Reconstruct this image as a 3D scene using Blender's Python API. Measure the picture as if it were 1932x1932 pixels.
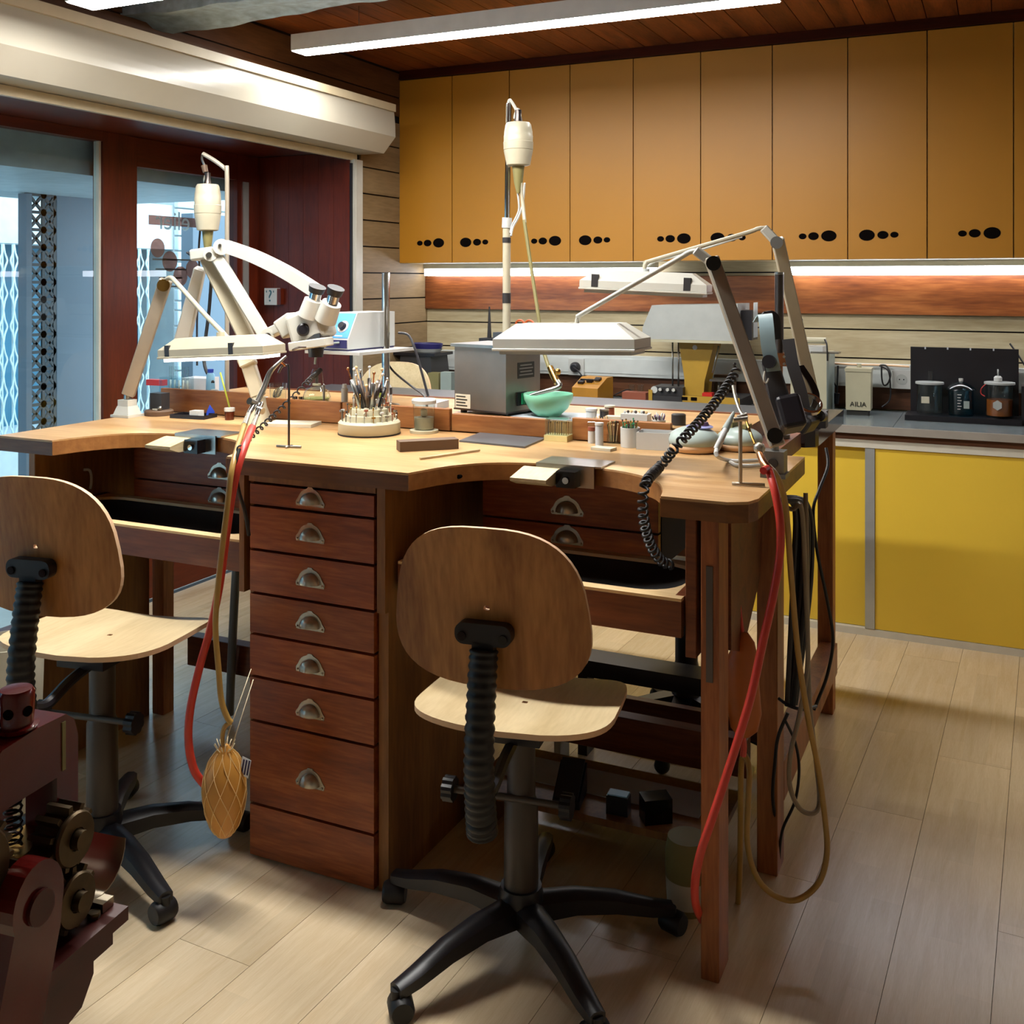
import bpy, bmesh, math, random
from mathutils import Vector, Matrix

for o in list(bpy.data.objects):
    bpy.data.objects.remove(o)
random.seed(7)
R = math.radians
PI = math.pi
scene = bpy.context.scene
COL = scene.collection

# ------------------------------------------------------------------ camera
cam_data = bpy.data.cameras.new('camera')
cam_data.sensor_width = 36.0
cam_data.lens = 36.0 * 1957.0 / 1932.0
cam_data.shift_y = -436.0 / 1932.0
cam_data.clip_start = 0.05
camera = bpy.data.objects.new('camera', cam_data)
COL.objects.link(camera)
camera.location = (0, 0, 1.45)
camera.rotation_euler = (PI / 2, 0, R(25.2))
scene.camera = camera

# ------------------------------------------------------------------ world, exposure
world = bpy.data.worlds.new('daylight')
scene.world = world
world.use_nodes = True
bg = world.node_tree.nodes['Background']
bg.inputs[0].default_value = (0.70, 0.88, 1.0, 1)
bg.inputs[1].default_value = 4.6
scene.view_settings.view_transform = 'Standard'
scene.view_settings.look = 'None'
scene.view_settings.exposure = 0.32
scene.view_settings.gamma = 1.0
scene.view_settings.use_curve_mapping = False
try:
    scene.cycles.use_denoising = True
    scene.cycles.max_bounces = 10
    scene.cycles.transparent_max_bounces = 16
    scene.cycles.sample_clamp_indirect = 6.0
    scene.cycles.caustics_reflective = False
    scene.cycles.caustics_refractive = False
except Exception:
    pass
CEIL_LIGHT = 66.0        # emission of the ceiling light bar before the wall cabinets
BENCH_LIGHT = 108.0      # emission of the bar hanging over the bench
UNDER_LIGHT = 13.0       # emission of the tubes under the wall cabinets
LAMP_LIGHT = 9.0         # emission of the switched-on bench lamp

# ------------------------------------------------------------------ materials
def hexc(h):
    h = h.lstrip('#')
    out = []
    for i in (0, 2, 4):
        c = int(h[i:i + 2], 16) / 255.0
        out.append(c / 12.92 if c <= 0.04045 else ((c + 0.055) / 1.055) ** 2.4)
    return tuple(out) + (1.0,)

MATS = {}
def new_mat(name):
    m = bpy.data.materials.new(name)
    m.use_nodes = True
    MATS[name] = m
    return m, m.node_tree.nodes, m.node_tree.links, m.node_tree.nodes['Principled BSDF']

def mat(name, col, rough=0.5, metal=0.0, spec=0.5, emit=None, es=0.0, trans=0.0, ior=1.45, alpha=1.0, vary=0.06, nscale=14.0, bump=0.0, coat=0.0):
    """plain paint / plastic / metal with a slight procedural unevenness"""
    m, N, L, b = new_mat(name)
    c = hexc(col) if isinstance(col, str) else tuple(col) + (1.0,)
    b.inputs['Roughness'].default_value = rough
    b.inputs['Metallic'].default_value = metal
    b.inputs['Specular IOR Level'].default_value = spec
    b.inputs['IOR'].default_value = ior
    b.inputs['Transmission Weight'].default_value = trans
    b.inputs['Coat Weight'].default_value = coat
    if emit:
        b.inputs['Emission Color'].default_value = hexc(emit)
        b.inputs['Emission Strength'].default_value = es
    tc = N.new('ShaderNodeTexCoord')
    no = N.new('ShaderNodeTexNoise')
    no.inputs['Scale'].default_value = nscale
    no.inputs['Detail'].default_value = 4
    L.new(tc.outputs['Object'], no.inputs['Vector'])
    ra = N.new('ShaderNodeValToRGB')
    ra.color_ramp.elements[0].position = 0.3
    ra.color_ramp.elements[1].position = 0.7
    ra.color_ramp.elements[0].color = tuple(max(0, x * (1 - vary)) for x in c[:3]) + (1,)
    ra.color_ramp.elements[1].color = tuple(min(1, x * (1 + vary)) for x in c[:3]) + (1,)
    L.new(no.outputs['Fac'], ra.inputs['Fac'])
    L.new(ra.outputs['Color'], b.inputs['Base Color'])
    if bump:
        bp = N.new('ShaderNodeBump')
        bp.inputs['Strength'].default_value = bump
        bp.inputs['Distance'].default_value = 0.004
        L.new(no.outputs['Fac'], bp.inputs['Height'])
        L.new(bp.outputs['Normal'], b.inputs['Normal'])
    return m

def wood(name, dark, light, axis='X', rough=0.45, gscale=9.0, stretch=12.0, bump=0.12, coat=0.0, vary=0.0, mid=None, spec=0.4):
    m, N, L, b = new_mat(name)
    tc = N.new('ShaderNodeTexCoord')
    oi = N.new('ShaderNodeObjectInfo')
    mul = N.new('ShaderNodeVectorMath'); mul.operation = 'SCALE'
    add = N.new('ShaderNodeVectorMath'); add.operation = 'ADD'
    cmb = N.new('ShaderNodeCombineXYZ')
    for i in range(3):
        L.new(oi.outputs['Random'], cmb.inputs[i])
    mul.inputs['Scale'].default_value = 13.7
    L.new(cmb.outputs[0], mul.inputs[0])
    L.new(tc.outputs['Object'], add.inputs[0])
    L.new(mul.outputs[0], add.inputs[1])
    mp = N.new('ShaderNodeMapping')
    s = {'X': (1, stretch, stretch), 'Y': (stretch, 1, stretch), 'Z': (stretch, stretch, 1)}[axis]
    mp.inputs['Scale'].default_value = s
    L.new(add.outputs[0], mp.inputs['Vector'])
    no = N.new('ShaderNodeTexNoise')
    no.inputs['Scale'].default_value = gscale / 6.0
    no.inputs['Detail'].default_value = 6
    no.inputs['Distortion'].default_value = 0.9
    L.new(mp.outputs[0], no.inputs['Vector'])
    fine = N.new('ShaderNodeTexNoise')
    fine.inputs['Scale'].default_value = gscale * 1.6
    fine.inputs['Detail'].default_value = 3
    L.new(mp.outputs[0], fine.inputs['Vector'])
    mixf = N.new('ShaderNodeMath'); mixf.operation = 'MULTIPLY_ADD'
    mixf.inputs[1].default_value = 0.35
    L.new(fine.outputs['Fac'], mixf.inputs[0])
    m2 = N.new('ShaderNodeMath'); m2.operation = 'MULTIPLY'; m2.inputs[1].default_value = 0.65
    L.new(no.outputs['Fac'], m2.inputs[0])
    L.new(m2.outputs[0], mixf.inputs[2])
    ra = N.new('ShaderNodeValToRGB')
    ra.color_ramp.elements[0].position = 0.34
    ra.color_ramp.elements[1].position = 0.66
    ra.color_ramp.elements[0].color = hexc(dark)
    ra.color_ramp.elements[1].color = hexc(light)
    if mid:
        e = ra.color_ramp.elements.new(0.5); e.color = hexc(mid)
    L.new(mixf.outputs[0], ra.inputs['Fac'])
    out = ra.outputs['Color']
    if vary:
        hsv = N.new('ShaderNodeHueSaturation')
        mr = N.new('ShaderNodeMapRange')
        mr.inputs['To Min'].default_value = 1 - vary
        mr.inputs['To Max'].default_value = 1 + vary
        L.new(oi.outputs['Random'], mr.inputs['Value'])
        L.new(mr.outputs[0], hsv.inputs['Value'])
        L.new(out, hsv.inputs['Color'])
        out = hsv.outputs['Color']
    L.new(out, b.inputs['Base Color'])
    b.inputs['Roughness'].default_value = rough
    b.inputs['Coat Weight'].default_value = coat
    b.inputs['Specular IOR Level'].default_value = spec
    if bump:
        bp = N.new('ShaderNodeBump')
        bp.inputs['Strength'].default_value = bump
        bp.inputs['Distance'].default_value = 0.002
        L.new(fine.outputs['Fac'], bp.inputs['Height'])
        L.new(bp.outputs['Normal'], b.inputs['Normal'])
    return m

def emitter(name, col, strength):
    m, N, L, b = new_mat(name)
    b.inputs['Base Color'].default_value = (0.9, 0.9, 0.9, 1)
    b.inputs['Emission Color'].default_value = hexc(col)
    b.inputs['Emission Strength'].default_value = strength
    return m

def pane_glass(name, tint=(0.93, 0.97, 1.0), rough=0.01, refl=1.0):
    """thin sheet glass: transparent with Fresnel reflection"""
    m, N, L, b = new_mat(name)
    out = N['Material Output']
    N.remove(b)
    tr = N.new('ShaderNodeBsdfTransparent'); tr.inputs[0].default_value = tint + (1,)
    gl = N.new('ShaderNodeBsdfGlossy'); gl.inputs['Roughness'].default_value = rough
    fr = N.new('ShaderNodeFresnel'); fr.inputs['IOR'].default_value = 1.45
    mu = N.new('ShaderNodeMath'); mu.operation = 'MULTIPLY'; mu.inputs[1].default_value = refl
    mx = N.new('ShaderNodeMixShader')
    ge = N.new('ShaderNodeNewGeometry')          # only the outer face of the sheet mirrors
    inv = N.new('ShaderNodeMath'); inv.operation = 'SUBTRACT'; inv.inputs[0].default_value = 1.0
    fro = N.new('ShaderNodeMath'); fro.operation = 'MULTIPLY'
    L.new(ge.outputs['Backfacing'], inv.inputs[1])
    L.new(fr.outputs[0], mu.inputs[0])
    L.new(mu.outputs[0], fro.inputs[0])
    L.new(inv.outputs[0], fro.inputs[1])
    L.new(fro.outputs[0], mx.inputs[0])
    L.new(tr.outputs[0], mx.inputs[1])
    L.new(gl.outputs[0], mx.inputs[2])
    L.new(mx.outputs[0], out.inputs['Surface'])
    return m

def M(n):
    return MATS[n]

# setting
wood('floor_wood', '#d2ba95', '#e0ccab', 'Y', rough=0.24, gscale=22, stretch=14, bump=0.03, vary=0.05, spec=0.5)
wood('ceiling_wood', '#5a2b10', '#9c5426', 'Y', rough=0.4, gscale=10, stretch=10, bump=0.08, vary=0.14)
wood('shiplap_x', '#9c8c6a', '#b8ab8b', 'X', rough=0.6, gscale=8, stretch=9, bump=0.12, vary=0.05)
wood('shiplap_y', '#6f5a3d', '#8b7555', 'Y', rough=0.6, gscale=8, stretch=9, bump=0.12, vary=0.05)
wood('shiplap_y_shaded', '#472913', '#6b4425', 'Y', rough=0.55, gscale=8, stretch=9, bump=0.12, vary=0.08)  # darker copy of the left-wall boards: shade above the shutter box put into the colour
wood('crown_wood', '#2a0d05', '#4a1b0c', 'X', rough=0.4)
wood('mahogany', '#451508', '#64240f', 'Z', rough=0.32, gscale=8, stretch=8, bump=0.04)
wood('mahogany_y', '#451508', '#64240f', 'Y', rough=0.32, gscale=8, stretch=8, bump=0.04)
wood('splash_wood', '#4c2410', '#8a5228', 'X', rough=0.3, gscale=7, stretch=9, bump=0.05, mid='#6d3a1a')
wood('kerb_wood', '#4a2a16', '#6a4024', 'X', rough=0.5)
mat('plaster', '#c9c2b2', 0.85, bump=0.1)
mat('shutter_box', '#aea899', 0.22, vary=0.05, nscale=3)
mat('shutter_rail', '#bfb193', 0.4)
mat('off_white', '#b8b6ac', 0.4)
mat('white_trunking', '#c3c8c6', 0.35)
mat('beam_paint', '#aec4d0', 0.6, bump=0.9, nscale=22, vary=0.25)  # pale paint; the blue cast of the daylight is put into the colour
mat('dark_gap', '#150a06', 0.8)
mat('mustard', '#ad761e', 0.42, vary=0.03, nscale=3)
mat('yellow', '#e4bf40', 0.36, vary=0.02, nscale=3)
mat('carcass', '#c9bb94', 0.6)
mat('hole_black', '#0b0706', 0.9, spec=0.05)
mat('counter_grey', '#6d7678', 0.22, vary=0.12, nscale=26)
mat('counter_edge', '#9a938a', 0.35)
mat('pale_trim', '#cfcabb', 0.4)
mat('steel_trim', '#b9bdbb', 0.35, metal=0.6)
mat('fixture_white', '#d8d8d6', 0.4)
emitter('tube_light', '#fdfbf6', CEIL_LIGHT)
emitter('bench_light', '#fdfbf6', BENCH_LIGHT)
emitter('under_tube', '#eef4ff', UNDER_LIGHT)
emitter('lamp_tube', '#fff6e6', LAMP_LIGHT)
pane_glass('window_glass', (0.86, 0.94, 0.98))
# bench
wood('bench_top', '#a3794a', '#c5a274', 'X', rough=0.33, gscale=7, stretch=9, bump=0.05)
wood('bench_edge', '#4b2b13', '#7a4d24', 'X', rough=0.4, gscale=8, stretch=9)
wood('cut_edge', '#7d4e22', '#a8713a', 'X', rough=0.6, gscale=14, stretch=2, bump=0.6)
wood('drawer_wood', '#6a2c13', '#ac6231', 'X', rough=0.36, gscale=9, stretch=9, bump=0.06, vary=0.16, mid='#8b451f')
wood('carcass_wood', '#68401d', '#936331', 'Z', rough=0.5, gscale=7, stretch=8)
wood('leg_wood', '#733a18', '#aa6839', 'Z', rough=0.45, gscale=9, stretch=10, vary=0.1)
wood('rail_wood', '#50240f', '#7b4320', 'X', rough=0.45, gscale=9, stretch=10)
wood('ledge_wood', '#7b4721', '#a66f3e', 'X', rough=0.45, gscale=9, stretch=8, vary=0.1)
wood('pale_wood', '#c9a876', '#e2c79a', 'X', rough=0.5, gscale=9, stretch=8)
wood('pin_wood', '#a8946f', '#c9b994', 'Y', rough=0.6, gscale=12, stretch=6)
wood('ply_back_shaded', '#7d4a22', '#b97f45', 'Z', rough=0.38, gscale=7, stretch=9, bump=0.03)  # same plywood as the seat, with the backrest's shade put into the colour
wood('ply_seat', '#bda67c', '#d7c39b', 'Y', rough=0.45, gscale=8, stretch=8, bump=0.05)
mat('ply_edge', '#d9b48f', 0.5)
mat('leather_black', '#0a0809', 0.55, bump=0.2)
mat('dark_top', '#2a2220', 0.12, vary=0.1)
mat('rear_lino', '#4c4f52', 0.3, vary=0.15)
mat('inox', '#857e76', 0.34, metal=0.85, vary=0.15, nscale=6)
mat('nickel', '#b5b0a2', 0.26, metal=0.7, vary=0.08, nscale=30)
mat('steel', '#9d9d98', 0.28, metal=1.0, vary=0.1, nscale=20)
mat('brushed', '#a89d8c', 0.4, metal=0.45, vary=0.15, nscale=8)
mat('chrome', '#dcdcdc', 0.08, metal=1.0)
mat('dark_steel', '#5a5350', 0.35, metal=1.0)
mat('brass', '#b58f4c', 0.25, metal=1.0)
mat('copper', '#a8704c', 0.25, metal=1.0)
mat('white_paint', '#b9b7ad', 0.35, vary=0.04)
mat('cream_paint', '#b0a892', 0.38, vary=0.06)
mat('cream_plastic', '#b2ac92', 0.4, vary=0.05)
mat('white_plastic', '#bcbdba', 0.35, vary=0.03)
mat('grey_white', '#a6a9a6', 0.38)
mat('black_plastic', '#17151a', 0.38, vary=0.15)
mat('black_rubber', '#100e10', 0.5, vary=0.2)
mat('black_gloss', '#0e0c0e', 0.15)
mat('charcoal', '#2d2b2c', 0.45)
mat('grey_metal', '#6b6a67', 0.4, metal=0.3)
mat('column_grey', '#443c36', 0.42, metal=0.2)
mat('grey_plastic', '#8e9a95', 0.4)
mat('blue_panel', '#4d8fd6', 0.4)
mat('navy', '#23215a', 0.4)
mat('blue', '#2340a8', 0.4)
mat('green_switch', '#1f8a5c', 0.35)
mat('red_plastic', '#b5241c', 0.4)
mat('orange_plastic', '#d0602c', 0.4)
mat('jade', '#86cfae', 0.28, vary=0.03)
mat('paper', '#b4bac2', 0.8, vary=0.04)
mat('paper_warm', '#bfb8a4', 0.8, vary=0.05)
mat('red_hose', '#c0392c', 0.38, vary=0.08)
mat('tan_hose', '#a88444', 0.35, vary=0.1)
mat('grey_hose', '#8a7c68', 0.4, vary=0.1)
mat('rubber_amber', '#c48a3c', 0.4, vary=0.15, nscale=9)
mat('rubber_orange', '#a85a22', 0.4, vary=0.15, nscale=9)
mat('net_cord', '#e6c489', 0.7)
mat('string', '#d8c9a8', 0.8)
mat('mill_red', '#560f0b', 0.2, vary=0.18, nscale=9, coat=0.3)
mat('mill_red_dull', '#46150f', 0.35, vary=0.2, nscale=12)
mat('gear_steel', '#54452f', 0.4, metal=0.75, vary=0.25, nscale=30)
mat('bolt_steel', '#a59a86', 0.3, metal=1.0)
mat('machine_gold', '#a8842e', 0.4, vary=0.08)
mat('amber_box', '#a87420', 0.4, vary=0.08)
mat('ink', '#20201c', 0.6)
mat('brown_glass', '#4a1c0c', 0.12, vary=0.2)
mat('olive', '#7c7448', 0.5)
mat('stone_dark', '#5c4634', 0.55)
mat('slate', '#4f5256', 0.35, vary=0.15)
mat('terracotta', '#8a4a34', 0.6)
mat('amber_liquid', '#85481c', 0.15)
mat('grey_liquid', '#8d8876', 0.4)
mat('eyecup', '#1b191b', 0.5)
mat('mint_white', '#a9b8b3', 0.32, vary=0.03)
mat('lilac', '#8f93c8', 0.35)
mat('mauve', '#5a4668', 0.4)
mat('pale_blue', '#7fb4d4', 0.4)
mat('strap_grey', '#7e9297', 0.4)
pane_glass('clear_glass', (0.95, 0.98, 0.97), refl=1.6)
pane_glass('acrylic', (0.90, 0.94, 0.95), refl=1.8, rough=0.05)
pane_glass('smoke_glass', (0.62, 0.66, 0.62), refl=1.6)
pane_glass('blue_glass', (0.55, 0.80, 0.86), refl=1.8)
pane_glass('amber_glass', (0.75, 0.42, 0.20), refl=1.6)
# outside
mat('facade_white', '#cfd8da', 0.8, bump=0.2)
mat('stone_white', '#c3cbcd', 0.8, bump=0.5, nscale=12)
mat('grey_blue', '#68727c', 0.5, vary=0.05, nscale=2)
mat('soffit_grey', '#a3b0b4', 0.5, vary=0.08)
mat('gate_white', '#d4e2e2', 0.4)
mat('shop_dark', '#35606a', 0.3)
mat('shop_teal', '#2a7894', 0.3, vary=0.2, nscale=1.5)
mat('screen_dark', '#3c3936', 0.45)
mat('pavement', '#b9b7b0', 0.8, bump=0.3)
def film(name, col, clear):
    m, N, L, b = new_mat(name)
    b.inputs['Base Color'].default_value = hexc(col)
    b.inputs['Roughness'].default_value = 0.6
    tl_ = N.new('ShaderNodeBsdfTranslucent'); tl_.inputs[0].default_value = hexc(col)
    mx = N.new('ShaderNodeMixShader'); mx.inputs[0].default_value = 0.7
    L.new(b.outputs[0], mx.inputs[1]); L.new(tl_.outputs[0], mx.inputs[2])
    tp_ = N.new('ShaderNodeBsdfTransparent'); tp_.inputs[0].default_value = hexc(col)
    m3 = N.new('ShaderNodeMixShader'); m3.inputs[0].default_value = clear
    L.new(mx.outputs[0], m3.inputs[1]); L.new(tp_.outputs[0], m3.inputs[2])
    L.new(m3.outputs[0], N['Material Output'].inputs['Surface'])
film('vinyl_mauve', '#cfaaa0', 0.65)
film('vinyl_white', '#eef2f2', 0.0)

# ------------------------------------------------------------------ mesh helpers
def v3(p):
    return Vector(p)

def smooth_path(pts, n=6):
    """Catmull-Rom through the points"""
    P = [Vector(p) for p in pts]
    if len(P) < 3:
        return P
    out = []
    for i in range(len(P) - 1):
        p0 = P[max(i - 1, 0)]; p1 = P[i]; p2 = P[i + 1]; p3 = P[min(i + 2, len(P) - 1)]
        for k in range(n):
            t = k / n
            out.append(0.5 * ((2 * p1) + (-p0 + p2) * t + (2 * p0 - 5 * p1 + 4 * p2 - p3) * t * t + (-p0 + 3 * p1 - 3 * p2 + p3) * t ** 3))
    out.append(P[-1])
    return out

class B:
    def __init__(s):
        s.bm = bmesh.new()
        s.mx = Matrix.Identity(4)
    def vert(s, p):
        return s.bm.verts.new(s.mx @ Vector(p))
    def face(s, vs, smooth=False):
        try:
            f = s.bm.faces.new(vs)
            f.smooth = smooth
            return f
        except ValueError:
            return None
    def box(s, c, d, rot=None, taper=None):
        """centre, full size; taper = (tx, ty) scale of the top face"""
        c = Vector(c); h = Vector(d) / 2
        tx, ty = taper or (1, 1)
        vs = []
        for z in (-1, 1):
            k = (tx, ty) if z > 0 else (1, 1)
            for x, y in ((-1, -1), (1, -1), (1, 1), (-1, 1)):
                p = Vector((x * h.x * k[0], y * h.y * k[1], z * h.z))
                if rot is not None:
                    p = rot @ p
                vs.append(s.vert(c + p))
        for q in ((3, 2, 1, 0), (4, 5, 6, 7), (0, 1, 5, 4), (1, 2, 6, 5), (2, 3, 7, 6), (3, 0, 4, 7)):
            s.face([vs[i] for i in q])
        return s
    def mm(s, a, b):
        """box from min/max corners"""
        a = Vector(a); b = Vector(b)
        return s.box((a + b) / 2, (abs(b.x - a.x), abs(b.y - a.y), abs(b.z - a.z)))
    def bar(s, p0, p1, w, h, up=(0, 0, 1), w1=None, h1=None):
        """rectangular bar from p0 to p1, width w (sideways), height h (along up)"""
        p0 = Vector(p0); p1 = Vector(p1)
        d = (p1 - p0).normalized(); up = Vector(up)
        side = d.cross(up)
        if side.length < 1e-5:
            side = d.cross(Vector((1, 0, 0)))
        side.normalize(); u = side.cross(d).normalized()
        w1 = w if w1 is None else w1; h1 = h if h1 is None else h1
        r = []
        for p, a, b in ((p0, w, h), (p1, w1, h1)):
            r.append([s.vert(p + side * a / 2 * i + u * b / 2 * j) for i, j in ((-1, -1), (1, -1), (1, 1), (-1, 1))])
        s.face(r[0][::-1]); s.face(r[1])
        for i in range(4):
            j = (i + 1) % 4
            s.face([r[0][i], r[0][j], r[1][j], r[1][i]])
        return s
    def cyl(s, p0, p1, r0, r1=None, seg=14, cap=True):
        r1 = r0 if r1 is None else r1
        p0 = Vector(p0); p1 = Vector(p1)
        d = (p1 - p0).normalized()
        a = d.orthogonal().normalized(); b = d.cross(a)
        rings = []
        for p, r in ((p0, r0), (p1, r1)):
            rings.append([s.vert(p + (a * math.cos(2 * PI * i / seg) + b * math.sin(2 * PI * i / seg)) * r) for i in range(seg)])
        for i in range(seg):
            j = (i + 1) % seg
            s.face([rings[0][i], rings[0][j], rings[1][j], rings[1][i]], True)
        if cap:
            s.face(rings[0][::-1]); s.face(rings[1])
        return s
    def tube(s, pts, r, seg=8, n=6, smooth=True, cap=True):
        P = smooth_path(pts, n) if smooth else [Vector(p) for p in pts]
        k = len(P)
        rr = r if callable(r) else (lambda t: r)
        rings = []
        t0 = (P[1] - P[0]).normalized()
        a = t0.orthogonal().normalized()
        for i in range(k):
            t = (P[min(i + 1, k - 1)] - P[max(i - 1, 0)])
            t = t.normalized() if t.length > 1e-9 else t0
            a = (a - t * a.dot(t))
            a = a.normalized() if a.length > 1e-6 else t.orthogonal().normalized()
            b = t.cross(a)
            q = rr(i / (k - 1))
            rings.append([s.vert(P[i] + (a * math.cos(2 * PI * j / seg) + b * math.sin(2 * PI * j / seg)) * q) for j in range(seg)])
        for i in range(k - 1):
            for j in range(seg):
                l = (j + 1) % seg
                s.face([rings[i][j], rings[i][l], rings[i + 1][l], rings[i + 1][j]], True)
        if cap:
            s.face(rings[0][::-1]); s.face(rings[-1])
        return s
    def coil(s, pts, r_coil, r_wire, turns, seg=5, per=10):
        """helix wound along a path"""
        P = smooth_path(pts, 8)
        L = [0.0]
        for i in range(1, len(P)):
            L.append(L[-1] + (P[i] - P[i - 1]).length)
        total = L[-1]
        n = int(turns * per)
        out = []
        a = (P[1] - P[0]).normalized().orthogonal().normalized()
        j = 0
        for i in range(n + 1):
            d = total * i / n
            while j < len(P) - 2 and L[j + 1] < d:
                j += 1
            f = (d - L[j]) / max(L[j + 1] - L[j], 1e-9)
            p = P[j].lerp(P[j + 1], f)
            t = (P[j + 1] - P[j]).normalized()
            a = (a - t * a.dot(t)).normalized()
            b = t.cross(a)
            w = 2 * PI * i / per
            out.append(p + (a * math.cos(w) + b * math.sin(w)) * r_coil)
        return s.tube(out, r_wire, seg=seg, smooth=False)
    def lathe(s, prof, c=(0, 0, 0), seg=20, cap=True, axis=None):
        """profile list of (radius, height) turned about z (or about axis)"""
        c = Vector(c)
        if axis is None:
            ex, ey, ez = Vector((1, 0, 0)), Vector((0, 1, 0)), Vector((0, 0, 1))
        else:
            ez = Vector(axis).normalized(); ex = ez.orthogonal().normalized(); ey = ez.cross(ex)
        rings = []
        for r, z in prof:
            if r < 1e-6:
                rings.append([s.vert(c + ez * z)])
            else:
                rings.append([s.vert(c + (ex * math.cos(2 * PI * i / seg) + ey * math.sin(2 * PI * i / seg)) * r + ez * z) for i in range(seg)])
        for a, b in zip(rings, rings[1:]):
            for i in range(seg):
                j = (i + 1) % seg
                if len(a) == 1 and len(b) == 1:
                    continue
                if len(a) == 1:
                    s.face([a[0], b[j], b[i]], True)
                elif len(b) == 1:
                    s.face([a[i], a[j], b[0]], True)
                else:
                    s.face([a[i], a[j], b[j], b[i]], True)
        if cap:
            if len(rings[0]) > 1:
                s.face(rings[0][::-1])
            if len(rings[-1]) > 1:
                s.face(rings[-1])
        return s
    def prism(s, poly, z0, z1, frame=None):
        """2-D outline (counter-clockwise) extruded along the third axis; frame = (o, ex, ey, ez)"""
        if frame is None:
            o, ex, ey, ez = Vector((0, 0, 0)), Vector((1, 0, 0)), Vector((0, 1, 0)), Vector((0, 0, 1))
        else:
            o, ex, ey, ez = [Vector(q) for q in frame]
        lo = [s.vert(o + ex * x + ey * y + ez * z0) for x, y in poly]
        hi = [s.vert(o + ex * x + ey * y + ez * z1) for x, y in poly]
        s.face(lo[::-1]); s.face(hi)
        n = len(poly)
        for i in range(n):
            j = (i + 1) % n
            s.face([lo[i], lo[j], hi[j], hi[i]])
        return s
    def sphere(s, c, r, seg=14, rings=8, sc=(1, 1, 1), z0=-1.0, z1=1.0):
        a0 = math.asin(max(-1, z0)); a1 = math.asin(min(1, z1))
        prof = []
        c = Vector(c)
        rr = []
        for i in range(rings + 1):
            a = a0 + (a1 - a0) * i / rings
            q, z = math.cos(a) * r, math.sin(a) * r
            if q < 1e-5:
                rr.append([s.vert(c + Vector((0, 0, z * sc[2])))])
            else:
                rr.append([s.vert(c + Vector((q * math.cos(2 * PI * j / seg) * sc[0], q * math.sin(2 * PI * j / seg) * sc[1], z * sc[2]))) for j in range(seg)])
        for a, b in zip(rr, rr[1:]):
            for i in range(seg):
                j = (i + 1) % seg
                if len(a) == 1:
                    s.face([a[0], b[j], b[i]], True)
                elif len(b) == 1:
                    s.face([a[i], a[j], b[0]], True)
                else:
                    s.face([a[i], a[j], b[j], b[i]], True)
        return s
    def grid(s, f, nu, nv, th=0.0, nrm=None):
        """surface f(u,v); th > 0 gives it thickness along nrm(u,v)"""
        top = [[s.vert(f(i / nu, j / nv)) for j in range(nv + 1)] for i in range(nu + 1)]
        for i in range(nu):
            for j in range(nv):
                s.face([top[i][j], top[i + 1][j], top[i + 1][j + 1], top[i][j + 1]], True)
        if th:
            bot = [[s.vert(Vector(f(i / nu, j / nv)) - Vector(nrm(i / nu, j / nv)) * th) for j in range(nv + 1)] for i in range(nu + 1)]
            for i in range(nu):
                for j in range(nv):
                    s.face([bot[i][j + 1], bot[i + 1][j + 1], bot[i + 1][j], bot[i][j]], True)
            rim = [(i, 0) for i in range(nu)] + [(nu, j) for j in range(nv)] + [(i, nv) for i in range(nu, 0, -1)] + [(0, j) for j in range(nv, 0, -1)]
            for a, b in zip(rim, rim[1:] + rim[:1]):
                s.face([top[b[0]][b[1]], top[a[0]][a[1]], bot[a[0]][a[1]], bot[b[0]][b[1]]], False).material_index = 1
        return s
    def mesh(s, name, sharp=38, bevel=0.0, bseg=1):
        bm = s.bm
        if bevel:
            ed = [e for e in bm.edges if len(e.link_faces) == 2 and e.calc_face_angle(0) > R(30)]
            bmesh.ops.bevel(bm, geom=ed, offset=bevel, segments=bseg, affect='EDGES', profile=0.5, clamp_overlap=True)
        bmesh.ops.recalc_face_normals(bm, faces=bm.faces)
        for e in bm.edges:
            if len(e.link_faces) == 2:
                e.smooth = e.calc_face_angle(0) < R(sharp)
        me = bpy.data.meshes.new(name)
        bm.to_mesh(me)
        bm.free()
        return me
    def build(s, name, material, parent=None, loc=(0, 0, 0), rz=0.0, bevel=0.0, bseg=1, sharp=38, world=False):
        """one mesh object.  world=True: vertices are world coordinates"""
        if world:
            if parent is not None:
                inv = world_of(parent).inverted()
                bmesh.ops.transform(s.bm, matrix=inv, verts=s.bm.verts)
            elif any(loc) or rz:
                inv = (Matrix.Translation(loc) @ Matrix.Rotation(rz, 4, 'Z')).inverted()
                bmesh.ops.transform(s.bm, matrix=inv, verts=s.bm.verts)
        me = s.mesh(name, sharp, bevel, bseg)
        me.materials.append(M(material) if isinstance(material, str) else material)
        o = bpy.data.objects.new(name, me)
        COL.objects.link(o)
        if parent is not None:
            o.parent = parent
        o.location = loc
        o.rotation_euler = (0, 0, rz)
        return o

def world_of(o):
    m = Matrix.Translation(o.location) @ o.rotation_euler.to_matrix().to_4x4()
    return world_of(o.parent) @ m if o.parent else m

def thing(name, label, cat, loc=(0, 0, 0), rz=0.0, group=None):
    o = bpy.data.objects.new(name, None)
    o.empty_display_size = 0.05
    COL.objects.link(o)
    o.location = loc
    o.rotation_euler = (0, 0, rz)
    return tag(o, label, cat, group)

def tag(o, label, cat, group=None, kind=None):
    o['label'] = label
    o['category'] = cat
    if group:
        o['group'] = group
    if kind:
        o['kind'] = kind
    return o

def struct(o, label=None, cat=None):
    o['kind'] = 'structure'
    if label:
        o['label'] = label
        o['category'] = cat or 'structure'
    return o

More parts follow.
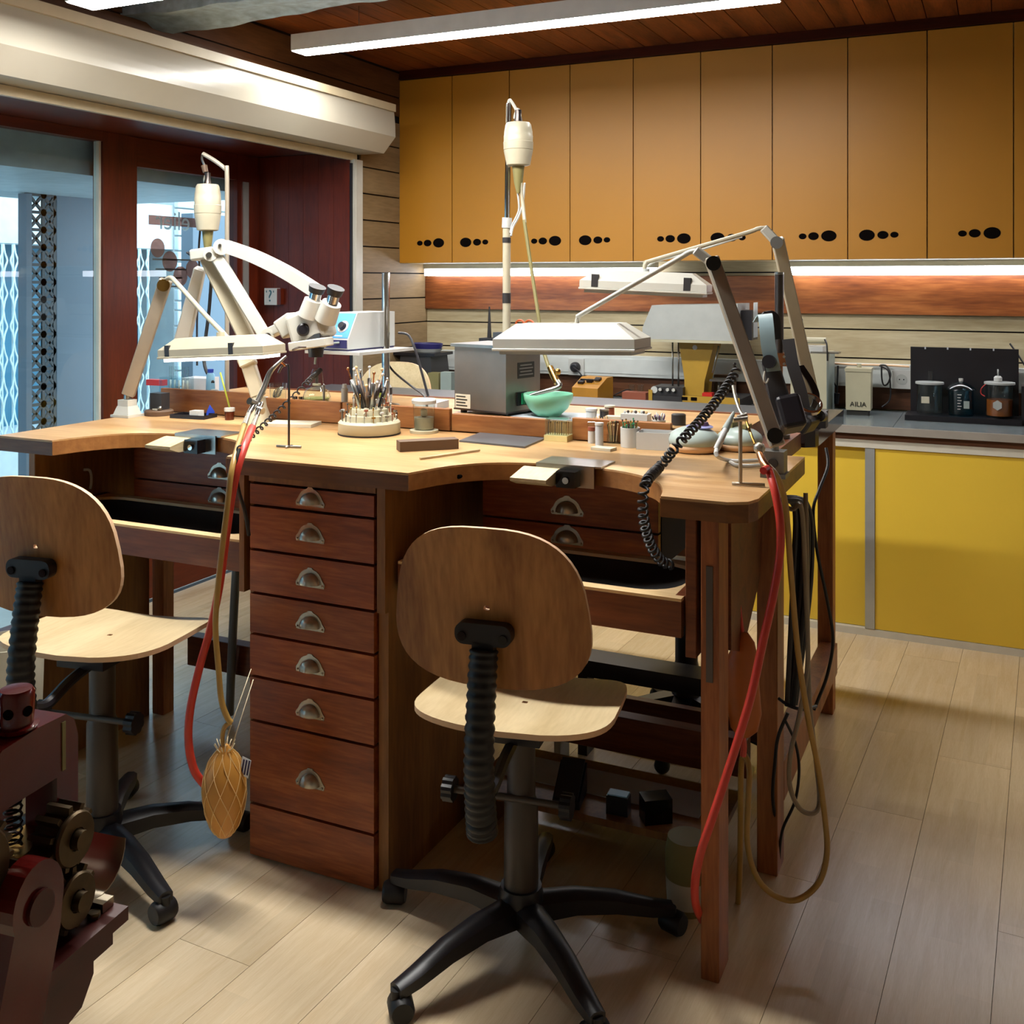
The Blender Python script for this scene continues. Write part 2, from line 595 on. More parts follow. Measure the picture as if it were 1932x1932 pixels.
def inst(src, parent=None, loc=(0, 0, 0), rz=0.0, scale=None, name=None):
    """a further object on the same mesh"""
    o = src.copy()
    COL.objects.link(o)
    o.parent = parent
    o.location = loc
    o.rotation_euler = (0, 0, rz)
    if scale:
        o.scale = scale
    return o

def clone(root, loc, rz, label, group=None):
    def rec(o, p):
        c = o.copy()
        COL.objects.link(c)
        c.parent = p
        for ch in o.children:
            rec(ch, c)
        return c
    c = rec(root, None)
    c.location = loc
    c.rotation_euler = (0, 0, rz)
    c['label'] = label
    if group:
        c['group'] = group
    return c

def text_mesh(name, body, size, material, parent, loc, rot, extrude=0.0006, align='CENTER', mirror=False, shear=0.0):
    cu = bpy.data.curves.new(name, 'FONT')
    cu.body = body
    cu.size = size
    cu.extrude = extrude
    cu.align_x = align
    cu.align_y = 'CENTER'
    cu.shear = shear
    t = bpy.data.objects.new(name, cu)
    COL.objects.link(t)
    dg = bpy.context.evaluated_depsgraph_get()
    me = bpy.data.meshes.new_from_object(t.evaluated_get(dg))
    COL.objects.unlink(t)
    bpy.data.objects.remove(t)
    if mirror:
        for v in me.vertices:
            v.co.x = -v.co.x
    me.materials.clear()
    me.materials.append(M(material))
    o = bpy.data.objects.new(name, me)
    COL.objects.link(o)
    o.parent = parent
    o.location = loc
    o.rotation_euler = rot
    return o

def rrect(w, h, r, n=5, cx=0, cy=0):
    """rounded rectangle outline"""
    out = []
    for sx, sy, a0 in ((1, -1, -90), (1, 1, 0), (-1, 1, 90), (-1, -1, 180)):
        for k in range(n + 1):
            a = R(a0 + 90 * k / n)
            out.append((cx + sx * (w / 2 - r) + r * math.cos(a), cy + sy * (h / 2 - r) + r * math.sin(a)))
    return out

# ================================================================== SETTING
XL, XR, YF, YW, ZC = -2.908, 2.2, -1.6, 5.05, 2.567
YC, ZB = 4.745, 1.005

# floor: base with loose-laid laminate planks, each plank printed with three strips
def floor_material():
    m = MATS['floor_wood']
    N, L = m.node_tree.nodes, m.node_tree.links
    b = N['Principled BSDF']
    tc = N.new('ShaderNodeTexCoord')
    sep = N.new('ShaderNodeSeparateXYZ'); L.new(tc.outputs['Object'], sep.inputs[0])
    def math_(op, a, bb):
        n = N.new('ShaderNodeMath'); n.operation = op
        for i, q in enumerate((a, bb)):
            if q is None: continue
            if isinstance(q, (int, float)): n.inputs[i].default_value = q
            else: L.new(q, n.inputs[i])
        return n.outputs[0]
    oi = N.new('ShaderNodeObjectInfo')
    sx = math_('FLOOR', math_('MULTIPLY', math_('ADD', sep.outputs[0], 0.1), 15.0), None)
    wn1 = N.new('ShaderNodeTexWhiteNoise'); wn1.noise_dimensions = '2D'
    c1 = N.new('ShaderNodeCombineXYZ'); L.new(sx, c1.inputs[0]); L.new(oi.outputs['Random'], c1.inputs[1]); L.new(c1.outputs[0], wn1.inputs['Vector'])
    sy = math_('FLOOR', math_('ADD', math_('MULTIPLY', sep.outputs[1], 2.9), math_('MULTIPLY', wn1.outputs['Value'], 5.0)), None)
    wn2 = N.new('ShaderNodeTexWhiteNoise'); wn2.noise_dimensions = '3D'
    c2 = N.new('ShaderNodeCombineXYZ'); L.new(sx, c2.inputs[0]); L.new(sy, c2.inputs[1]); L.new(oi.outputs['Random'], c2.inputs[2]); L.new(c2.outputs[0], wn2.inputs['Vector'])
    mr = N.new('ShaderNodeMapRange'); mr.inputs['To Min'].default_value = 0.91; mr.inputs['To Max'].default_value = 1.05
    L.new(wn2.outputs['Value'], mr.inputs['Value'])
    hsv = N.new('ShaderNodeHueSaturation'); L.new(mr.outputs[0], hsv.inputs['Value'])
    old = b.inputs['Base Color'].links[0].from_socket
    L.new(old, hsv.inputs['Color']); L.new(hsv.outputs['Color'], b.inputs['Base Color'])
floor_material()

floor = struct(B().mm((XL - 0.62, YF, -0.06), (XR, YW, -0.011)).build('floor', 'dark_gap'))

def clip_poly(poly, lo, hi):
    def cut(ps, inside, cross):
        out = []
        for a, b in zip(ps, ps[1:] + ps[:1]):
            ia, ib = inside(a), inside(b)
            if ia: out.append(a)
            if ia != ib: out.append(cross(a, b))
        return out
    for ax in (0, 1):
        for sgn, lim in ((1, lo[ax]), (-1, hi[ax])):
            if not poly: return poly
            poly = cut(poly, lambda p: sgn * (p[ax] - lim) >= 0,
                       lambda a, b: tuple(a[k] + (b[k] - a[k]) * (lim - a[ax]) / (b[ax] - a[ax]) for k in (0, 1)))
    return poly

ang = R(-2.2)
ca, sa = math.cos(ang), math.sin(ang)
PW, PL = 0.2, 1.29
ox, oy = (-0.221, 2.133, 0)[:2]
rows = 0
for i in range(-17, 17):
    off = (i * 0.43) % PL
    for k in range(-3, 5):
        lx, ly = (i + 0.5) * PW, (k + 0.5) * PL + off
        c = (ox + lx * ca - ly * sa, oy + lx * sa + ly * ca)
        hw, hl = PW / 2 - 0.0006, PL / 2 - 0.0006
        world_poly = [(c[0] + x * ca - y * sa, c[1] + x * sa + y * ca) for x, y in ((-hw, -hl), (hw, -hl), (hw, hl), (-hw, hl))]
        wp = clip_poly(world_poly, (XL - 0.56, YF + 0.01), (XR - 0.01, 4.50))
        if len(wp) < 3 or max(p[0] for p in wp) - min(p[0] for p in wp) < 0.02 or max(p[1] for p in wp) - min(p[1] for p in wp) < 0.02:
            continue
        loc = [((p[0] - c[0]) * ca + (p[1] - c[1]) * sa, -(p[0] - c[0]) * sa + (p[1] - c[1]) * ca) for p in wp]
        B().prism(loc, -0.010, 0.0).build('plank', 'floor_wood', floor, (c[0], c[1], 0), ang)

# ceiling of boards running away from the camera
ceiling = struct(B().mm((XL - 0.1, YF, ZC + 0.012), (XR, YW + 0.1, ZC + 0.1)).build('ceiling', 'dark_gap'))
cb = B().box((0, 0, 0.006), (0.121, YW - YF - 0.02, 0.012)).build('board', 'ceiling_wood', ceiling, (XL + 0.0635, (YW + YF) / 2, ZC), bevel=0.003)
x = XL + 0.0635 + 0.125
while x < XR - 0.06:
    inst(cb, ceiling, (x, (YW + YF) / 2, ZC)); x += 0.125

# back wall with horizontal boards
wall_back = struct(B().mm((XL - 0.1, YW, 0), (XR + 0.1, YW + 0.12, ZC + 0.1)).build('wall_back', 'dark_gap'))
SEAM = [2.023 + 0.133 * k for k in range(4, -10, -1)]
bb = None
for k in range(len(SEAM) - 1):
    zt, zl = min(SEAM[k], ZC - 0.004), SEAM[k + 1]
    if zl > 1.62: continue
    cut = [XL + 0.014, -1.35 + 0.37 * ((k * 5) % 7 - 3), 0.35 + 0.2 * ((k * 3) % 4), XR]
    for a, b in zip(cut, cut[1:]):
        B().box((0, 0, 0), (b - a - 0.002, 0.014, zt - zl - 0.007)).build('board', 'shiplap_x', wall_back, ((a + b) / 2, YW - 0.007, (zt + zl) / 2), bevel=0.003)

# left wall: solid towards the corner and above the shop window
wall_left = struct(B().mm((XL - 0.12, 4.33, 0), (XL, YW, ZC + 0.1)).mm((XL - 0.12, YF, 2.13), (XL, 4.33, ZC + 0.1)).mm((XL - 0.12, YF, 0), (XL, -0.6, 2.13)).build('wall_left', 'dark_gap'))
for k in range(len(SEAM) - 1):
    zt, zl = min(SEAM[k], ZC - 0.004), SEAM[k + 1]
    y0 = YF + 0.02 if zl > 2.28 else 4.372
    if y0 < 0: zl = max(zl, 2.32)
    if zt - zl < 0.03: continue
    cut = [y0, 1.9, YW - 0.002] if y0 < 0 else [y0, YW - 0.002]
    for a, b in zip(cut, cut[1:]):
        B().box((0, 0, 0), (0.014, b - a - 0.002, zt - zl - 0.007)).build('board', 'shiplap_y_shaded' if y0 < 0 else 'shiplap_y', wall_left, (XL + 0.007, (a + b) / 2, (zt + zl) / 2), bevel=0.003)

# unseen walls that close the room behind and beside the camera
struct(B().mm((XR, YF - 0.1, 0), (XR + 0.1, YW + 0.1, ZC + 0.1)).build('wall_right', 'plaster'))
struct(B().mm((XL - 0.1, YF - 0.1, 0), (XR, YF, ZC + 0.1)).build('wall_front', 'plaster'))

# rough painted beam under the ceiling
def beam_pt(u, v):
    x = XL + 0.004 + u * 3.4
    a = 2 * PI * v
    jit = 0.010 * math.sin(17 * u + 3 * math.sin(a)) + 0.004 * math.sin(61 * u + 3 * a) + 0.002 * math.sin(140 * u + 7 * a)
    prof = ((-0.13, 0.16), (-0.13, 0.0), (0.13, 0.0), (0.13, 0.16))
    q = v * 3; i = min(int(q), 2); f = q - i
    y = prof[i][0] + (prof[i + 1][0] - prof[i][0]) * f
    z = prof[i][1] + (prof[i + 1][1] - prof[i][1]) * f
    return (x, 2.945 + y * (1 + 1.5 * jit) + jit * 0.4, 2.412 + z * 0.93 + (jit if z < 0.1 else jit * 0.3) + 0.03 * u)
bm_ = B()
bm_.grid(beam_pt, 90, 15)
struct(bm_.build('trim_1', 'beam_paint', sharp=60), 'rough painted beam, tinted daylight blue, crossing the ceiling', 'beam')

# dark cornice between wall cabinets and ceiling
struct(B().prism([(0, 0), (0.03, 0), (0.018, 0.048), (0, 0.048)], XL + 0.015, XR, ((0, 4.76, 2.518), (0, -1, 0), (0, 0, 1), (1, 0, 0))).build('trim_2', 'crown_wood'))

# shutter housing along the left wall, with guide rail and lower lip
sh = thing('roller_shutter_box', 'long cream roller shutter housing above the shop window', 'shutter box', (XL + 0.001, YF + 0.02, 2.08))
def shutter_prof():
    p = [(0.0, 0.0), (0.150, 0.0), (0.217, 0.077)]
    for k in range(1, 7):
        t = k / 6
        p.append((0.217 - 0.012 * t * t, 0.077 + 0.148 * t))
    p += [(0.0, 0.225)]
    return p
LEN = 4.367 - (YF + 0.02)
B().prism(shutter_prof(), 0, LEN, ((0, 0, 0), (1, 0, 0), (0, 0, 1), (0, 1, 0))).build('housing', 'shutter_box', sh, sharp=20)
B().mm((0, 0, 0.226), (0.222, LEN, 0.236)).mm((0.19, 0, 0.2), (0.222, LEN, 0.226)).build('top_moulding', 'shutter_rail', sh, bevel=0.002)
B().mm((0, 0, -0.034), (0.022, LEN - 0.04, -0.002)).build('lower_lip', 'shutter_rail', sh, bevel=0.002)
B().prism(shutter_prof(), LEN, LEN + 0.004, ((0, 0, 0), (1, 0, 0), (0, 0, 1), (0, 1, 0))).build('end_cap', 'shutter_box', sh)
gr = B().mm((0, 0, 0), (0.03, 0.075, 1.19)).mm((0.03, 0.012, 0), (0.034, 0.018, 1.19)).build('shutter_guide_rail', 'off_white', None, (XL + 0.0005, 4.291, 0.86))
tag(gr, 'pale upright shutter rail beside the shop window', 'rail')
gd = B().mm((0, 0, 0), (0.022, 0.01, 1.17)).build('guide_seal', 'black_plastic', gr, (0.0, -0.011, 0))

# window recess: soffit, jamb, frames and panes
XG = -3.486
struct(B().mm((XG - 0.06, -0.6, 2.088), (XL, 4.33, 2.128)).build('trim_3', 'mahogany_y'), 'dark red soffit over the window recess', 'soffit')
jamb = struct(B().mm((XG - 0.06, 4.285, 0), (XL - 0.001, 4.328, 2.087)).build('trim_4', 'dark_gap'))
xx = XG - 0.055
while xx < XL - 0.05:
    B().box((0, 0, 0), (0.0905, 0.01, 2.08)).build('panel', 'mahogany', jamb, (xx + 0.046, 4.281, 1.043), bevel=0.002)
    xx += 0.092
struct(B().mm((XG - 0.06, -0.7, 0), (XL, -0.6, 2.087)).build('trim_5', 'mahogany'))
w1 = struct(B().mm((XG - 0.03, 3.256, 0.0), (XG + 0.03, 3.405, 2.087)).build('window_1', 'mahogany'), 'mahogany window frame with a wide clear pane', 'window')
B().mm((XG - 0.03, -0.59, 2.045), (XG + 0.03, 3.255, 2.087)).build('top_rail', 'mahogany_y', w1)
B().mm((XG - 0.03, -0.59, 0.0), (XG + 0.03, 3.255, 0.10)).build('bottom_rail', 'mahogany_y', w1)
B().mm((XG - 0.012, 3.243, 0.10), (XG + 0.018, 3.255, 2.045)).build('glazing_bead', 'pale_trim', w1)
B().mm((XG - 0.003, -0.59, 0.10), (XG + 0.003, 3.2425, 2.045)).build('pane', 'window_glass', w1)
d1 = struct(B().mm((XG - 0.025, 3.407, 0.02), (XG + 0.025, 3.452, 2.085)).mm((XG - 0.025, 4.119, 0.02), (XG + 0.025, 4.279, 2.085)).build('door_1', 'mahogany'), 'mahogany glass shop door', 'door')
B().mm((XG - 0.025, 3.453, 1.957), (XG + 0.025, 4.118, 2.085)).build('top_rail', 'mahogany_y', d1)
B().mm((XG - 0.025, 3.453, 0.02), (XG + 0.025, 4.118, 0.30)).build('bottom_rail', 'mahogany_y', d1)
B().mm((XG - 0.003, 3.453, 0.30), (XG + 0.003, 4.118, 1.957)).build('pane', 'window_glass', d1)
B().mm((XG + 0.0255, 4.16, 1.2), (XG + 0.032, 4.2, 1.95)).build('closing_strip', 'steel_trim', d1)

# shop sign in film on the door pane, seen from behind
sg = thing('window_lettering', 'mauve film band with white letters and dots on the shop door', 'sign', (XG - 0.012, 3.55, 1.25))
b_ = B()
y0, z0 = (3.555, 1.75); y1, z1 = (3.846, 1.694)
y2 = 3.919
b_.mm((XG - 0.0088, y0, z1 + 0.012), (XG - 0.0080, y2, z0)).build('band', 'vinyl_mauve', sg, world=True)
text_mesh('lettering', 'elier', 0.125, 'vinyl_white', sg, (0.0052, 3.708 - 3.55, (z0 + z1) / 2 + 0.004 - 1.25), (PI / 2, 0, PI / 2), mirror=True)
for (yy, zz), r in zip([(3.611, 1.601), (3.688, 1.541), (3.757, 1.472), (3.838, 1.506)], (0.044, 0.048, 0.047, 0.045)):
    B().cyl((XG - 0.0088, yy, zz), (XG - 0.0080, yy, zz), r, seg=24).build('dot', 'vinyl_mauve', sg, world=True)
for k, (wd, zz) in enumerate(((0.26, 1.545), (0.20, 1.50), (0.15, 1.46), (0.12, 1.42))):
    B().mm((XG - 0.0086, 3.578 + 0.02 * k, zz), (XG - 0.0080, 3.578 + 0.02 * k + wd, zz + 0.008)).build('small_print', 'grey_metal', sg, world=True)

# info plaque on the jamb panel
pl = thing('wall_plaque', 'small pale plaque with a question mark on the red jamb panel', 'plaque', (-3.355, 4.276, 1.328))
B().mm((-0.038, -0.03, 0), (0.038, -0.0005, 0.085)).build('plate', 'white_plastic', pl, bevel=0.002)
B().mm((0.0385, -0.026, 0.002), (0.062, -0.0005, 0.083)).build('side_block', 'mahogany', pl)
text_mesh('question_mark', '?', 0.085, 'shop_dark', pl, (-0.002, -0.0305, 0.043), (PI / 2, 0, 0))
for sx in (-0.024, 0.02):
    B().box((sx, -0.0306, 0.068), (0.005, 0.001, 0.010)).build('mark', 'shop_dark', pl)

# ------------------------------------------------------------------ ceiling light bars
def light_bar(name, label, x0, x1, y, z, hang, lm):
    t = thing(name, label, 'ceiling light', (x0, y, z), 0, 'long ceiling light bars')
    L_ = x1 - x0
    B().mm((0, -0.052, 0.003), (L_, 0.052, 0.07)).build('housing', 'fixture_white', t, bevel=0.002)
    B().mm((0.004, -0.048, 0.0), (L_ - 0.004, 0.048, 0.0028)).build('diffuser', lm, t)
    for sx in (0.3, L_ - 0.3):
        if hang:
            B().cyl((sx, 0, 0.07), (sx, 0, ZC - z - 0.002), 0.0015, seg=6).build('suspension_wire', 'steel', t)
        else:
            B().mm((sx - 0.02, -0.02, 0.0705), (sx + 0.02, 0.02, ZC - z - 0.001)).build('mount', 'fixture_white', t)
    return t
light_bar('ceiling_light', 'long white light bar on the ceiling before the wall cabinets', -2.655, -0.676, 3.545, 2.40, True, 'tube_light')
light_bar('ceiling_light', 'hanging light bar by the pale ceiling beam and shutter box', -2.43, -0.93, 2.20, 2.25, True, 'bench_light')

# ------------------------------------------------------------------ wall cabinets
DOORX = [(-2.899, 0), (-2.577, 0), (-2.248, 0), (-1.917, 0), (-1.591, 0), (-1.262, 0), (-0.932, 0), (-0.605, 0), (-0.281, 0), (0.05, 0)]
DOORX = [p[0] for p in DOORX]
DOORX.append(2 * DOORX[-1] - DOORX[-2])
Z0, Z1 = 1.5435, 2.517
def oval(w, h, n=20):
    return [(w / 2 * math.cos(2 * PI * k / n), h / 2 * math.sin(2 * PI * k / n)) for k in range(n)]
ords = ['first two-door mustard wall cabinet, in the corner beside the shutter box', 'second mustard wall cabinet from the corner, behind the hanging motor', 'third mustard wall cabinet from the corner, above the tilted lamp arm', 'fourth mustard wall cabinet from the corner, right of the lamp arm joint', 'mustard wall cabinet at the right edge of the picture']
for u in range(5):
    xa, xb, xc = DOORX[2 * u], DOORX[2 * u + 1], DOORX[2 * u + 2]
    t = thing('wall_cabinet', ords[u], 'cabinet', (xa, YC, Z0), 0, 'mustard wall cabinets in one row')
    W = xc - xa
    B().mm((0.001, 0.02, 0), (W - 0.001, YW - 0.016 - YC, Z1 - Z0)).build('carcass', 'carcass', t)
    for s_, (da, db) in enumerate(((xa, xb), (xb, xc))):
        dr = B().mm((da - xa + 0.0025, 0, 0.002), (db - xa - 0.0025, 0.0185, Z1 - Z0 - 0.002)).build('door', 'mustard', t, bevel=0.0012)
        # three graded oval finger holes towards the middle of the pair
        seq = [(0.034, 0.026), (0.046, 0.035), (0.066, 0.049)]
        offs = [0.165, 0.118, 0.052]
        for (w, h), of in zip(seq, offs):
            cx = (db - xa - of - 0.028) if s_ == 0 else (da - xa + of + 0.028)
            B().prism(oval(w, h), 0, 0.0012, ((cx, 0.0, 1.649 - Z0), (1, 0, 0), (0, 0, 1), (0, -1, 0))).build('finger_hole', 'hole_black', dr)

# tubes under the wall cabinets
def under_tube(label, xa, xb):
    t = thing('under_cabinet_light', label, 'strip light', (xa, 4.93, 1.478), 0, 'strip lights under the wall cabinets')
    L_ = xb - xa
    B().mm((0, 0, 0.038), (L_, 0.06, 0.0645)).build('housing', 'off_white', t)
    B().mm((0.006, 0.004, 0.0), (L_ - 0.006, 0.056, 0.0375)).build('diffuser', 'under_tube', t, bevel=0.008, bseg=2)
under_tube('glowing strip light under the corner wall cabinets', XL + 0.05, -1.54)
under_tube('glowing strip light under the right hand wall cabinets', -0.895, XR - 0.3)

# red-brown board on the back wall under the lights
tag(B().mm((0, -0.022, 0), (XR - XL - 0.04, 0, 0.178)).build('splash_board', 'splash_wood', None, (XL + 0.016, YW - 0.0145, 1.297), bevel=0.002), 'long red brown wooden board along the back wall', 'board')

# white cable trunking with sockets
tk = thing('cable_trunking', 'white cable trunking along the wall above the counter', 'trunking', (XL + 0.02, YW - 0.0145, 0.965))
B().mm((0, -0.045, 0), (XR - XL - 0.05, 0, 0.105)).build('channel', 'white_trunking', tk, bevel=0.004)
B().mm((0, -0.049, 0.015), (XR - XL - 0.05, -0.0455, 0.09)).build('cover', 'white_trunking', tk, bevel=0.001)
tag(B().mm((0, -0.012, 0), (XR - XL - 0.05, 0, 0.098)).build('wall_skirting_strip', 'kerb_wood', None, (XL + 0.02, YW - 0.0145, 0.864)), 'dark wooden strip between counter and cable trunking', 'strip')
def socket(x, z, label, plug):
    t = thing('wall_socket', label, 'socket', (x, YW - 0.0645, z))
    B().mm((-0.042, -0.012, -0.042), (0.042, 0, 0.042)).build('plate', 'white_plastic', t, bevel=0.004)
    B().cyl((0, -0.0125, 0), (0, -0.014, 0), 0.024, seg=20).build('recess', 'grey_white' if not plug else 'white_plastic', t)
    if plug:
        B().lathe([(0.026, 0), (0.026, 0.02), (0.016, 0.035), (0.0, 0.036)], (0, -0.0145, 0), axis=(0, -1, 0)).build('plug', 'black_plastic', t)
        B().tube([(0, -0.05, 0), (0.04, -0.07, -0.02), (0.07, -0.075, -0.06)], 0.004).build('cord', 'black_plastic', t)
    else:
        for sx in (-0.009, 0.009):
            B().cyl((sx, -0.0142, 0), (sx, -0.015, 0), 0.003, seg=8).build('pin_hole', 'hole_black', t)
    return t
socket(-1.976, 1.007, 'white wall socket with a black plug above the amber box', True)
socket(-0.401, 1.006, 'empty white wall socket left of the black glass rack', False)

# counter along the back wall
ct = thing('counter_top', 'grey counter top along the back wall', 'counter', (XL + 0.016, 4.44, 0.80))
CW = XR - XL - 0.03
seamx = -0.394 - (XL + 0.016)
B().mm((0, 0, 0.03), (seamx, YW - 0.016 - 4.44, 0.058)).build('slab', 'counter_grey', ct, bevel=0.002)
B().mm((seamx + 0.002, 0, 0.03), (CW, YW - 0.016 - 4.44, 0.058)).build('slab', 'counter_grey', ct, bevel=0.002)
B().mm((0, -0.012, 0.028), (CW, -0.0005, 0.0585)).build('front_edge', 'counter_edge', ct, bevel=0.003)
B().mm((0, 0.012, 0.0), (CW, 0.03, 0.0295)).build('apron', 'kerb_wood', ct)
bc = thing('base_cabinet', 'yellow base cabinet with sliding doors under the grey counter', 'cabinet', (XL + 0.016, 4.455, 0.0))
B().mm((0, 0.05, 0), (CW, 0.57, 0.795)).build('carcass', 'carcass', bc)
B().mm((0, -0.004, 0.768), (CW, 0.0495, 0.7995)).build('top_rail', 'pale_trim', bc, bevel=0.002)
B().mm((0, 0.0, 0), (CW, 0.0495, 0.028)).build('bottom_track', 'pale_trim', bc, bevel=0.002)
def lx(p): return p - (XL + 0.016)
edge = lx(-0.478)
DW = 1.12
for k, xa in enumerate((edge - DW * 2, edge - DW, edge, edge + DW)):
    front = k % 2 == 0
    a, b2 = xa, min(xa + DW, CW)
    y = 0.004 if front else 0.026
    dd = B().mm((a + (0.016 if k == 2 else 0), y, 0.03), (b2 - 0.003, y + 0.018, 0.766)).build('door', 'yellow', bc)
    if k == 2:
        B().mm((a - 0.022, y - 0.006, 0.03), (a + 0.0155, y + 0.018, 0.766)).build('edge_profile', 'steel_trim', dd, bevel=0.003)

# ================================================================== THE DOUBLE WORKBENCH
BX0, BX1, BY0 = -2.611, -0.447, 2.072
ZT = 1.005           # work surface height
TH = 0.043

def arc_pts(pts, n=5):
    return [(p.x, p.y) for p in smooth_path([(a, b, 0) for a, b in pts], n)]

# front worktop with two curved cut-outs
cutR = arc_pts([(-0.635, BY0), (-0.655, 2.15), (-0.70, 2.235), (-0.79, 2.30), (-0.90, 2.325), (-1.02, 2.318), (-1.13, 2.275), (-1.20, 2.19), (-1.241, BY0)])
cutL = arc_pts([(-1.775, BY0), (-1.80, 2.14), (-1.86, 2.235), (-1.95, 2.30), (-2.06, 2.325), (-2.18, 2.318), (-2.29, 2.275), (-2.36, 2.19), (-2.393, BY0)])
outline = [(BX0, BY0)] + [(BX0, 2.69), (BX1, 2.69), (BX1, BY0 + 0.06), (BX1 - 0.012, BY0 + 0.022), (BX1 - 0.05, BY0)] + cutR + cutL
outline = outline[::-1]
wt = thing('workbench', 'wooden jeweller bench with two curved cut-outs, nearest the camera', 'workbench', (-0.5435, 2.158, 0))
top = B().prism(outline, ZT - 0.006, ZT).build('surface', 'bench_top', wt, world=True)
edge_b = B().prism([(x + (0.0 if abs(x - BX0) > 1e-6 and abs(x - BX1) > 1e-6 else 0), y) for x, y in outline], ZT - TH, ZT - 0.0062).build('core', 'bench_edge', wt, world=True)
# worn end grain facing of each cut-out
for nm, cut in (('cut_edge', cutR), ('cut_edge', cutL)):
    b = B()
    off = [(x, y - 0.0015) for x, y in cut]
    for (a, c) in zip(cut, cut[1:]):
        d = Vector((c[0] - a[0], c[1] - a[1], 0)).normalized()
        n = Vector((d.y, -d.x, 0))
        n = n if n.y < 0 else -n
        p = [Vector((a[0], a[1], 0)), Vector((c[0], c[1], 0))]
        q = [v + n * 0.0016 for v in p]
        vs = []
        for v in (p[0], p[1], q[1], q[0]):
            vs.append(v)
        lo = [b.vert((v.x, v.y, ZT - TH + 0.001)) for v in vs]
        hi = [b.vert((v.x, v.y, ZT - 0.004)) for v in vs]
        b.face(lo[::-1]); b.face(hi)
        for i in range(4):
            j = (i + 1) % 4
            b.face([lo[i], lo[j], hi[j], hi[i]])
    b.build(nm, 'cut_edge', wt, world=True)
# peg holes in the edges
for p in ((-2.396, 2.25, 0.963), (-1.183, 2.23, 0.977)):
    b = B().cyl((p[0], p[1] - 0.02, p[2]), (p[0], p[1] + 0.01, p[2]), 0.005, seg=12)
    b.build('peg_hole', 'hole_black', wt, world=True)

# raised centre shelf between the two bench halves
cs = thing('centre_shelf', 'raised centre shelf with wooden upstands along the bench middle', 'shelf', (BX0 + 0.05, 2.695, ZT - 0.02))
B().mm((BX0 + 0.05, 2.72, ZT - 0.02), (-0.62, 3.085, 1.052)).build('shelf_board', 'bench_top', cs, world=True)
for a, b2, y, h in ((-2.60, -2.20, 2.70, 0.078), (-2.16, -1.86, 2.697, 0.066), (-1.855, -1.475, 2.699, 0.066), (-1.47, -1.16, 2.703, 0.052), (-1.085, -0.80, 2.700, 0.062)):
    B().mm((a, y, ZT + 0.0006), (b2, y + 0.019, ZT + h)).build('upstand', 'ledge_wood', cs, world=True, bevel=0.0015)
B().mm((BX0 + 0.05, 3.09, ZT - 0.02), (-0.62, 3.11, 1.054)).build('rear_upstand', 'rail_wood', cs, world=True)

# rear worktop, dark at its right end
rt_ = thing('workbench', 'far bench half with a dark glossy right end', 'workbench', (-0.53, 3.62, 0))
B().mm((BX0, 3.115, ZT - TH), (-0.60, 3.72, ZT)).build('surface', 'rear_lino', rt_, world=True, bevel=0.002)
B().prism([(-0.599, 3.13), (-0.52, 3.13), (-0.494, 3.155), (-0.488, 3.18), (-0.488, 3.72), (-0.599, 3.72)], ZT - 0.046, ZT + 0.001).build('end_board', 'dark_top', rt_, world=True)

# ---- drawer cabinet under the front bench
def handle(parent, x, y, z, s=1.0):
    """nickel cup pull: back plate with ears and a domed cup"""
    b = B()
    # plate outline
    out = []
    for k in range(13):
        a = PI * k / 12
        out.append((0.036 * s * math.cos(a), 0.032 * s * math.sin(a)))
    out = [(0.041 * s, -0.008 * s), (0.043 * s, 0.002 * s)] + [(p, q + 0.004 * s) for p, q in out[1:6]] + [(0.006 * s, 0.039 * s), (-0.006 * s, 0.039 * s)] + [(p, q + 0.004 * s) for p, q in out[7:12]] + [(-0.043 * s, 0.002 * s), (-0.041 * s, -0.008 * s)]
    b.prism(out, 0, 0.002, ((x, y, z), (1, 0, 0), (0, 0, 1), (0, -1, 0)))
    def cup(u, v):
        a = PI * u
        t = v * PI / 2
        rx, rz, ry = 0.029 * s, 0.027 * s, 0.021 * s
        return (x + rx * math.cos(a) * math.cos(t * 0.98), y - 0.0022 - ry * math.sin(t), z + rz * math.sin(a) * (math.cos(t * 0.98)) ** 0.8)
    b.grid(cup, 14, 7)
    for sx in (-1, 1):
        b.sphere((x + sx * 0.037 * s, y - 0.003, z - 0.002 * s), 0.003 * s, seg=8, rings=4)
    return b.build('handle', 'nickel', parent, sharp=50)

dc = thing('drawer_cabinet', 'narrow brown cabinet of seven drawers under the bench middle', 'drawer cabinet', (-1.525, 2.085, 0))
DX0, DX1 = -0.189, 0.186
b = B()
b.mm((DX0 - 0.012, 0.02, 0.0), (DX0 - 0.001, 0.56, 0.9605)).mm((DX1 + 0.001, 0.014, 0.0), (DX1 + 0.028, 0.56, 0.9605))
b.mm((DX0 - 0.0005, 0.54, 0.0), (DX1 + 0.0005, 0.56, 0.9605))
b.mm((DX0 - 0.0005, 0.0, 0.946), (DX1 + 0.0005, 0.54, 0.9605))
b.build('carcass', 'carcass_wood', dc)
B().mm((DX0, 0.03, 0.001), (DX1, 0.535, 0.945)).build('inner_case', 'dark_gap', dc)
zs = [0.943, 0.886, 0.775, 0.666, 0.563, 0.456, 0.345, 0.136, 0.003]
for k in range(8):
    zt, zl = zs[k], zs[k + 1]
    xo = 0.0
    d = B().mm((DX0 + 0.003, 0.0, zl + 0.0035), (DX1 - 0.004, 0.026, zt - 0.0035)).build('drawer' if k < 7 else 'plinth_board', 'drawer_wood', dc, bevel=0.0015)
    if k < 7:
        hz = zl + (zt - zl) * (0.40 if k else 0.36)
        handle(d, -0.001, 0.0, hz)
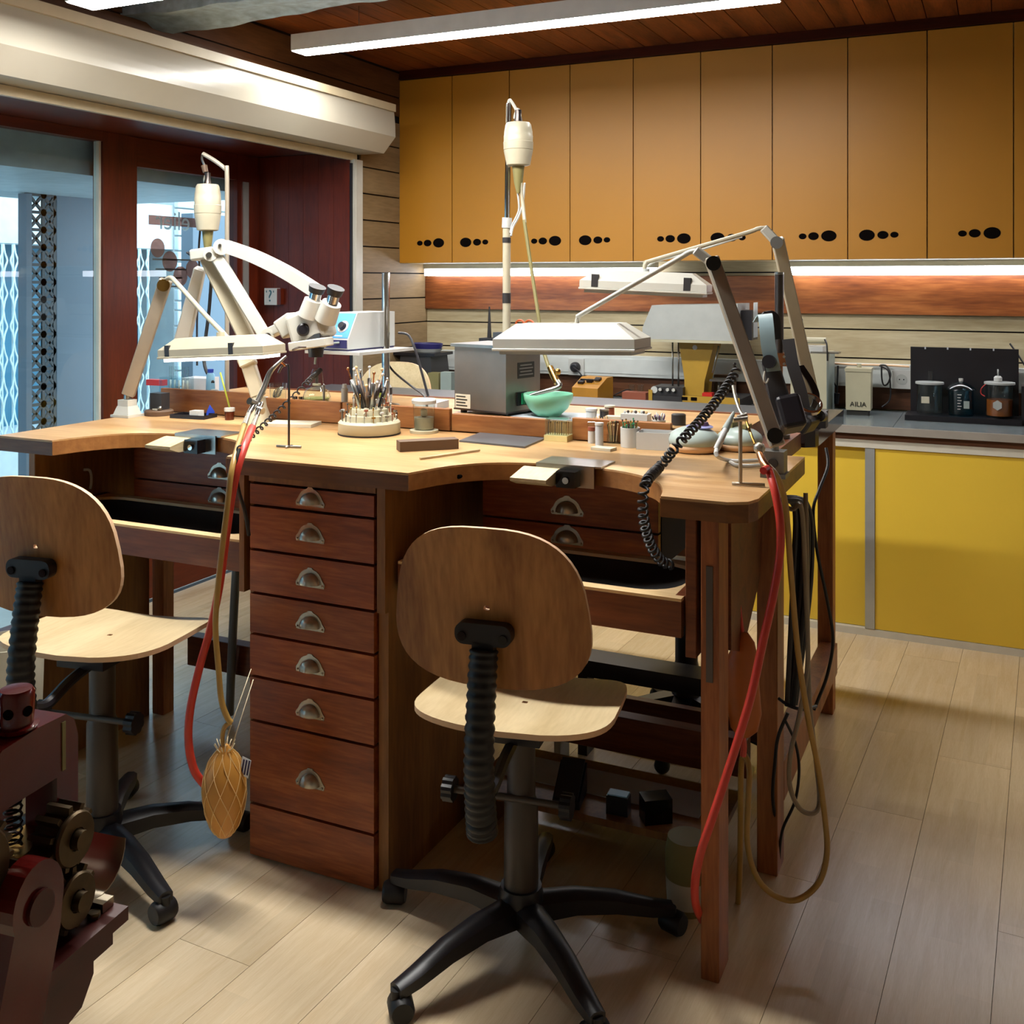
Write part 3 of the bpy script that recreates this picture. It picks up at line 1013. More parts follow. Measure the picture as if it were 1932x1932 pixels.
# runner board at the front edge of the cabinet sides
B().mm((DX1 + 0.006, -0.002, 0.665), (DX1 + 0.0285, 0.0135, 0.96)).build('edge_strip', 'carcass_wood', dc)
B().mm((DX0 - 0.028, -0.004, 0.665), (DX0 - 0.0125, 0.3, 0.96)).build('side_strip', 'carcass_wood', dc)

# ---- drawer boxes under each work place
def station(x0, x1, labeld, labelt, tx0, tx1):
    t = thing('apron_drawers', labeld, 'drawers', (x0, 2.45, 0.72), 0, 'shallow drawers under the bench tops')
    W = x1 - x0
    B().mm((0, 0.022, 0.022), (W, 0.235, ZT - TH - 0.7215)).build('case', 'dark_gap', t)
    for zl, zt, hz in ((0.112, 0.239, 0.142), (0.040, 0.106, 0.068)):
        d = B().mm((0.002, 0, zl), (W - 0.002, 0.021, zt)).build('drawer', 'drawer_wood', t, bevel=0.0012)
        handle(d, W * 0.5, 0, hz, 1.05)
    B().mm((0, 0.004, 0.022), (W, 0.021, 0.038)).build('lower_rail', 'rail_wood', t)
    # pull-out tray lined with black hide
    q = thing('catch_tray', labelt, 'tray', (tx0, 2.115, 0.69), 0, 'pull-out trays lined with black hide')
    Wt = tx1 - tx0
    B().mm((0, 0, 0.012), (Wt, 0.02, 0.087)).build('front_board', 'rail_wood', q, bevel=0.002)
    B().mm((0, 0.0, 0.0875), (Wt, 0.022, 0.094)).build('front_edging', 'pale_wood', q)
    B().mm((0, 0.0205, 0.03), (0.02, 0.305, 0.093)).build('side_board', 'rail_wood', q)
    B().mm((Wt - 0.02, 0.0205, 0.03), (Wt, 0.305, 0.093)).build('side_board', 'rail_wood', q)
    # pale rim with rounded inner corners
    ring = B()
    inner = rrect(Wt - 0.05, 0.235, 0.09, 6, Wt / 2, 0.155)
    outer = []
    for (px_, py_) in inner:
        outer.append((min(max((px_ - Wt / 2) * 1.25 + Wt / 2, 0.0205), Wt - 0.0205), min(max((py_ - 0.155) * 1.25 + 0.155, 0.0225), 0.304)))
    n = len(inner)
    for i in range(n):
        j = (i + 1) % n
        a = [ring.vert((p[0], p[1], 0.092)) for p in (inner[i], inner[j], outer[j], outer[i])]
        c = [ring.vert((p[0], p[1], 0.084)) for p in (inner[i], inner[j], outer[j], outer[i])]
        ring.face(a); ring.face(c[::-1])
        for m in range(4):
            ring.face([a[m], a[(m + 1) % 4], c[(m + 1) % 4], c[m]])
    ring.build('rim', 'pale_wood', q)
    def hide(u, v):
        r = v
        a = 2 * PI * u
        # map onto the rounded inner outline
        k = (u * n) % n
        i = int(k) % n; j = (i + 1) % n; f = k - int(k)
        px_ = inner[i][0] + (inner[j][0] - inner[i][0]) * f
        py_ = inner[i][1] + (inner[j][1] - inner[i][1]) * f
        cx_, cy_ = Wt / 2, 0.155
        return (cx_ + (px_ - cx_) * r, cy_ + (py_ - cy_) * r, 0.0835 - 0.055 * (1 - r ** 3))
    B().grid(hide, n * 2, 6).build('hide_lining', 'leather_black', q)
    return t
station(-1.24, -0.755, 'two shallow drawers under the right hand work place', 'hide lined tray under the right hand work place', -1.295, -0.604)
station(-2.47, -1.78, 'two shallow drawers under the left hand work place', 'hide lined tray under the left hand work place', -2.56, -1.76)

# ---- supporting frame: end panel, legs, rails and gusset
zl_ = ZT - TH - 0.0005
def leg(x, y, w, d, h):
    return B().mm((x - w / 2, y - d / 2, 0), (x + w / 2, y + d / 2, h)).build('leg', 'leg_wood', wt if y < 3 else rt_, bevel=0.002, world=True)
l0 = leg(-0.5435, 2.158, 0.038, 0.085, zl_)
B().mm((-0.5505, 2.1125, 0.62), (-0.5365, 2.1155, 0.86)).build('slot_strip', 'dark_steel', l0, world=True)
for x, y, w, d, h in ((-0.515, 2.60, 0.05, 0.085, zl_), (-0.53, 3.62, 0.05, 0.06, zl_ - 0.004), (-2.55, 2.66, 0.05, 0.05, zl_), (-2.06, 2.84, 0.055, 0.05, 0.66), (-2.55, 3.62, 0.05, 0.05, zl_ - 0.004), (-1.52, 3.62, 0.06, 0.06, zl_ - 0.004)):
    leg(x, y, w, d, h)
def part(name, a, b2, m='rail_wood', bevel=0.0015):
    return B().mm(a, b2).build(name, m, rt_ if a[1] > 3.0 or name == 'end_stretcher' else wt, world=True, bevel=bevel)
part('rail', (-2.55, 2.90, 0.66), (-0.65, 2.92, 0.95))
part('tray_upright', (-0.598, 2.125, 0.66), (-0.574, 2.44, 0.96))
g = B()
g.prism([(2.205, 0.9605), (2.555, 0.9605), (2.50, 0.74), (2.32, 0.62), (2.205, 0.66)], 0, 0.018, ((-0.538, 0, 0), (0, 1, 0), (0, 0, 1), (1, 0, 0)))
g.build('gusset', 'rail_wood', wt, world=True)
hk = B().tube([(-2.56, 2.335, 0.867), (-2.555, 2.351, 0.864), (-2.555, 2.359, 0.847), (-2.555, 2.359, 0.821), (-2.56, 2.36, 0.804)], 0.004, seg=8)
hk.build('white_hook', 'off_white', wt, world=True)
part('end_panel', (-2.597, 2.165, 0), (-2.571, 2.62, zl_), 'carcass_wood')
part('stretcher', (-2.5, 2.72, 0.145), (-0.6, 2.765, 0.245))
part('stretcher', (-1.28, 3.05, 0.10), (-0.56, 3.08, 0.16))
part('end_stretcher', (-0.545, 2.645, 0.145), (-0.49, 3.585, 0.245), 'leg_wood')
tag(B().mm((0, 0, 0), (0.66, 0.28, 0.018)).mm((0.02, 0.02, -0.0995), (0.05, 0.26, -0.0005)).mm((0.60, 0.02, -0.0995), (0.63, 0.26, -0.0005)).build('foot_shelf', 'carcass_wood', None, (-1.27, 2.42, 0.10)), 'low wooden foot shelf under the right work place', 'shelf')

# ---- bench pins on steel plates
def bench_pin(cx, label, group='bench pins'):
    t = thing('bench_pin', label, 'bench pin', (cx, 2.32, ZT), 0, group)
    B().mm((-0.075, -0.012, 0.0006), (0.092, 0.085, 0.0045)).build('plate', 'steel', t, bevel=0.0012)
    B().mm((-0.075, -0.0155, -0.048), (0.075, -0.0125, 0.0045)).build('front_flange', 'steel', t)
    p = B()
    p.prism([(0, 0), (0, -0.034), (-0.05, -0.034), (-0.085, -0.022), (-0.085, -0.014), (-0.01, 0)], -0.105, -0.012, ((0, -0.016, -0.006), (0, 1, 0), (0, 0, 1), (1, 0, 0)))
    p.build('wooden_pin', 'pin_wood', t, bevel=0.003)
    B().mm((-0.008, -0.050, -0.044), (0.040, -0.016, -0.006)).build('clamp', 'black_gloss', t, bevel=0.004)
    B().cyl((0.018, -0.0505, -0.026), (0.018, -0.056, -0.026), 0.008, seg=10).build('clamp_screw', 'chrome', t)
    return t
bench_pin(-0.945, 'steel plate with pale bench pin at the right cut-out')
bench_pin(-2.09, 'steel plate with pale bench pin at the left cut-out')

# ================================================================== CHAIRS
def superell(a, w, h, e, taper=0.0):
    c, s_ = math.cos(a), math.sin(a)
    x = w / 2 * math.copysign(abs(c) ** (2 / e), c)
    z = h / 2 * math.copysign(abs(s_) ** (2 / e), s_)
    return x * (1 - taper * z / h), z

def plywood_chair(label, loc, rz, seat_z, back_mat='ply_back_shaded', base_rot=22, back_dz=0.0, group='plywood swivel chairs'):
    t = thing('swivel_chair', label, 'chair', (loc[0], loc[1], 0), rz, group)
    # seat: dished plywood shell
    sw, sd = 0.43, 0.39
    def seat(u, v):
        a = 2 * PI * u
        x, y = superell(a, sw, sd, 4.2, 0.06)
        r = 0.03 + 0.97 * v
        x *= r; y *= r
        z = seat_z + 0.020 * (x / 0.215) ** 2 - 0.012 * max(0, y / 0.195) ** 2 + 0.016 * max(0, -y / 0.195) ** 2
        return (x, y + 0.03, z)
    s_ = B().grid(seat, 44, 9, 0.012, lambda u, v: (0, 0, 1)).build('seat', 'ply_seat', t, sharp=45)
    s_.data.materials.append(M('ply_edge'))
    for sx in (-0.02, 0.03):
        B().cyl((sx, -0.05, seat_z + 0.0008), (sx, -0.05, seat_z + 0.0018), 0.006, seg=10).build('bolt_head', 'dark_steel', s_)
    # backrest
    bz = seat_z + 0.288 + back_dz
    def back(u, v):
        a = 2 * PI * u
        x, z = superell(a, 0.40, 0.325, 2.9, 0.22)
        r = 0.03 + 0.97 * v
        x *= r; z *= r
        return (x, -0.225 + 0.55 * x * x - 0.10 * z - 0.4 * max(0, z) ** 2, bz + z)
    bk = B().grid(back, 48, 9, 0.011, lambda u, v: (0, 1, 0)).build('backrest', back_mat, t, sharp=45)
    bk.data.materials.append(M('ply_edge'))
    # bracket on the back with two bolts
    br = B()
    br.prism(rrect(0.115, 0.042, 0.018, 5), 0, 0.026, ((0, -0.236, bz - 0.045), (1, 0, 0), (0, 0, 1), (0, -1, 0)))
    br.mm((-0.022, -0.262, bz - 0.085), (0.022, -0.24, bz - 0.06))
    k = br.build('back_bracket', 'black_plastic', t, bevel=0.004, bseg=2)
    for sx in (-0.042, 0.042):
        B().cyl((sx, -0.262, bz - 0.05), (sx, -0.266, bz - 0.05), 0.009, seg=12).build('bolt', 'black_gloss', k)
    # corrugated sleeve over the back support
    path = smooth_path([(0, -0.252, bz - 0.075), (0, -0.268, bz - 0.16), (0.0, -0.282, bz - 0.27), (0.0, -0.275, bz - 0.36), (0.0, -0.262, bz - 0.43)], 20)
    n = len(path)
    turns = 22
    sl = B()
    sl.tube(path, lambda q: 0.0245 + 0.0045 * abs(math.sin(PI * turns * q)) + 0.003 * q, seg=14, smooth=False)
    sl.build('bellows', 'black_rubber', t, sharp=70)
    # support bar from the seat mechanism into the sleeve
    B().tube([(0, -0.02, seat_z - 0.045), (0, -0.12, seat_z - 0.06), (0, -0.20, seat_z - 0.085), (0, -0.255, seat_z - 0.07)], 0.013, seg=8).build('support_bar', 'black_plastic', t)
    # mechanism and column
    B().box((0, 0.0, seat_z - 0.030), (0.13, 0.17, 0.030)).build('seat_plate', 'black_plastic', t, bevel=0.004)
    hz = seat_z - 0.185
    B().lathe([(0.036, 0.105), (0.038, 0.115), (0.037, hz - 0.02), (0.031, hz - 0.005), (0.031, seat_z - 0.0455)], (0, 0, 0), 20).build('column', 'column_grey', t)
    ax = B().cyl((-0.145, -0.03, hz), (0.105, -0.03, hz), 0.008, seg=10).build('adjusting_shaft', 'column_grey', t)
    for sx in (-0.155, 0.11):
        kb = B()
        prof = []
        for i in range(24):
            a = 2 * PI * i / 24
            r = 0.027 if i % 3 else 0.024
            prof.append((r * math.cos(a), r * math.sin(a)))
        kb.prism(prof, -0.012, 0.012, ((sx, -0.03, hz), (0, 1, 0), (0, 0, 1), (1, 0, 0)))
        kb.build('adjusting_knob', 'black_plastic', t, bevel=0.002)
    # five star base with castors
    B().lathe([(0.0, 0.07), (0.048, 0.07), (0.052, 0.10), (0.045, 0.135), (0.0, 0.136)], (0, 0, 0), 20).build('hub', 'black_plastic', t)
    for i in range(5):
        a = R(base_rot + 72 * i) - rz
        dx, dy = math.cos(a), math.sin(a)
        lg = B()
        P_ = [(0.035, 0.115), (0.12, 0.117), (0.21, 0.105), (0.29, 0.082), (0.338, 0.072)]
        Wd = [0.062, 0.052, 0.046, 0.040, 0.034]
        Ht = [0.05, 0.044, 0.038, 0.030, 0.024]
        prev = None
        for (r, z), w, h in zip(P_, Wd, Ht):
            ring = [lg.vert((dx * r - dy * o * w / 2, dy * r + dx * o * w / 2, zz)) for o, zz in ((-1, z - h), (1, z - h), (1, z - h * 0.25), (0.45, z), (-0.45, z), (-1, z - h * 0.25))]
            if prev:
                for m in range(6):
                    lg.face([prev[m], prev[(m + 1) % 6], ring[(m + 1) % 6], ring[m]], True)
            else:
                lg.face(ring[::-1])
            prev = ring
        lg.face(prev)
        L_ = lg.build('base_leg', 'black_plastic', t, sharp=50)
        cx_, cy_ = dx * 0.335, dy * 0.335
        wa = a + R(40 + 37 * i)
        wx, wy = math.cos(wa), math.sin(wa)
        c = B()
        c.cyl((cx_, cy_, 0.040), (cx_, cy_, 0.062), 0.012, seg=10)
        c.lathe([(0.0, -0.026), (0.021, -0.026), (0.0255, -0.018), (0.0255, 0.018), (0.021, 0.026), (0.0, 0.026)], (cx_ + wx * 0.008, cy_ + wy * 0.008, 0.0262), 18, axis=(-wy, wx, 0))
        c.build('castor', 'black_rubber', t)
    return t

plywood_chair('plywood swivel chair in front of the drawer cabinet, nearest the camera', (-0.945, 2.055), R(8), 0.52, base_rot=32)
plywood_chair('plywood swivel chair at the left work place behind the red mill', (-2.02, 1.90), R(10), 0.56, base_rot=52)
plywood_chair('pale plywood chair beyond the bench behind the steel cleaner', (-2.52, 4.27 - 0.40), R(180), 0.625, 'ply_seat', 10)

# low black stool half hidden under the bench
st = thing('swivel_stool', 'low black swivel stool with star base under the far bench half', 'stool', (-0.905, 3.23, 0))
B().lathe([(0.0, 0.0), (0.16, 0.0), (0.175, 0.012), (0.175, 0.035), (0.15, 0.055), (0.0, 0.06)], (0, 0, 0.50), 24).build('seat', 'black_rubber', st)
B().lathe([(0.05, 0.08), (0.045, 0.2), (0.036, 0.24), (0.036, 0.5)], (0, 0, 0), 18).build('column', 'black_plastic', st)
for i in range(5):
    a = R(55 + 72 * i)
    B().bar((0.03 * math.cos(a), 0.03 * math.sin(a), 0.115), (0.29 * math.cos(a), 0.29 * math.sin(a), 0.06), 0.06, 0.05, w1=0.035, h1=0.025).build('base_leg', 'black_plastic', st, bevel=0.006, bseg=2)
    B().sphere((0.28 * math.cos(a), 0.28 * math.sin(a), 0.0245), 0.024, sc=(1, 1, 1)).build('castor', 'black_rubber', st)

# ================================================================== ROLLING MILL
ml = thing('rolling_mill', 'dark red hand rolling mill with brass coloured gears on a stand', 'rolling mill', (-1.149, 0.931, 0.0), R(7))
Zb = 0.621          # top of base plate
# local: x to the gear side, y away from the camera, z up
B().mm((-0.09, -0.16, Zb - 0.008), (0.125, 0.070, Zb + 0.010)).build('base_plate', 'mill_red_dull', ml, bevel=0.003)
B().mm((-0.08, -0.15, Zb - 0.034), (0.112, 0.056, Zb - 0.0085)).build('lower_plate', 'mill_red_dull', ml, bevel=0.003)
br = B()
br.prism([(-0.14, Zb - 0.0345), (0.052, Zb - 0.0345), (0.052, Zb - 0.075), (0.03, Zb - 0.105), (-0.10, Zb - 0.135), (-0.14, Zb - 0.135)], -0.02, 0.085, ((0, 0, 0), (0, 1, 0), (0, 0, 1), (1, 0, 0)))
br.build('bracket', 'mill_red_dull', ml, bevel=0.006, bseg=2)
B().cyl((0.035, 0.01, 0.02), (0.035, 0.01, Zb - 0.108), 0.027, seg=20).build('stand_column', 'mill_red', ml)
B().lathe([(0.14, 0.0), (0.14, 0.012), (0.04, 0.022), (0.028, 0.05)], (0.035, 0.01, 0.0), 24).build('foot_plate', 'mill_red', ml)

def housing(x0, x1):
    out = [(-0.10, 0.0105), (0.05, 0.0105), (0.05, 0.235), (0.043, 0.258), (0.028, 0.270), (-0.02, 0.272), (-0.078, 0.268), (-0.094, 0.256), (-0.10, 0.235)]
    win = [(-0.078, 0.03), (0.012, 0.03), (0.012, 0.195), (-0.078, 0.195)]
    h = B()
    for x, flip in ((x0, 1), (x1, 0)):
        # frame face = outer ring minus window, as quads around the window
        parts = [[(-0.10, 0.0105), (0.05, 0.0105), (0.05, 0.03), (-0.10, 0.03)], [(-0.10, 0.03), (-0.078, 0.03), (-0.078, 0.195), (-0.10, 0.195)], [(0.012, 0.03), (0.05, 0.03), (0.05, 0.195), (0.012, 0.195)], [(-0.10, 0.195), (0.05, 0.195), (0.05, 0.235), (0.043, 0.258), (0.028, 0.270), (-0.02, 0.272), (-0.078, 0.268), (-0.094, 0.256), (-0.10, 0.235)]]
    for p in parts:
        h.prism(p, x0, x1, ((0, 0, Zb), (0, 1, 0), (0, 0, 1), (1, 0, 0)))
    return h.build('housing', 'mill_red', ml, sharp=50)
housing(0.012, 0.062)
housing(-0.082, -0.045)
# bearing blocks and springs in the windows
for xm in (0.037,):
    B().mm((xm - 0.024, -0.077, Zb + 0.118), (xm + 0.028, 0.0118, Zb + 0.128)).build('bearing_plate', 'brass', ml, bevel=0.002)
    B().mm((xm - 0.02, -0.072, Zb + 0.095), (xm + 0.02, 0.008, Zb + 0.1175)).build('bearing_block', 'gear_steel', ml, bevel=0.002)
    B().coil([(xm, -0.035, Zb + 0.1285), (xm, -0.035, Zb + 0.194)], 0.010, 0.0018, 7, seg=5).build('spring', 'dark_steel', ml)
# rollers
for zc_ in (0.055, 0.108):
    B().cyl((-0.044, -0.032, Zb + zc_), (0.0115, -0.032, Zb + zc_), 0.026, seg=24).build('roller', 'chrome', ml)
# pressure screw heads on top
for xm, s_ in ((0.037, 1.12), (-0.064, 0.9)):
    hd = B().lathe([(0.021 * s_, 0.0), (0.024 * s_, 0.006), (0.0185 * s_, 0.0065), (0.0195 * s_, 0.045), (0.017 * s_, 0.05), (0.0, 0.051)], (xm, -0.030, Zb + 0.2715), 22).build('screw_head', 'mill_red', ml)
    for a in (-70, -10):
        dx, dy = math.cos(R(a)), math.sin(R(a))
        B().cyl((xm + dx * 0.0195 * s_, -0.030 + dy * 0.0195 * s_, Zb + 0.2975), (xm + dx * 0.0202 * s_, -0.030 + dy * 0.0202 * s_, Zb + 0.2975), 0.0065, seg=12).build('tommy_hole', 'hole_black', hd)
B().mm((0.06, 0.02, Zb + 0.20), (0.0635, 0.026, Zb + 0.262)).build('paint_chip', 'olive', ml)

def gear(yc, zc_, r, teeth, x0, x1, flange=True, rot=0.0):
    g_ = B()
    pr = []
    for i in range(teeth):
        a0 = 2 * PI * i / teeth + rot
        w = 2 * PI / teeth
        for f, q in ((0.0, 0.74), (0.26, 0.74), (0.36, 1.0), (0.64, 1.0), (0.74, 0.74)):
            pr.append((r * q * math.cos(a0 + f * w), r * q * math.sin(a0 + f * w)))
    g_.prism(pr, x0, x1, ((0, yc, Zb + zc_), (0, 1, 0), (0, 0, 1), (1, 0, 0)))
    o = g_.build('gear', 'gear_steel', ml, bevel=0.0012)
    if flange:
        B().lathe([(r * 0.80, 0.0), (r * 0.83, 0.004), (r * 0.78, 0.007), (0.014, 0.0075), (0.014, 0.004), (0.0, 0.004)], (x1 + 0.0004, yc, Zb + zc_), 26, axis=(1, 0, 0)).build('gear_flange', 'gear_steel', o)
        B().cyl((x1 + 0.0046, yc, Zb + zc_), (x1 + 0.018, yc, Zb + zc_), 0.012, seg=18).build('shaft_end', 'gear_steel', o)
    return o
gear(-0.002, 0.131, 0.040, 11, 0.063, 0.098, True, 0.2)
gear(0.0, 0.053, 0.040, 11, 0.063, 0.098, True, 0.08)
gear(-0.078, 0.100, 0.036, 10, 0.064, 0.092, False, 0.3)
gear(-0.155, 0.165, 0.062, 18, 0.066, 0.094, True, 0.1)
# crank arm with round boss
cr = B()
out = []
for k in range(15):
    a = R(-20 + 220 * k / 14)
    out.append((0.040 * math.cos(a), 0.048 * math.sin(a)))
out += [(-0.062, -0.10), (-0.075, -0.22), (-0.02, -0.235), (0.012, -0.12), (0.034, -0.045)]
cr.prism(out, 0.100, 0.128, ((0, -0.090, Zb + 0.105), (0, 1, 0), (0, 0, 1), (1, 0, 0)))
ca_ = cr.build('crank_arm', 'mill_red', ml, bevel=0.005, bseg=2)
B().cyl((0.1285, -0.090, Zb + 0.101), (0.133, -0.090, Zb + 0.101), 0.020, seg=22).build('crank_boss', 'mill_red_dull', ca_, bevel=0.001)
B().cyl((0.1285, -0.138, Zb - 0.11), (0.21, -0.138, Zb - 0.11), 0.013, seg=16).build('crank_grip', 'mill_red_dull', ca_)
# curved feed lip
def lip(u, v):
    a = R(-30 + 120 * v)
    return (0.02 + 0.085 * u, 0.045 + 0.045 * math.sin(a), Zb + 0.035 + 0.05 * (1 - math.cos(a)) + 0.0 * v)
B().grid(lip, 4, 8, 0.0015, lambda u, v: (0, 0.7, -0.7)).build('feed_lip', 'bolt_steel', ml)
B().mm((0.07, 0.045, Zb + 0.0105), (0.105, 0.066, Zb + 0.022)).build('lip_foot', 'bolt_steel', ml)
for yy in (-0.13, 0.035):
    B().cyl((0.10, yy, Zb + 0.0103), (0.10, yy, Zb + 0.018), 0.008, seg=6).build('base_bolt', 'gear_steel', ml)

# ================================================================== THINGS ON THE NEAR BENCH TOP AND CENTRE SHELF
ZS = 1.0525          # top of the centre shelf

def turned(name, label, cat, loc, parts, group=None, seg=20):
    """thing made of turned parts: (part name, profile, material)"""
    if len(parts) == 1:
        o = B().lathe(parts[0][1], (0, 0, 0), seg).build(name, parts[0][2], None, loc)
        return tag(o, label, cat, group)
    t = thing(name, label, cat, loc, 0, group)
    for n_, prof, m in parts:
        B().lathe(prof, (0, 0, 0), seg).build(n_, m, t)
    return t

def boxy(name, label, cat, loc, d, m, rz=0.0, bevel=0.002, group=None):
    o = B().mm((-d[0] / 2, -d[1] / 2, 0), (d[0] / 2, d[1] / 2, d[2])).build(name, m, None, loc, rz, bevel)
    return tag(o, label, cat, group)

G = 0.0004   # hairline gap so that things rest without sharing a plane

# --- bur stand: turned tiers with many small tools
bs_loc = (-1.664, 2.559, 1.005)
t = thing('bur_stand', 'round white stepped stand full of burs beside the brown block', 'tool stand', (bs_loc[0], bs_loc[1], ZT + G))
B().lathe([(0.0, 0.0), (0.088, 0.0), (0.09, 0.004), (0.09, 0.034), (0.084, 0.040), (0.072, 0.0405), (0.070, 0.056), (0.058, 0.057), (0.055, 0.074), (0.040, 0.075), (0.0, 0.076)], (0, 0, 0), 36).build('tiered_body', 'cream_plastic', t)
B().lathe([(0.0885, 0.0), (0.0915, 0.0), (0.0915, 0.004), (0.0885, 0.0042)], (0, 0, 0.0), 36, cap=False).build('base_ring', 'black_rubber', t)
rn = random.Random(3)
for r_, z_, n_, h_ in ((0.080, 0.040, 22, 0.020), (0.064, 0.0565, 16, 0.024), (0.047, 0.0745, 12, 0.03)):
    for i in range(n_):
        a = 2 * PI * (i + rn.uniform(-.2, .2)) / n_
        x, y = r_ * math.cos(a), r_ * math.sin(a)
        hh = h_ * rn.uniform(0.7, 1.35)
        b = B().cyl((x, y, z_), (x, y, z_ + hh), 0.0012, seg=6)
        k = rn.random()
        if k < 0.5: b.sphere((x, y, z_ + hh), 0.0032, seg=8, rings=5)
        elif k < 0.8: b.cyl((x, y, z_ + hh - 0.002), (x, y, z_ + hh + 0.003), 0.006, seg=10)
        else: b.cyl((x, y, z_ + hh - 0.002), (x, y, z_ + hh + 0.006), 0.003, 0.001, seg=8)
        b.build('bur', ('steel', 'brass', 'dark_steel', 'terracotta', 'white_plastic')[int(rn.random() * 5)], t)
for i in range(13):
    a = 2 * PI * i / 13 + 0.2
    r_ = 0.012 + 0.016 * (i % 2)
    x, y = r_ * math.cos(a), r_ * math.sin(a)
    l = Vector((math.cos(a) * 0.3, math.sin(a) * 0.3, 1)).normalized()
    hh = rn.uniform(0.07, 0.125)
    p0 = Vector((x, y, 0.0745)); p1 = p0 + l * hh * 0.72; p2 = p0 + l * hh
    hd = B().cyl(p0, p1, 0.0045, 0.0058, seg=8).build('tool_handle', ('dark_steel', 'black_plastic', 'stone_dark', 'steel')[i % 4], t)
    B().cyl(p1, p2, 0.0022, seg=6).sphere(p2, 0.005, seg=8, rings=5).build('tool_tip', ('white_plastic', 'chrome', 'pale_wood', 'copper')[i % 4], hd)

# --- wire hook stands
def hook_stand(label, base, top_z, lean, rz, m='dark_steel'):
    t = thing('hook_stand', label, 'stand', (base[0], base[1], ZT + G), rz, 'wire hook stands for the torches')
    B().cyl((-0.036, 0, 0.0035), (0.036, 0, 0.0035), 0.0032, seg=8).build('foot_bar', 'steel', t)
    B().cyl((0, -0.018, 0.0035), (0, 0.018, 0.0035), 0.0028, seg=8).build('cross_foot', 'steel', t)
    B().tube([(0, 0, 0.005), (0, 0, top_z - 0.02), (lean * 0.2, 0, top_z), (lean * 0.7, 0, top_z - 0.004), (lean, 0, top_z - 0.02)], 0.0032, seg=8).build('rod', m, t)
    return t
hook_stand('thin dark hook stand holding the torch at the bench middle', (-1.715, 2.248, 1.005), 0.219, -0.03, R(10))
hs2 = thing('hook_stand', 'grey rod stand on a T foot at the right end of the bench', 'stand', (-0.495, 2.254, ZT + G), R(12), 'wire hook stands for the torches')
B().cyl((-0.034, 0, 0.004), (0.036, 0, 0.004), 0.0035, seg=8).build('foot_bar', 'brushed', hs2)
B().cyl((-0.016, 0, 0.007), (-0.016, 0.0, 0.14), 0.0042, seg=10).build('rod', 'brushed', hs2)
B().cyl((-0.030, 0, 0.142), (0.0, 0, 0.146), 0.0055, seg=10).build('cross_clamp', 'steel', hs2)

# --- jar with lid and tools
tj = thing('glass_jar', 'clear jar with white lid on the bench beside the bur stand', 'jar', (-1.53, 2.645, ZT + G))
B().lathe([(0.0, 0.0), (0.042, 0.0), (0.042, 0.008), (0.0, 0.009)], seg=26).build('coaster', 'cream_plastic', tj)
B().lathe([(0.030, 0.0095), (0.033, 0.085), (0.0315, 0.085), (0.0285, 0.011)], seg=26, cap=False).build('glass', 'clear_glass', tj)
B().lathe([(0.0, 0.010), (0.027, 0.0105), (0.029, 0.045), (0.0, 0.046)], seg=22).build('contents', 'grey_liquid', tj)
B().lathe([(0.006, 0.0465), (0.010, 0.05), (0.010, 0.066), (0.004, 0.07)], seg=14).build('bottle_inside', 'white_plastic', tj)
B().lathe([(0.0, 0.0855), (0.036, 0.0855), (0.037, 0.095), (0.034, 0.099), (0.0, 0.0995)], seg=26).build('lid', 'white_plastic', tj)

# --- whetstone block, dark plate, stick, pad
pa, pb = Vector((-1.425, 2.309, 1.005)), Vector((-1.311, 2.419, 1.005))
boxy('whetstone_block', 'brown rectangular block lying before the glass jar', 'block', (pa.lerp(pb, .5).x, pa.lerp(pb, .5).y + 0.02, ZT + G), ((pb - pa).length, 0.042, 0.026), 'stone_dark', math.atan2(pb.y - pa.y, pb.x - pa.x), 0.0015)
pl_ = B()
cor = [(-1.352, 2.53, 1.005), (-1.143, 2.508, 1.005), (-1.155, 2.675, 1.005), (-1.368, 2.687, 1.005)]
pl_.prism([(p[0], p[1]) for p in cor], ZT + G, ZT + 0.005)
tag(pl_.build('steel_plate', 'slate', None), 'thin grey metal plate lying flat before the steel cleaner', 'plate')
sa_, sb_ = (-1.304, 2.234, 1.005), (-1.228, 2.411, 1.005)
tag(B().cyl((sa_[0], sa_[1], ZT + 0.004), (sb_[0], sb_[1], ZT + 0.004), 0.0032, seg=8).build('wooden_stick', 'pin_wood', None), 'pale thin stick lying on the front of the bench', 'stick')
boxy('paper_pad', 'cream paper pad lying by the microscope foot', 'pad', (-1.997 + 0.03, 2.625 - 0.025, ZT + G), (0.15, 0.085, 0.010), 'paper_warm', R(14), 0.001)

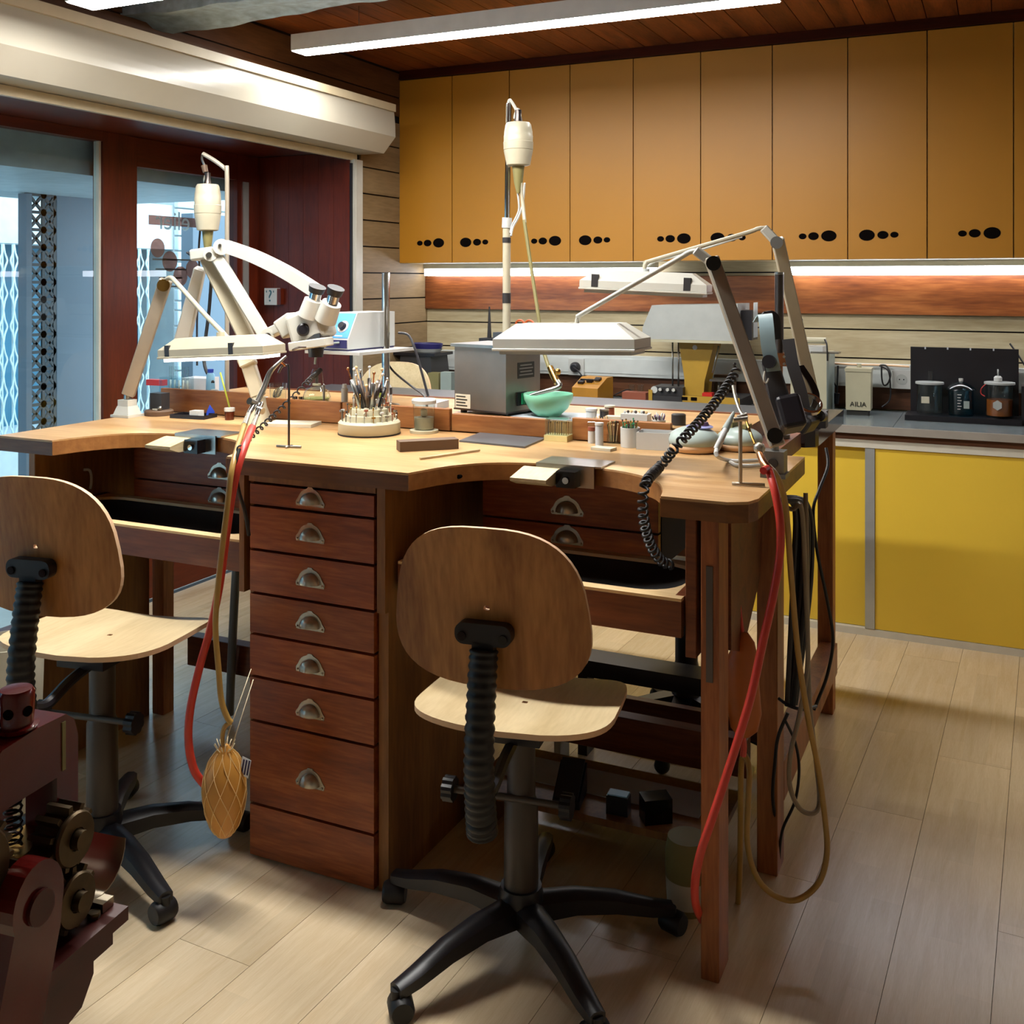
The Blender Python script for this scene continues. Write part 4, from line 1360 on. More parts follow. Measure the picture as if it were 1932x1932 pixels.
# --- left work place
dk = thing('tape_stand', 'black block on a round dark base at the left end of the bench', 'stand', (-2.526, 2.616, ZT + G))
B().lathe([(0.0, 0.0), (0.046, 0.0), (0.047, 0.014), (0.042, 0.018), (0.0, 0.018)], seg=24).build('round_base', 'stone_dark', dk)
B().mm((-0.032, -0.008, 0.0185), (0.018, 0.03, 0.072)).build('block', 'charcoal', dk, bevel=0.004)
B().sphere((0.024, -0.02, 0.0255), 0.007).build('ball', 'steel', dk)
B().mm((0.0, -0.03, 0.0185), (0.02, -0.02, 0.024)).build('clip', 'nickel', dk)
ty = thing('parts_tray', 'shallow black tray on the left work place', 'tray', (-2.375, 2.613, ZT + G), R(6))
B().mm((-0.066, -0.035, 0), (0.066, 0.035, 0.004)).build('tray_floor', 'black_plastic', ty)
for a, b2 in (((-0.066, -0.035, 0.0042), (0.066, -0.031, 0.012)), ((-0.066, 0.031, 0.0042), (0.066, 0.035, 0.012)), ((-0.066, -0.0308, 0.0042), (-0.062, 0.0308, 0.012)), ((0.062, -0.0308, 0.0042), (0.066, 0.0308, 0.012))):
    B().mm(a, b2).build('tray_wall', 'black_plastic', ty)
q = (-2.357, 2.608, 1.01)
boxy('white_cube', 'small white cube in the black tray', 'cube', (q[0], q[1], ZT + 0.0052), (0.034, 0.03, 0.02), 'white_plastic', R(6), 0.002)
q = (-2.346, 2.657, 1.01)
tag(B().lathe([(0.017, 0.0), (0.015, 0.012), (0.0, 0.034)], seg=3).build('blue_pyramid', 'blue', None, (q[0], q[1], ZT + 0.0052), R(30)), 'small blue pyramid in the black tray', 'pyramid')
bt = thing('dropper_bottle', 'small brown bottle with white cap and a green straw', 'bottle', (-2.234, 2.622, ZT + G))
B().lathe([(0.0, 0.0), (0.0145, 0.0), (0.015, 0.026), (0.0, 0.027)], seg=16).build('glass', 'brown_glass', bt)
B().lathe([(0.0, 0.0275), (0.017, 0.0275), (0.017, 0.038), (0.0, 0.039)], seg=16).build('cap', 'white_plastic', bt)
B().cyl((-0.0, 0, 0.0395), (-0.038, 0.0, 0.150), 0.0028, seg=8).build('straw', mat('lime', '#a3ad3a', 0.4), bt)

# --- centre shelf, left part
boxy('red_box', 'small red box with white dots on the left of the shelf', 'box', (-2.905, 2.997, ZS + G), (0.075, 0.03, 0.022), 'red_plastic', R(4))
ac = thing('acrylic_rack', 'clear acrylic box rack with glass tubes on the shelf', 'rack', (-2.599, 2.775, ZS + G))
for a, b2 in (((-0.052, -0.03, 0), (0.052, 0.03, 0.003)), ((-0.052, -0.03, 0.0032), (0.052, -0.027, 0.062)), ((-0.052, 0.027, 0.0032), (0.052, 0.03, 0.062)), ((-0.052, -0.0268, 0.0032), (-0.049, 0.0268, 0.062)), ((0.049, -0.0268, 0.0032), (0.052, 0.0268, 0.062)), ((-0.001, -0.0268, 0.0032), (0.001, 0.0268, 0.06))):
    B().mm(a, b2).build('acrylic_wall', 'acrylic', ac)
for i in range(5):
    x = -0.038 + 0.019 * i
    B().lathe([(0.0055, 0.004), (0.0055, 0.098), (0.0045, 0.098), (0.0045, 0.005)], (x, 0.012, 0), 10, cap=False).build('tube', 'clear_glass', ac)
    B().cyl((x, 0.012, 0.005), (x, 0.012, 0.05), 0.0035, seg=8).build('tube_filling', 'white_plastic', ac)
boxy('white_carton', 'pale blue white carton behind the acrylic rack', 'carton', (-2.568, 2.86, ZS + G), (0.10, 0.08, 0.055), 'paper', R(8))
turned('blue_bottle', 'slim blue patterned bottle beside the white carton', 'bottle', (-2.447, 2.775, ZS + G), [('body', [(0.0, 0.0), (0.014, 0.0), (0.016, 0.02), (0.014, 0.075), (0.010, 0.082), (0.0, 0.083)], 'pale_blue'), ('cap', [(0.0, 0.0832), (0.010, 0.0832), (0.0105, 0.095), (0.0, 0.096)], 'blue')], seg=14)
turned('amber_bottle', 'small amber bottle with white cap behind the green straw', 'bottle', (-2.397, 2.738, ZS + G), [('body', [(0.0, 0.0), (0.0125, 0.0), (0.0125, 0.022), (0.0, 0.023)], 'brown_glass'), ('cap', [(0.0, 0.0232), (0.0135, 0.0232), (0.0135, 0.031), (0.0, 0.0315)], 'white_plastic')], seg=14)
# paper scraps
boxy('paper_sheet', 'white paper scraps on the shelf left of the microscope foot', 'paper', (-2.32, 2.80, ZS + G), (0.12, 0.10, 0.004), 'paper', R(-12), 0.0)
# jar with tangled wire
wj = thing('wire_jar', 'glass jar of tangled silver wire behind the torch', 'jar', (-2.153, 2.765, ZS + G))
B().lathe([(0.026, 0.0), (0.029, 0.06), (0.0278, 0.06), (0.025, 0.002)], seg=20, cap=False).build('glass', 'clear_glass', wj)
w_ = B()
for i in range(5):
    pts = [(0.018 * math.cos(a + i) * (0.6 + 0.08 * i), 0.018 * math.sin(a + i) * (0.6 + 0.08 * i), 0.012 + 0.035 * (0.5 + 0.5 * math.sin(a * 1.3 + i))) for a in [k * 0.6 for k in range(14)]]
    w_.tube(pts, 0.0012, seg=5, n=3)
w_.build('wire', 'steel', wj)
# spirit lamp with glass cap
sp = thing('spirit_lamp', 'round glass spirit lamp with a glass cap on the shelf', 'spirit lamp', (-2.006, 2.775, ZS + G))
B().lathe([(0.0, 0.0), (0.040, 0.0), (0.045, 0.008), (0.046, 0.022), (0.038, 0.042), (0.020, 0.052), (0.017, 0.058), (0.0155, 0.058), (0.018, 0.051), (0.036, 0.041), (0.044, 0.022), (0.040, 0.003), (0.0, 0.002)], seg=26, cap=False).build('glass_body', 'clear_glass', sp)
B().lathe([(0.0, 0.0035), (0.038, 0.004), (0.0415, 0.018), (0.0, 0.019)], seg=22).build('spirit', mat('spirit_yellow', '#d8d38a', 0.2), sp)
B().lathe([(0.0, 0.0585), (0.014, 0.0585), (0.014, 0.064), (0.0, 0.0645)], seg=16).build('collar', 'cream_plastic', sp)
B().lathe([(0.025, 0.060), (0.021, 0.068), (0.018, 0.100), (0.013, 0.112), (0.0, 0.115)], seg=20, cap=False).build('glass_cap', 'clear_glass', sp)
B().cyl((0, 0, 0.0648), (0, 0, 0.09), 0.005, seg=10).build('wick', 'dark_steel', sp)
# loose silver parts
lp = thing('metal_bits', 'small pile of silver fittings left of the spirit lamp', 'metal parts', (-2.077, 2.765, ZS + G))
for i in range(7):
    x, y = rn.uniform(-.025, .025), rn.uniform(-.02, .02)
    B().lathe([(0.0, 0.0), (0.006, 0.0), (0.006, 0.010), (0.003, 0.012), (0.003, 0.02), (0.0, 0.021)], (x, y, 0), 10).build('fitting', ('steel', 'black_plastic', 'chrome')[i % 3], lp)
turned('thin_tube', 'thin upright silver tube beside the spirit lamp', 'tube', (-1.96, 2.75, ZS + G), [('body', [(0.0, 0), (0.010, 0.0), (0.010, 0.003), (0.004, 0.004), (0.004, 0.062), (0.006, 0.064), (0.0, 0.065)], 'steel')], seg=12)

# --- small control box on its post
post_xy = (-1.759, 2.80)
cp = thing('box_stand', 'chrome post stand with a small white shelf plate', 'stand', (post_xy[0], post_xy[1], ZS + G))
B().lathe([(0.0, 0.0), (0.045, 0.0), (0.045, 0.006), (0.018, 0.012), (0.0, 0.012)], seg=24).build('foot', 'steel', cp)
B().cyl((0, 0, 0.0125), (0, 0, 0.4225), 0.0125, seg=18).build('post', 'chrome', cp)
zpl = 0.1835
B().box((-0.075, -0.03, zpl - 0.006), (0.215, 0.28, 0.009), Matrix.Rotation(R(-5), 3, 'Z')).build('plate', 'white_plastic', cp, bevel=0.003)
cb_ = thing('control_box', 'white control box with blue front panel and black dial', 'control box', (post_xy[0] - 0.082, post_xy[1] - 0.03, ZS + zpl - 0.0005), R(-5))
W_, D_, H_ = 0.108, 0.235, 0.116
bx = B()
bx.prism([(-D_ / 2, 0.005), (D_ / 2, 0.005), (D_ / 2, H_), (-D_ / 2 + 0.045, H_), (-D_ / 2, 0.036)], -W_ / 2, W_ / 2, ((0, 0, 0), (0, 1, 0), (0, 0, 1), (1, 0, 0)))
bx.build('case', 'white_plastic', cb_, bevel=0.002)
B().mm((-W_ / 2 + 0.002, -D_ / 2 + 0.002, 0), (W_ / 2 - 0.002, D_ / 2 - 0.002, 0.0048)).build('foot_rim', 'navy', cb_)
sl_ = Vector((0, 0.045, H_ - 0.036)); nrm_ = Vector((0, -sl_.z, sl_.y)).normalized(); up_ = sl_.normalized()
o_ = Vector((0, -D_ / 2, 0.036))
pnl = B().prism([(-W_ / 2 + 0.004, 0.003), (W_ / 2 - 0.004, 0.003), (W_ / 2 - 0.004, sl_.length - 0.003), (-W_ / 2 + 0.004, sl_.length - 0.003)], 0.0003, 0.0015, (o_, (1, 0, 0), up_, nrm_)).build('front_panel', 'blue_panel', cb_)
def on_panel(x, h, d=0.0): return o_ + Vector((x, 0, 0)) + up_ * h + nrm_ * d
B().cyl(on_panel(0.018, 0.042, 0.0016), on_panel(0.018, 0.042, 0.003), 0.020, seg=22).build('dial_scale', 'white_plastic', pnl)
kn = B().cyl(on_panel(0.018, 0.042, 0.0032), on_panel(0.018, 0.042, 0.015), 0.013, 0.011, seg=16).build('dial', 'black_plastic', pnl)
B().box(on_panel(-0.028, 0.052, 0.005), (0.016, 0.008, 0.018)).build('switch', 'green_switch', pnl)
for hx, hh, wx in ((-0.03, 0.015, 0.016), (-0.03, 0.024, 0.008), (0.012, 0.010, 0.03)):
    B().prism([(-wx / 2, -0.002), (wx / 2, -0.002), (wx / 2, 0.002), (-wx / 2, 0.002)], 0.0017, 0.0021, (on_panel(hx, hh), (1, 0, 0), up_, nrm_)).build('panel_print', 'white_plastic', pnl)
B().mm((-W_ / 2 + 0.005, -D_ / 2 - 0.0012, 0.008), (W_ / 2 - 0.005, -D_ / 2 - 0.0002, 0.033)).build('socket_strip', 'navy', cb_)
B().tube([(0.02, -D_ / 2 - 0.002, 0.026), (0.0, -D_ / 2 - 0.03, 0.020), (-0.03, -D_ / 2 - 0.045, -0.005), (-0.035, -D_ / 2 - 0.05, -0.04)], 0.0035).build('handpiece_cord', 'grey_plastic', cb_)
cbl = B()
cbl.tube([(-1.749, 2.86, 1.283), (-1.713, 2.86, 1.277), (-1.678, 2.84, 1.24), (-1.641, 2.82, 1.168), (-1.605, 2.8, 1.092)], 0.004)
cbl.build('mains_cord', 'black_plastic', cb_, world=True)
tag(B().tube([(-1.809, 2.86, 1.218), (-1.76, 2.84, 1.165), (-1.667, 2.8, 1.122), (-1.608, 2.78, 1.095), (-1.585, 2.76, ZS + 0.005)], 0.0035).build('black_cable', 'black_plastic', None), 'black cable slanting down behind the chrome post', 'cable')

# --- bottles in front of the pale chair
rb = thing('funnel_bottle', 'white bottle with a black band and an orange red spout', 'bottle', (-1.808, 2.86, ZS + G))
B().lathe([(0.0, 0.0), (0.030, 0.0), (0.031, 0.03), (0.0, 0.0305)], seg=20).build('lower_body', 'white_plastic', rb)
B().lathe([(0.0, 0.031), (0.0305, 0.031), (0.0305, 0.052), (0.0, 0.0525)], seg=20).build('dark_band', 'black_plastic', rb)
B().lathe([(0.0, 0.053), (0.029, 0.053), (0.024, 0.062), (0.0, 0.063)], seg=20).build('shoulder', 'white_plastic', rb)
B().lathe([(0.0, 0.0632), (0.020, 0.0632), (0.014, 0.074), (0.004, 0.079), (0.0035, 0.107), (0.0, 0.108)], seg=16).build('spout', 'red_plastic', rb)
for k, (pxx, y_, lab, c1, c2, h_) in enumerate(((-1.759, 2.745, 'small white bottle with a frosted cap by the upstand', 'white_plastic', 'grey_white', 0.035), (-1.742, 2.75, 'small frosted bottle with a lime cap', 'acrylic', 'lime', 0.034), (-1.915, 2.80, 'small pale tub behind the chrome post', 'white_plastic', 'white_plastic', 0.05))):
    turned('small_bottle', lab, 'bottle', (pxx, y_, ZS + G), [('body', [(0.0, 0.0), (0.011, 0.0), (0.011, h_), (0.0, h_ + 0.0005)], c1), ('cap', [(0.0, h_ + 0.001), (0.009, h_ + 0.001), (0.007, h_ + 0.014), (0.0, h_ + 0.0145)], c2)], 'small bottles by the upstand', 14)
boxy('blue_tray', 'pale blue white tray between the bottles and the steel cleaner', 'tray', (-1.608, 2.83, ZS + G), (0.075, 0.09, 0.022), 'paper', R(5))

# --- ultrasonic cleaner
uA, uB, uC = Vector((-1.496, 2.767, 1.06)), Vector((-1.303, 2.721, 1.06)), Vector((-1.32, 2.908, 1.06))
ua = math.atan2(uB.y - uA.y, uB.x - uA.x)
uc = thing('ultrasonic_cleaner', 'tall stainless steel ultrasonic cleaner with a lid', 'cleaner', (uB.x, uB.y + 0.006, ZS + G), ua)
UW, UD, UH = 0.20, 0.165, 0.19
for x, y in ((-UW + 0.02, 0.02), (-0.02, 0.02), (-UW + 0.02, UD - 0.02), (-0.02, UD - 0.02)):
    B().cyl((x, y, 0), (x, y, 0.008), 0.010, seg=12).build('rubber_foot', 'black_rubber', uc)
B().mm((-UW, 0, 0.0085), (0, UD, 0.0085 + UH)).build('tank_case', 'inox', uc, bevel=0.003)
B().mm((-UW - 0.002, -0.002, 0.0082), (0.002, UD + 0.002, 0.013)).build('bottom_rim', 'dark_steel', uc)
ld = B().mm((-UW - 0.01, -0.008, UH + 0.009), (0.006, UD + 0.006, UH + 0.018)).build('lid', 'steel', uc, bevel=0.003)
B().lathe([(0.0, 0.0), (0.012, 0.0), (0.012, 0.012), (0.016, 0.014), (0.016, 0.024), (0.0, 0.025)], (-0.06, 0.06, UH + 0.0182), 14).build('lid_knob', 'black_plastic', ld)
B().mm((-UW + 0.004, -0.0012, 0.014), (-UW + 0.064, -0.0003, 0.056)).build('rating_label', 'paper_warm', uc)
for k in range(4):
    B().mm((-UW + 0.008, -0.0018, 0.02 + 0.009 * k), (-UW + 0.052 - 0.007 * (k % 2), -0.0013, 0.0235 + 0.009 * k)).build('label_print', 'ink', uc)
B().mm((0.0003, 0.05, 0.028), (0.004, 0.095, 0.068)).build('switch_frame', 'black_plastic', uc)
B().mm((0.0042, 0.068, 0.032), (0.008, 0.09, 0.064)).build('switch', 'green_switch', uc)
B().mm((0.0003, 0.055, 0.108), (0.0012, 0.135, 0.155)).build('warning_label', 'ink', uc)
for k in range(4):
    B().mm((0.00125, 0.062 + 0.004 * (k % 2), 0.116 + 0.0095 * k), (0.0017, 0.128 - 0.006 * (k % 2), 0.120 + 0.0095 * k)).build('label_print', 'steel', uc)

# --- jade bowl with a grinding rod holder resting in it
bw = (-1.2, 2.826, 1.055)
bo = thing('jade_bowl', 'pale green bowl on white paper beside the steel cleaner', 'bowl', (bw[0], 2.80, ZS + 0.0018))
B().lathe([(0.030, 0.0), (0.034, 0.0), (0.036, 0.003), (0.058, 0.022), (0.071, 0.048), (0.0735, 0.062), (0.0725, 0.0655), (0.070, 0.062), (0.066, 0.046), (0.052, 0.022), (0.03, 0.007), (0.0, 0.006)], seg=36, cap=False).build('shell', 'jade', bo)
B().lathe([(0.0, 0.045), (0.064, 0.0455), (0.0635, 0.0465), (0.0, 0.047)], seg=26).build('pickle', 'grey_white', bo)
boxy('paper_sheet', 'white paper sheet spread under the green bowl', 'paper', (-1.178, 2.815, ZS + G), (0.30, 0.17, 0.001), 'paper', R(3), 0.0)

# --- clear bur box and the row of small containers
cbx = thing('bur_box', 'clear box of fine burs on a yellowed base', 'box', (-1.115, 2.705 - 0.03, ZT + G), R(3))
B().mm((-0.034, -0.026, 0), (0.034, 0.026, 0.016)).build('base', mat('yellowed', '#cdbf86', 0.4), cbx, bevel=0.002)
for a, b2 in (((-0.032, -0.024, 0.0165), (0.032, -0.022, 0.058)), ((-0.032, 0.022, 0.0165), (0.032, 0.024, 0.058)), ((-0.032, -0.0218, 0.0165), (-0.030, 0.0218, 0.058)), ((0.030, -0.0218, 0.0165), (0.032, 0.0218, 0.058)), ((-0.032, -0.024, 0.0582), (0.032, 0.024, 0.061))):
    B().mm(a, b2).build('clear_wall', 'acrylic', cbx)
for i in range(9):
    x = -0.026 + 0.0065 * i
    for y in (-0.012, 0.008):
        B().cyl((x, y, 0.0165), (x, y, 0.050), 0.0012, seg=6).sphere((x, y, 0.05), 0.0024, seg=6, rings=4).build('bur', 'brass' if i % 3 else 'dark_steel', cbx)
def at_b(p): return (p[0], p[1], ZT + G)
turned('sample_tube', 'slim white tube with a brown band, left of the small containers', 'tube', at_b((-1.014, 2.668, 1.005)), [('body', [(0.0, 0.0), (0.010, 0.0), (0.010, 0.033), (0.0, 0.0335)], 'white_plastic'), ('band', [(0.0, 0.034), (0.0103, 0.034), (0.0103, 0.044), (0.0, 0.0445)], 'terracotta'), ('cap', [(0.0, 0.045), (0.0115, 0.045), (0.0115, 0.058), (0.0, 0.0585)], 'acrylic')], None, 16)
turned('sample_tube', 'taller clear white tube beside the flat white pack', 'tube', at_b((-0.979, 2.634, 1.005)), [('body', [(0.0, 0.0), (0.011, 0.0), (0.011, 0.054), (0.0, 0.0545)], 'paper'), ('cap', [(0.0, 0.055), (0.012, 0.055), (0.012, 0.062), (0.0, 0.0625)], 'white_plastic')], None, 16)
def stick_pot(label, loc, r_, h_, m, n_, hs, cols):
    t = thing('stick_pot', label, 'pot', loc)
    B().lathe([(0.0, 0.0), (r_, 0.0), (r_ * 1.03, h_), (r_ * 0.9, h_), (r_ * 0.88, 0.004), (0.0, 0.004)], seg=20, cap=False).build('pot', m, t)
    for i in range(n_):
        a = 2.4 * i; q = r_ * 0.75 * math.sqrt((i + 0.5) / n_)
        x, y = q * math.cos(a), q * math.sin(a)
        hh = hs * rn.uniform(0.85, 1.1)
        p0 = (x * 0.7, y * 0.7, 0.005); p1 = (x * 1.25, y * 1.25, hh)
        B().cyl(p0, p1, 0.0012, seg=6).sphere(p1, 0.0026, seg=6, rings=4).build('stick', cols[i % len(cols)], t)
    return t
stick_pot('clear pot of fine files beside the white jar', at_b((-0.96, 2.693, 1.005)), 0.0185, 0.024, 'acrylic', 18, 0.055, ('olive', 'pale_wood', 'dark_steel'))
stick_pot('white jar full of green tipped burs', at_b((-0.898, 2.653, 1.005)), 0.0255, 0.052, 'white_plastic', 20, 0.068, ('green_switch', 'brass', 'dark_steel'))
wb = thing('white_box', 'open white square box beside the mint coloured device', 'box', at_b((-0.829, 2.656, 1.005)), R(6))
for a, b2 in (((-0.044, -0.034, 0), (0.044, 0.034, 0.003)), ((-0.044, -0.034, 0.0032), (0.044, -0.031, 0.045)), ((-0.044, 0.031, 0.0032), (0.044, 0.034, 0.045)), ((-0.044, -0.0308, 0.0032), (-0.041, 0.0308, 0.045)), ((0.041, -0.0308, 0.0032), (0.044, 0.0308, 0.045))):
    B().mm(a, b2).build('wall' if a[2] else 'bottom', 'white_plastic', wb)
boxy('flat_pack', 'flat white pack lying before the small containers', 'pack', at_b((-0.944, 2.573, 1.005)), (0.058, 0.036, 0.007), 'paper_warm', R(-8))

# --- mint coloured wax pen unit
def pebble(name, parent, c, rx, ry, rz_, m, z0=-0.5):
    return B().sphere(c, 1.0, 28, 12, (rx, ry, rz_), z0=z0).build(name, m, parent)
mt = thing('wax_pen_unit', 'mint white rounded device with a lilac dial and grey pen', 'wax pen', (-0.724, 2.686 - 0.03, ZT + G), R(-10))
pebble('foot', mt, (0, 0, 0.014), 0.066, 0.062, 0.026, 'ply_edge')
pebble('shell', mt, (0, 0, 0.030), 0.068, 0.064, 0.036, 'mint_white', -0.4)
B().lathe([(0.034, 0.0), (0.036, 0.003), (0.030, 0.006), (0.0, 0.0065)], (0.012, 0.008, 0.0615), 24).build('dial', 'lilac', mt)
B().lathe([(0.0, 0.0), (0.022, 0.0), (0.018, 0.008), (0.0, 0.009)], (0.016, 0.008, 0.0685), 20).build('knob', 'mauve', mt)
m2_ = thing('wax_pen_unit', 'second mint white rounded unit, behind the T foot stand', 'wax pen', (-0.644 + 0.022, 2.782 - 0.05, ZT + G), R(-10))
pebble('foot', m2_, (0, 0, 0.013), 0.058, 0.06, 0.024, 'ply_edge')
pebble('shell', m2_, (0, 0, 0.028), 0.060, 0.062, 0.032, 'mint_white', -0.4)
B().mm((-0.03, -0.02, 0.058), (-0.012, 0.02, 0.072)).build('pen_rest', 'olive', m2_)
B().mm((0.012, -0.02, 0.058), (0.026, 0.02, 0.068)).build('pen_rest', 'olive', m2_)
wp = thing('wax_pen', 'grey pen with white grip and looping white cord', 'pen', (-0.575, 2.327, 1.066))
B().tube([(-0.584, 2.334, 1.067), (-0.575, 2.349, 1.092), (-0.574, 2.383, 1.109)], lambda q: 0.0075 - 0.001 * q, seg=10).build('grip', 'white_plastic', wp, world=True)
B().tube([(-0.575, 2.377, 1.105), (-0.572, 2.406, 1.121), (-0.569, 2.44, 1.14)], lambda q: 0.0085 - 0.0055 * q * q, seg=10).build('barrel', 'grey_plastic', wp, world=True)
B().tube([(-0.584, 2.334, 1.067), (-0.575, 2.304, 1.057), (-0.604, 2.519, 1.012), (-0.568, 2.519, 1.012), (-0.529, 2.554, 1.012), (-0.516, 2.593, 1.012)], 0.005).build('cord', 'white_plastic', wp, world=True)
tag(B().tube([(-0.591, 2.498, 1.011), (-0.565, 2.463, 1.011), (-0.531, 2.471, 1.011), (-0.504, 2.507, 1.011)], 0.0048).build('white_cable', 'white_plastic', None), 'white cable end lying behind the T foot stand', 'cable')

# --- centre shelf, right part
def at_s(x, y=2.80): return (x, y, ZS + G)
turned('white_pot', 'small white pot with lid at the right of the paper', 'pot', at_s(-1.065, 2.80), [('body', [(0.0, 0.0), (0.015, 0.0), (0.016, 0.022), (0.0, 0.0225)], 'white_plastic'), ('lid', [(0.0, 0.023), (0.0175, 0.023), (0.0175, 0.03), (0.0, 0.0305)], 'white_plastic')], None, 18)
turned('black_pot', 'small dark pot with a steel lid beside the white pot', 'pot', at_s(-1.033, 2.82), [('body', [(0.0, 0.0), (0.013, 0.0), (0.013, 0.022), (0.0, 0.0225)], 'charcoal'), ('lid', [(0.0, 0.023), (0.014, 0.023), (0.014, 0.028), (0.0, 0.0285)], 'steel')], None, 18)
turned('thread_spool', 'red brown thread spool standing on the shelf', 'spool', at_s(-1.031, 2.86), [('lower_flange', [(0.0, 0.0), (0.016, 0.0), (0.016, 0.004), (0.0, 0.0042)], 'paper_warm'), ('thread', [(0.0, 0.0045), (0.014, 0.0045), (0.014, 0.028), (0.0, 0.0285)], 'terracotta'), ('upper_flange', [(0.0, 0.029), (0.016, 0.029), (0.016, 0.034), (0.0, 0.0345)], 'paper_warm')], None, 18)
boxy('cream_block', 'small cream block in front of the thread spool', 'block', at_s(-0.983, 2.765), (0.045, 0.03, 0.017), 'paper_warm', R(2))
pb_ = thing('pearl_box', 'white box with round beads on top', 'box', at_s(-0.922, 2.775), R(3))
B().mm((-0.038, -0.024, 0), (0.038, 0.024, 0.026)).build('box', 'white_plastic', pb_, bevel=0.002)
for i in range(9):
    B().sphere((-0.03 + 0.0075 * i, rn.uniform(-.014, .018), 0.0305), 0.0042, seg=8, rings=6).build('bead', ('white_plastic', 'dark_steel', 'pale_wood')[i % 3], pb_)
pp = thing('pin_dish', 'small white dish full of black and pink pins', 'dish', at_s(-0.856, 2.775))
B().lathe([(0.0, 0.0), (0.018, 0.0), (0.02, 0.012), (0.0, 0.0125)], seg=18).build('dish', 'white_plastic', pp)
for i in range(16):
    a = 2.4 * i; q = 0.016 * math.sqrt((i + .5) / 16)
    B().cyl((q * math.cos(a), q * math.sin(a), 0.013), (q * math.cos(a) * 1.3, q * math.sin(a) * 1.3, 0.022 + 0.004 * (i % 3)), 0.0022, seg=6).build('pin', ('ink', 'mauve', 'white_plastic')[i % 3], pp)
turned('black_roller', 'short black cylinder at the end of the upstand', 'cylinder', at_s(-0.804, 2.79), [('body', [(0.0, 0.0), (0.020, 0.0), (0.020, 0.028), (0.017, 0.03), (0.0, 0.03)], 'charcoal')], None, 20)
for i in range(6):
    q = -1.019
    turned('standing_bur', 'tiny pale bur standing in front of the dark pot', 'bur', at_s(q - 0.018 + 0.0075 * i, 2.748), [('body', [(0.0, 0.0), (0.0022, 0.0), (0.0022, 0.010 + 0.003 * (i % 3)), (0.0, 0.014 + 0.003 * (i % 3))], 'pale_wood')], 'tiny burs on the shelf', 6)

# ================================================================== LAMPS
def V(p): return Vector(p)
def lamp_head(t, a, b, w, h, m, lit, endcaps=True, hang=None, tilt=0.0):
    """long reflector from a to b (ends of its top ridge line, lower rim level)"""
    a, b = V(a), V(b)
    d = (b - a); L_ = d.length; d.normalize()
    side = d.cross(Vector((0, 0, 1))).normalized()
    up = side.cross(d).normalized()
    rot = Matrix.Rotation(tilt, 3, d)
    side = rot @ side; up = rot @ up
    c = (a + b) / 2
    prof = [(-w / 2, 0), (w / 2, 0), (w / 2, h * 0.38), (w * 0.30, h), (-w * 0.30, h), (-w / 2, h * 0.38)]
    # shell with sloping ends
    s = B()
    ring = []
    for e, k in ((-L_ / 2, 1.0), (-L_ / 2 + 0.0, 1.0), (L_ / 2, 1.0)):
        pass
    lo0 = [c - d * L_ / 2 + side * x + up * y for x, y in prof]
    lo1 = [c + d * L_ / 2 + side * x + up * y for x, y in prof]
    # pull the roof in at both ends
    for i in (3, 4):
        lo0[i] = lo0[i] + d * h * 0.9
        lo1[i] = lo1[i] - d * h * 0.9
    v0 = [s.vert(p) for p in lo0]; v1 = [s.vert(p) for p in lo1]
    n = len(prof)
    s.face([v0[2], v0[3], v0[4], v0[5]]); s.face([v0[0], v0[1], v0[2], v0[5]])
    s.face([v1[5], v1[4], v1[3], v1[2]]); s.face([v1[5], v1[2], v1[1], v1[0]])
    for i in range(1, n):
        j = (i + 1) % n
        s.face([v0[i], v0[j], v1[j], v1[i]])
    # closed underside plate slightly inside
    s.face([v0[0], v0[1], v1[1], v1[0]])
    o = s.build('lamp_head', m, t, world=True)
    # rim and diffuser below
    B().bar(c - d * (L_ / 2 + 0.002) - up * 0.0035, c + d * (L_ / 2 + 0.002) - up * 0.0035, w + 0.006, 0.006, up=up).build('rim', m, t, world=True, bevel=0.001)
    B().bar(c - d * (L_ / 2 - 0.012) - up * 0.0115, c + d * (L_ / 2 - 0.012) - up * 0.0115, w * 0.8, 0.009, up=up).build('diffuser', 'lamp_tube' if lit else 'grey_white', t, world=True)
    return o, c, d, side, up

# left lamp: clamp block, flat arm, thin rod, lit head
la = thing('bench_lamp', 'cream bench lamp with lit head at the left work place', 'lamp', (-2.59, 2.541, 1.005))
la.location.z = ZT + G
lb = (-2.59, 2.541, 1.005)
B().box((0, 0, 0.004), (0.078, 0.07, 0.008)).build('foot_plate', 'off_white', la, bevel=0.001)
B().box((0, 0, 0.022), (0.066, 0.058, 0.027), taper=(0.72, 0.72)).build('clamp_base', 'off_white', la, bevel=0.002)
B().box((0, 0, 0.046), (0.044, 0.04, 0.020)).build('clamp_top', 'off_white', la, bevel=0.002)
B().cyl((0, 0, 0.057), (0, 0, 0.085), 0.011, seg=14).build('pivot', 'steel', la)
zq = 3.402
B().bar((-2.586, 2.541, 1.076), (-2.423, 2.54, 1.453), 0.022, 0.040, up=(0.9, 0.42, 0.0)).build('lower_arm', 'brushed', la, world=True, bevel=0.002)
B().cyl((-2.416, 2.521, 1.436), (-2.46, 2.567, 1.436), 0.020, seg=16).build('elbow_joint', 'brass', la, world=True)
B().tube([(-2.425, 2.539, 1.45), (-2.388, 2.524, 1.46), (-2.346, 2.51, 1.44), (-2.194, 2.46, 1.35), (-2.083, 2.424, 1.289), (-2.068, 2.42, 1.273)], 0.0075, seg=10).build('upper_rod', 'cream_paint', la, world=True)
o, c, d, sd, up = lamp_head(la, (-2.265, 2.394, 1.224), (-1.899, 2.422, 1.245), 0.115, 0.052, 'cream_paint', True)
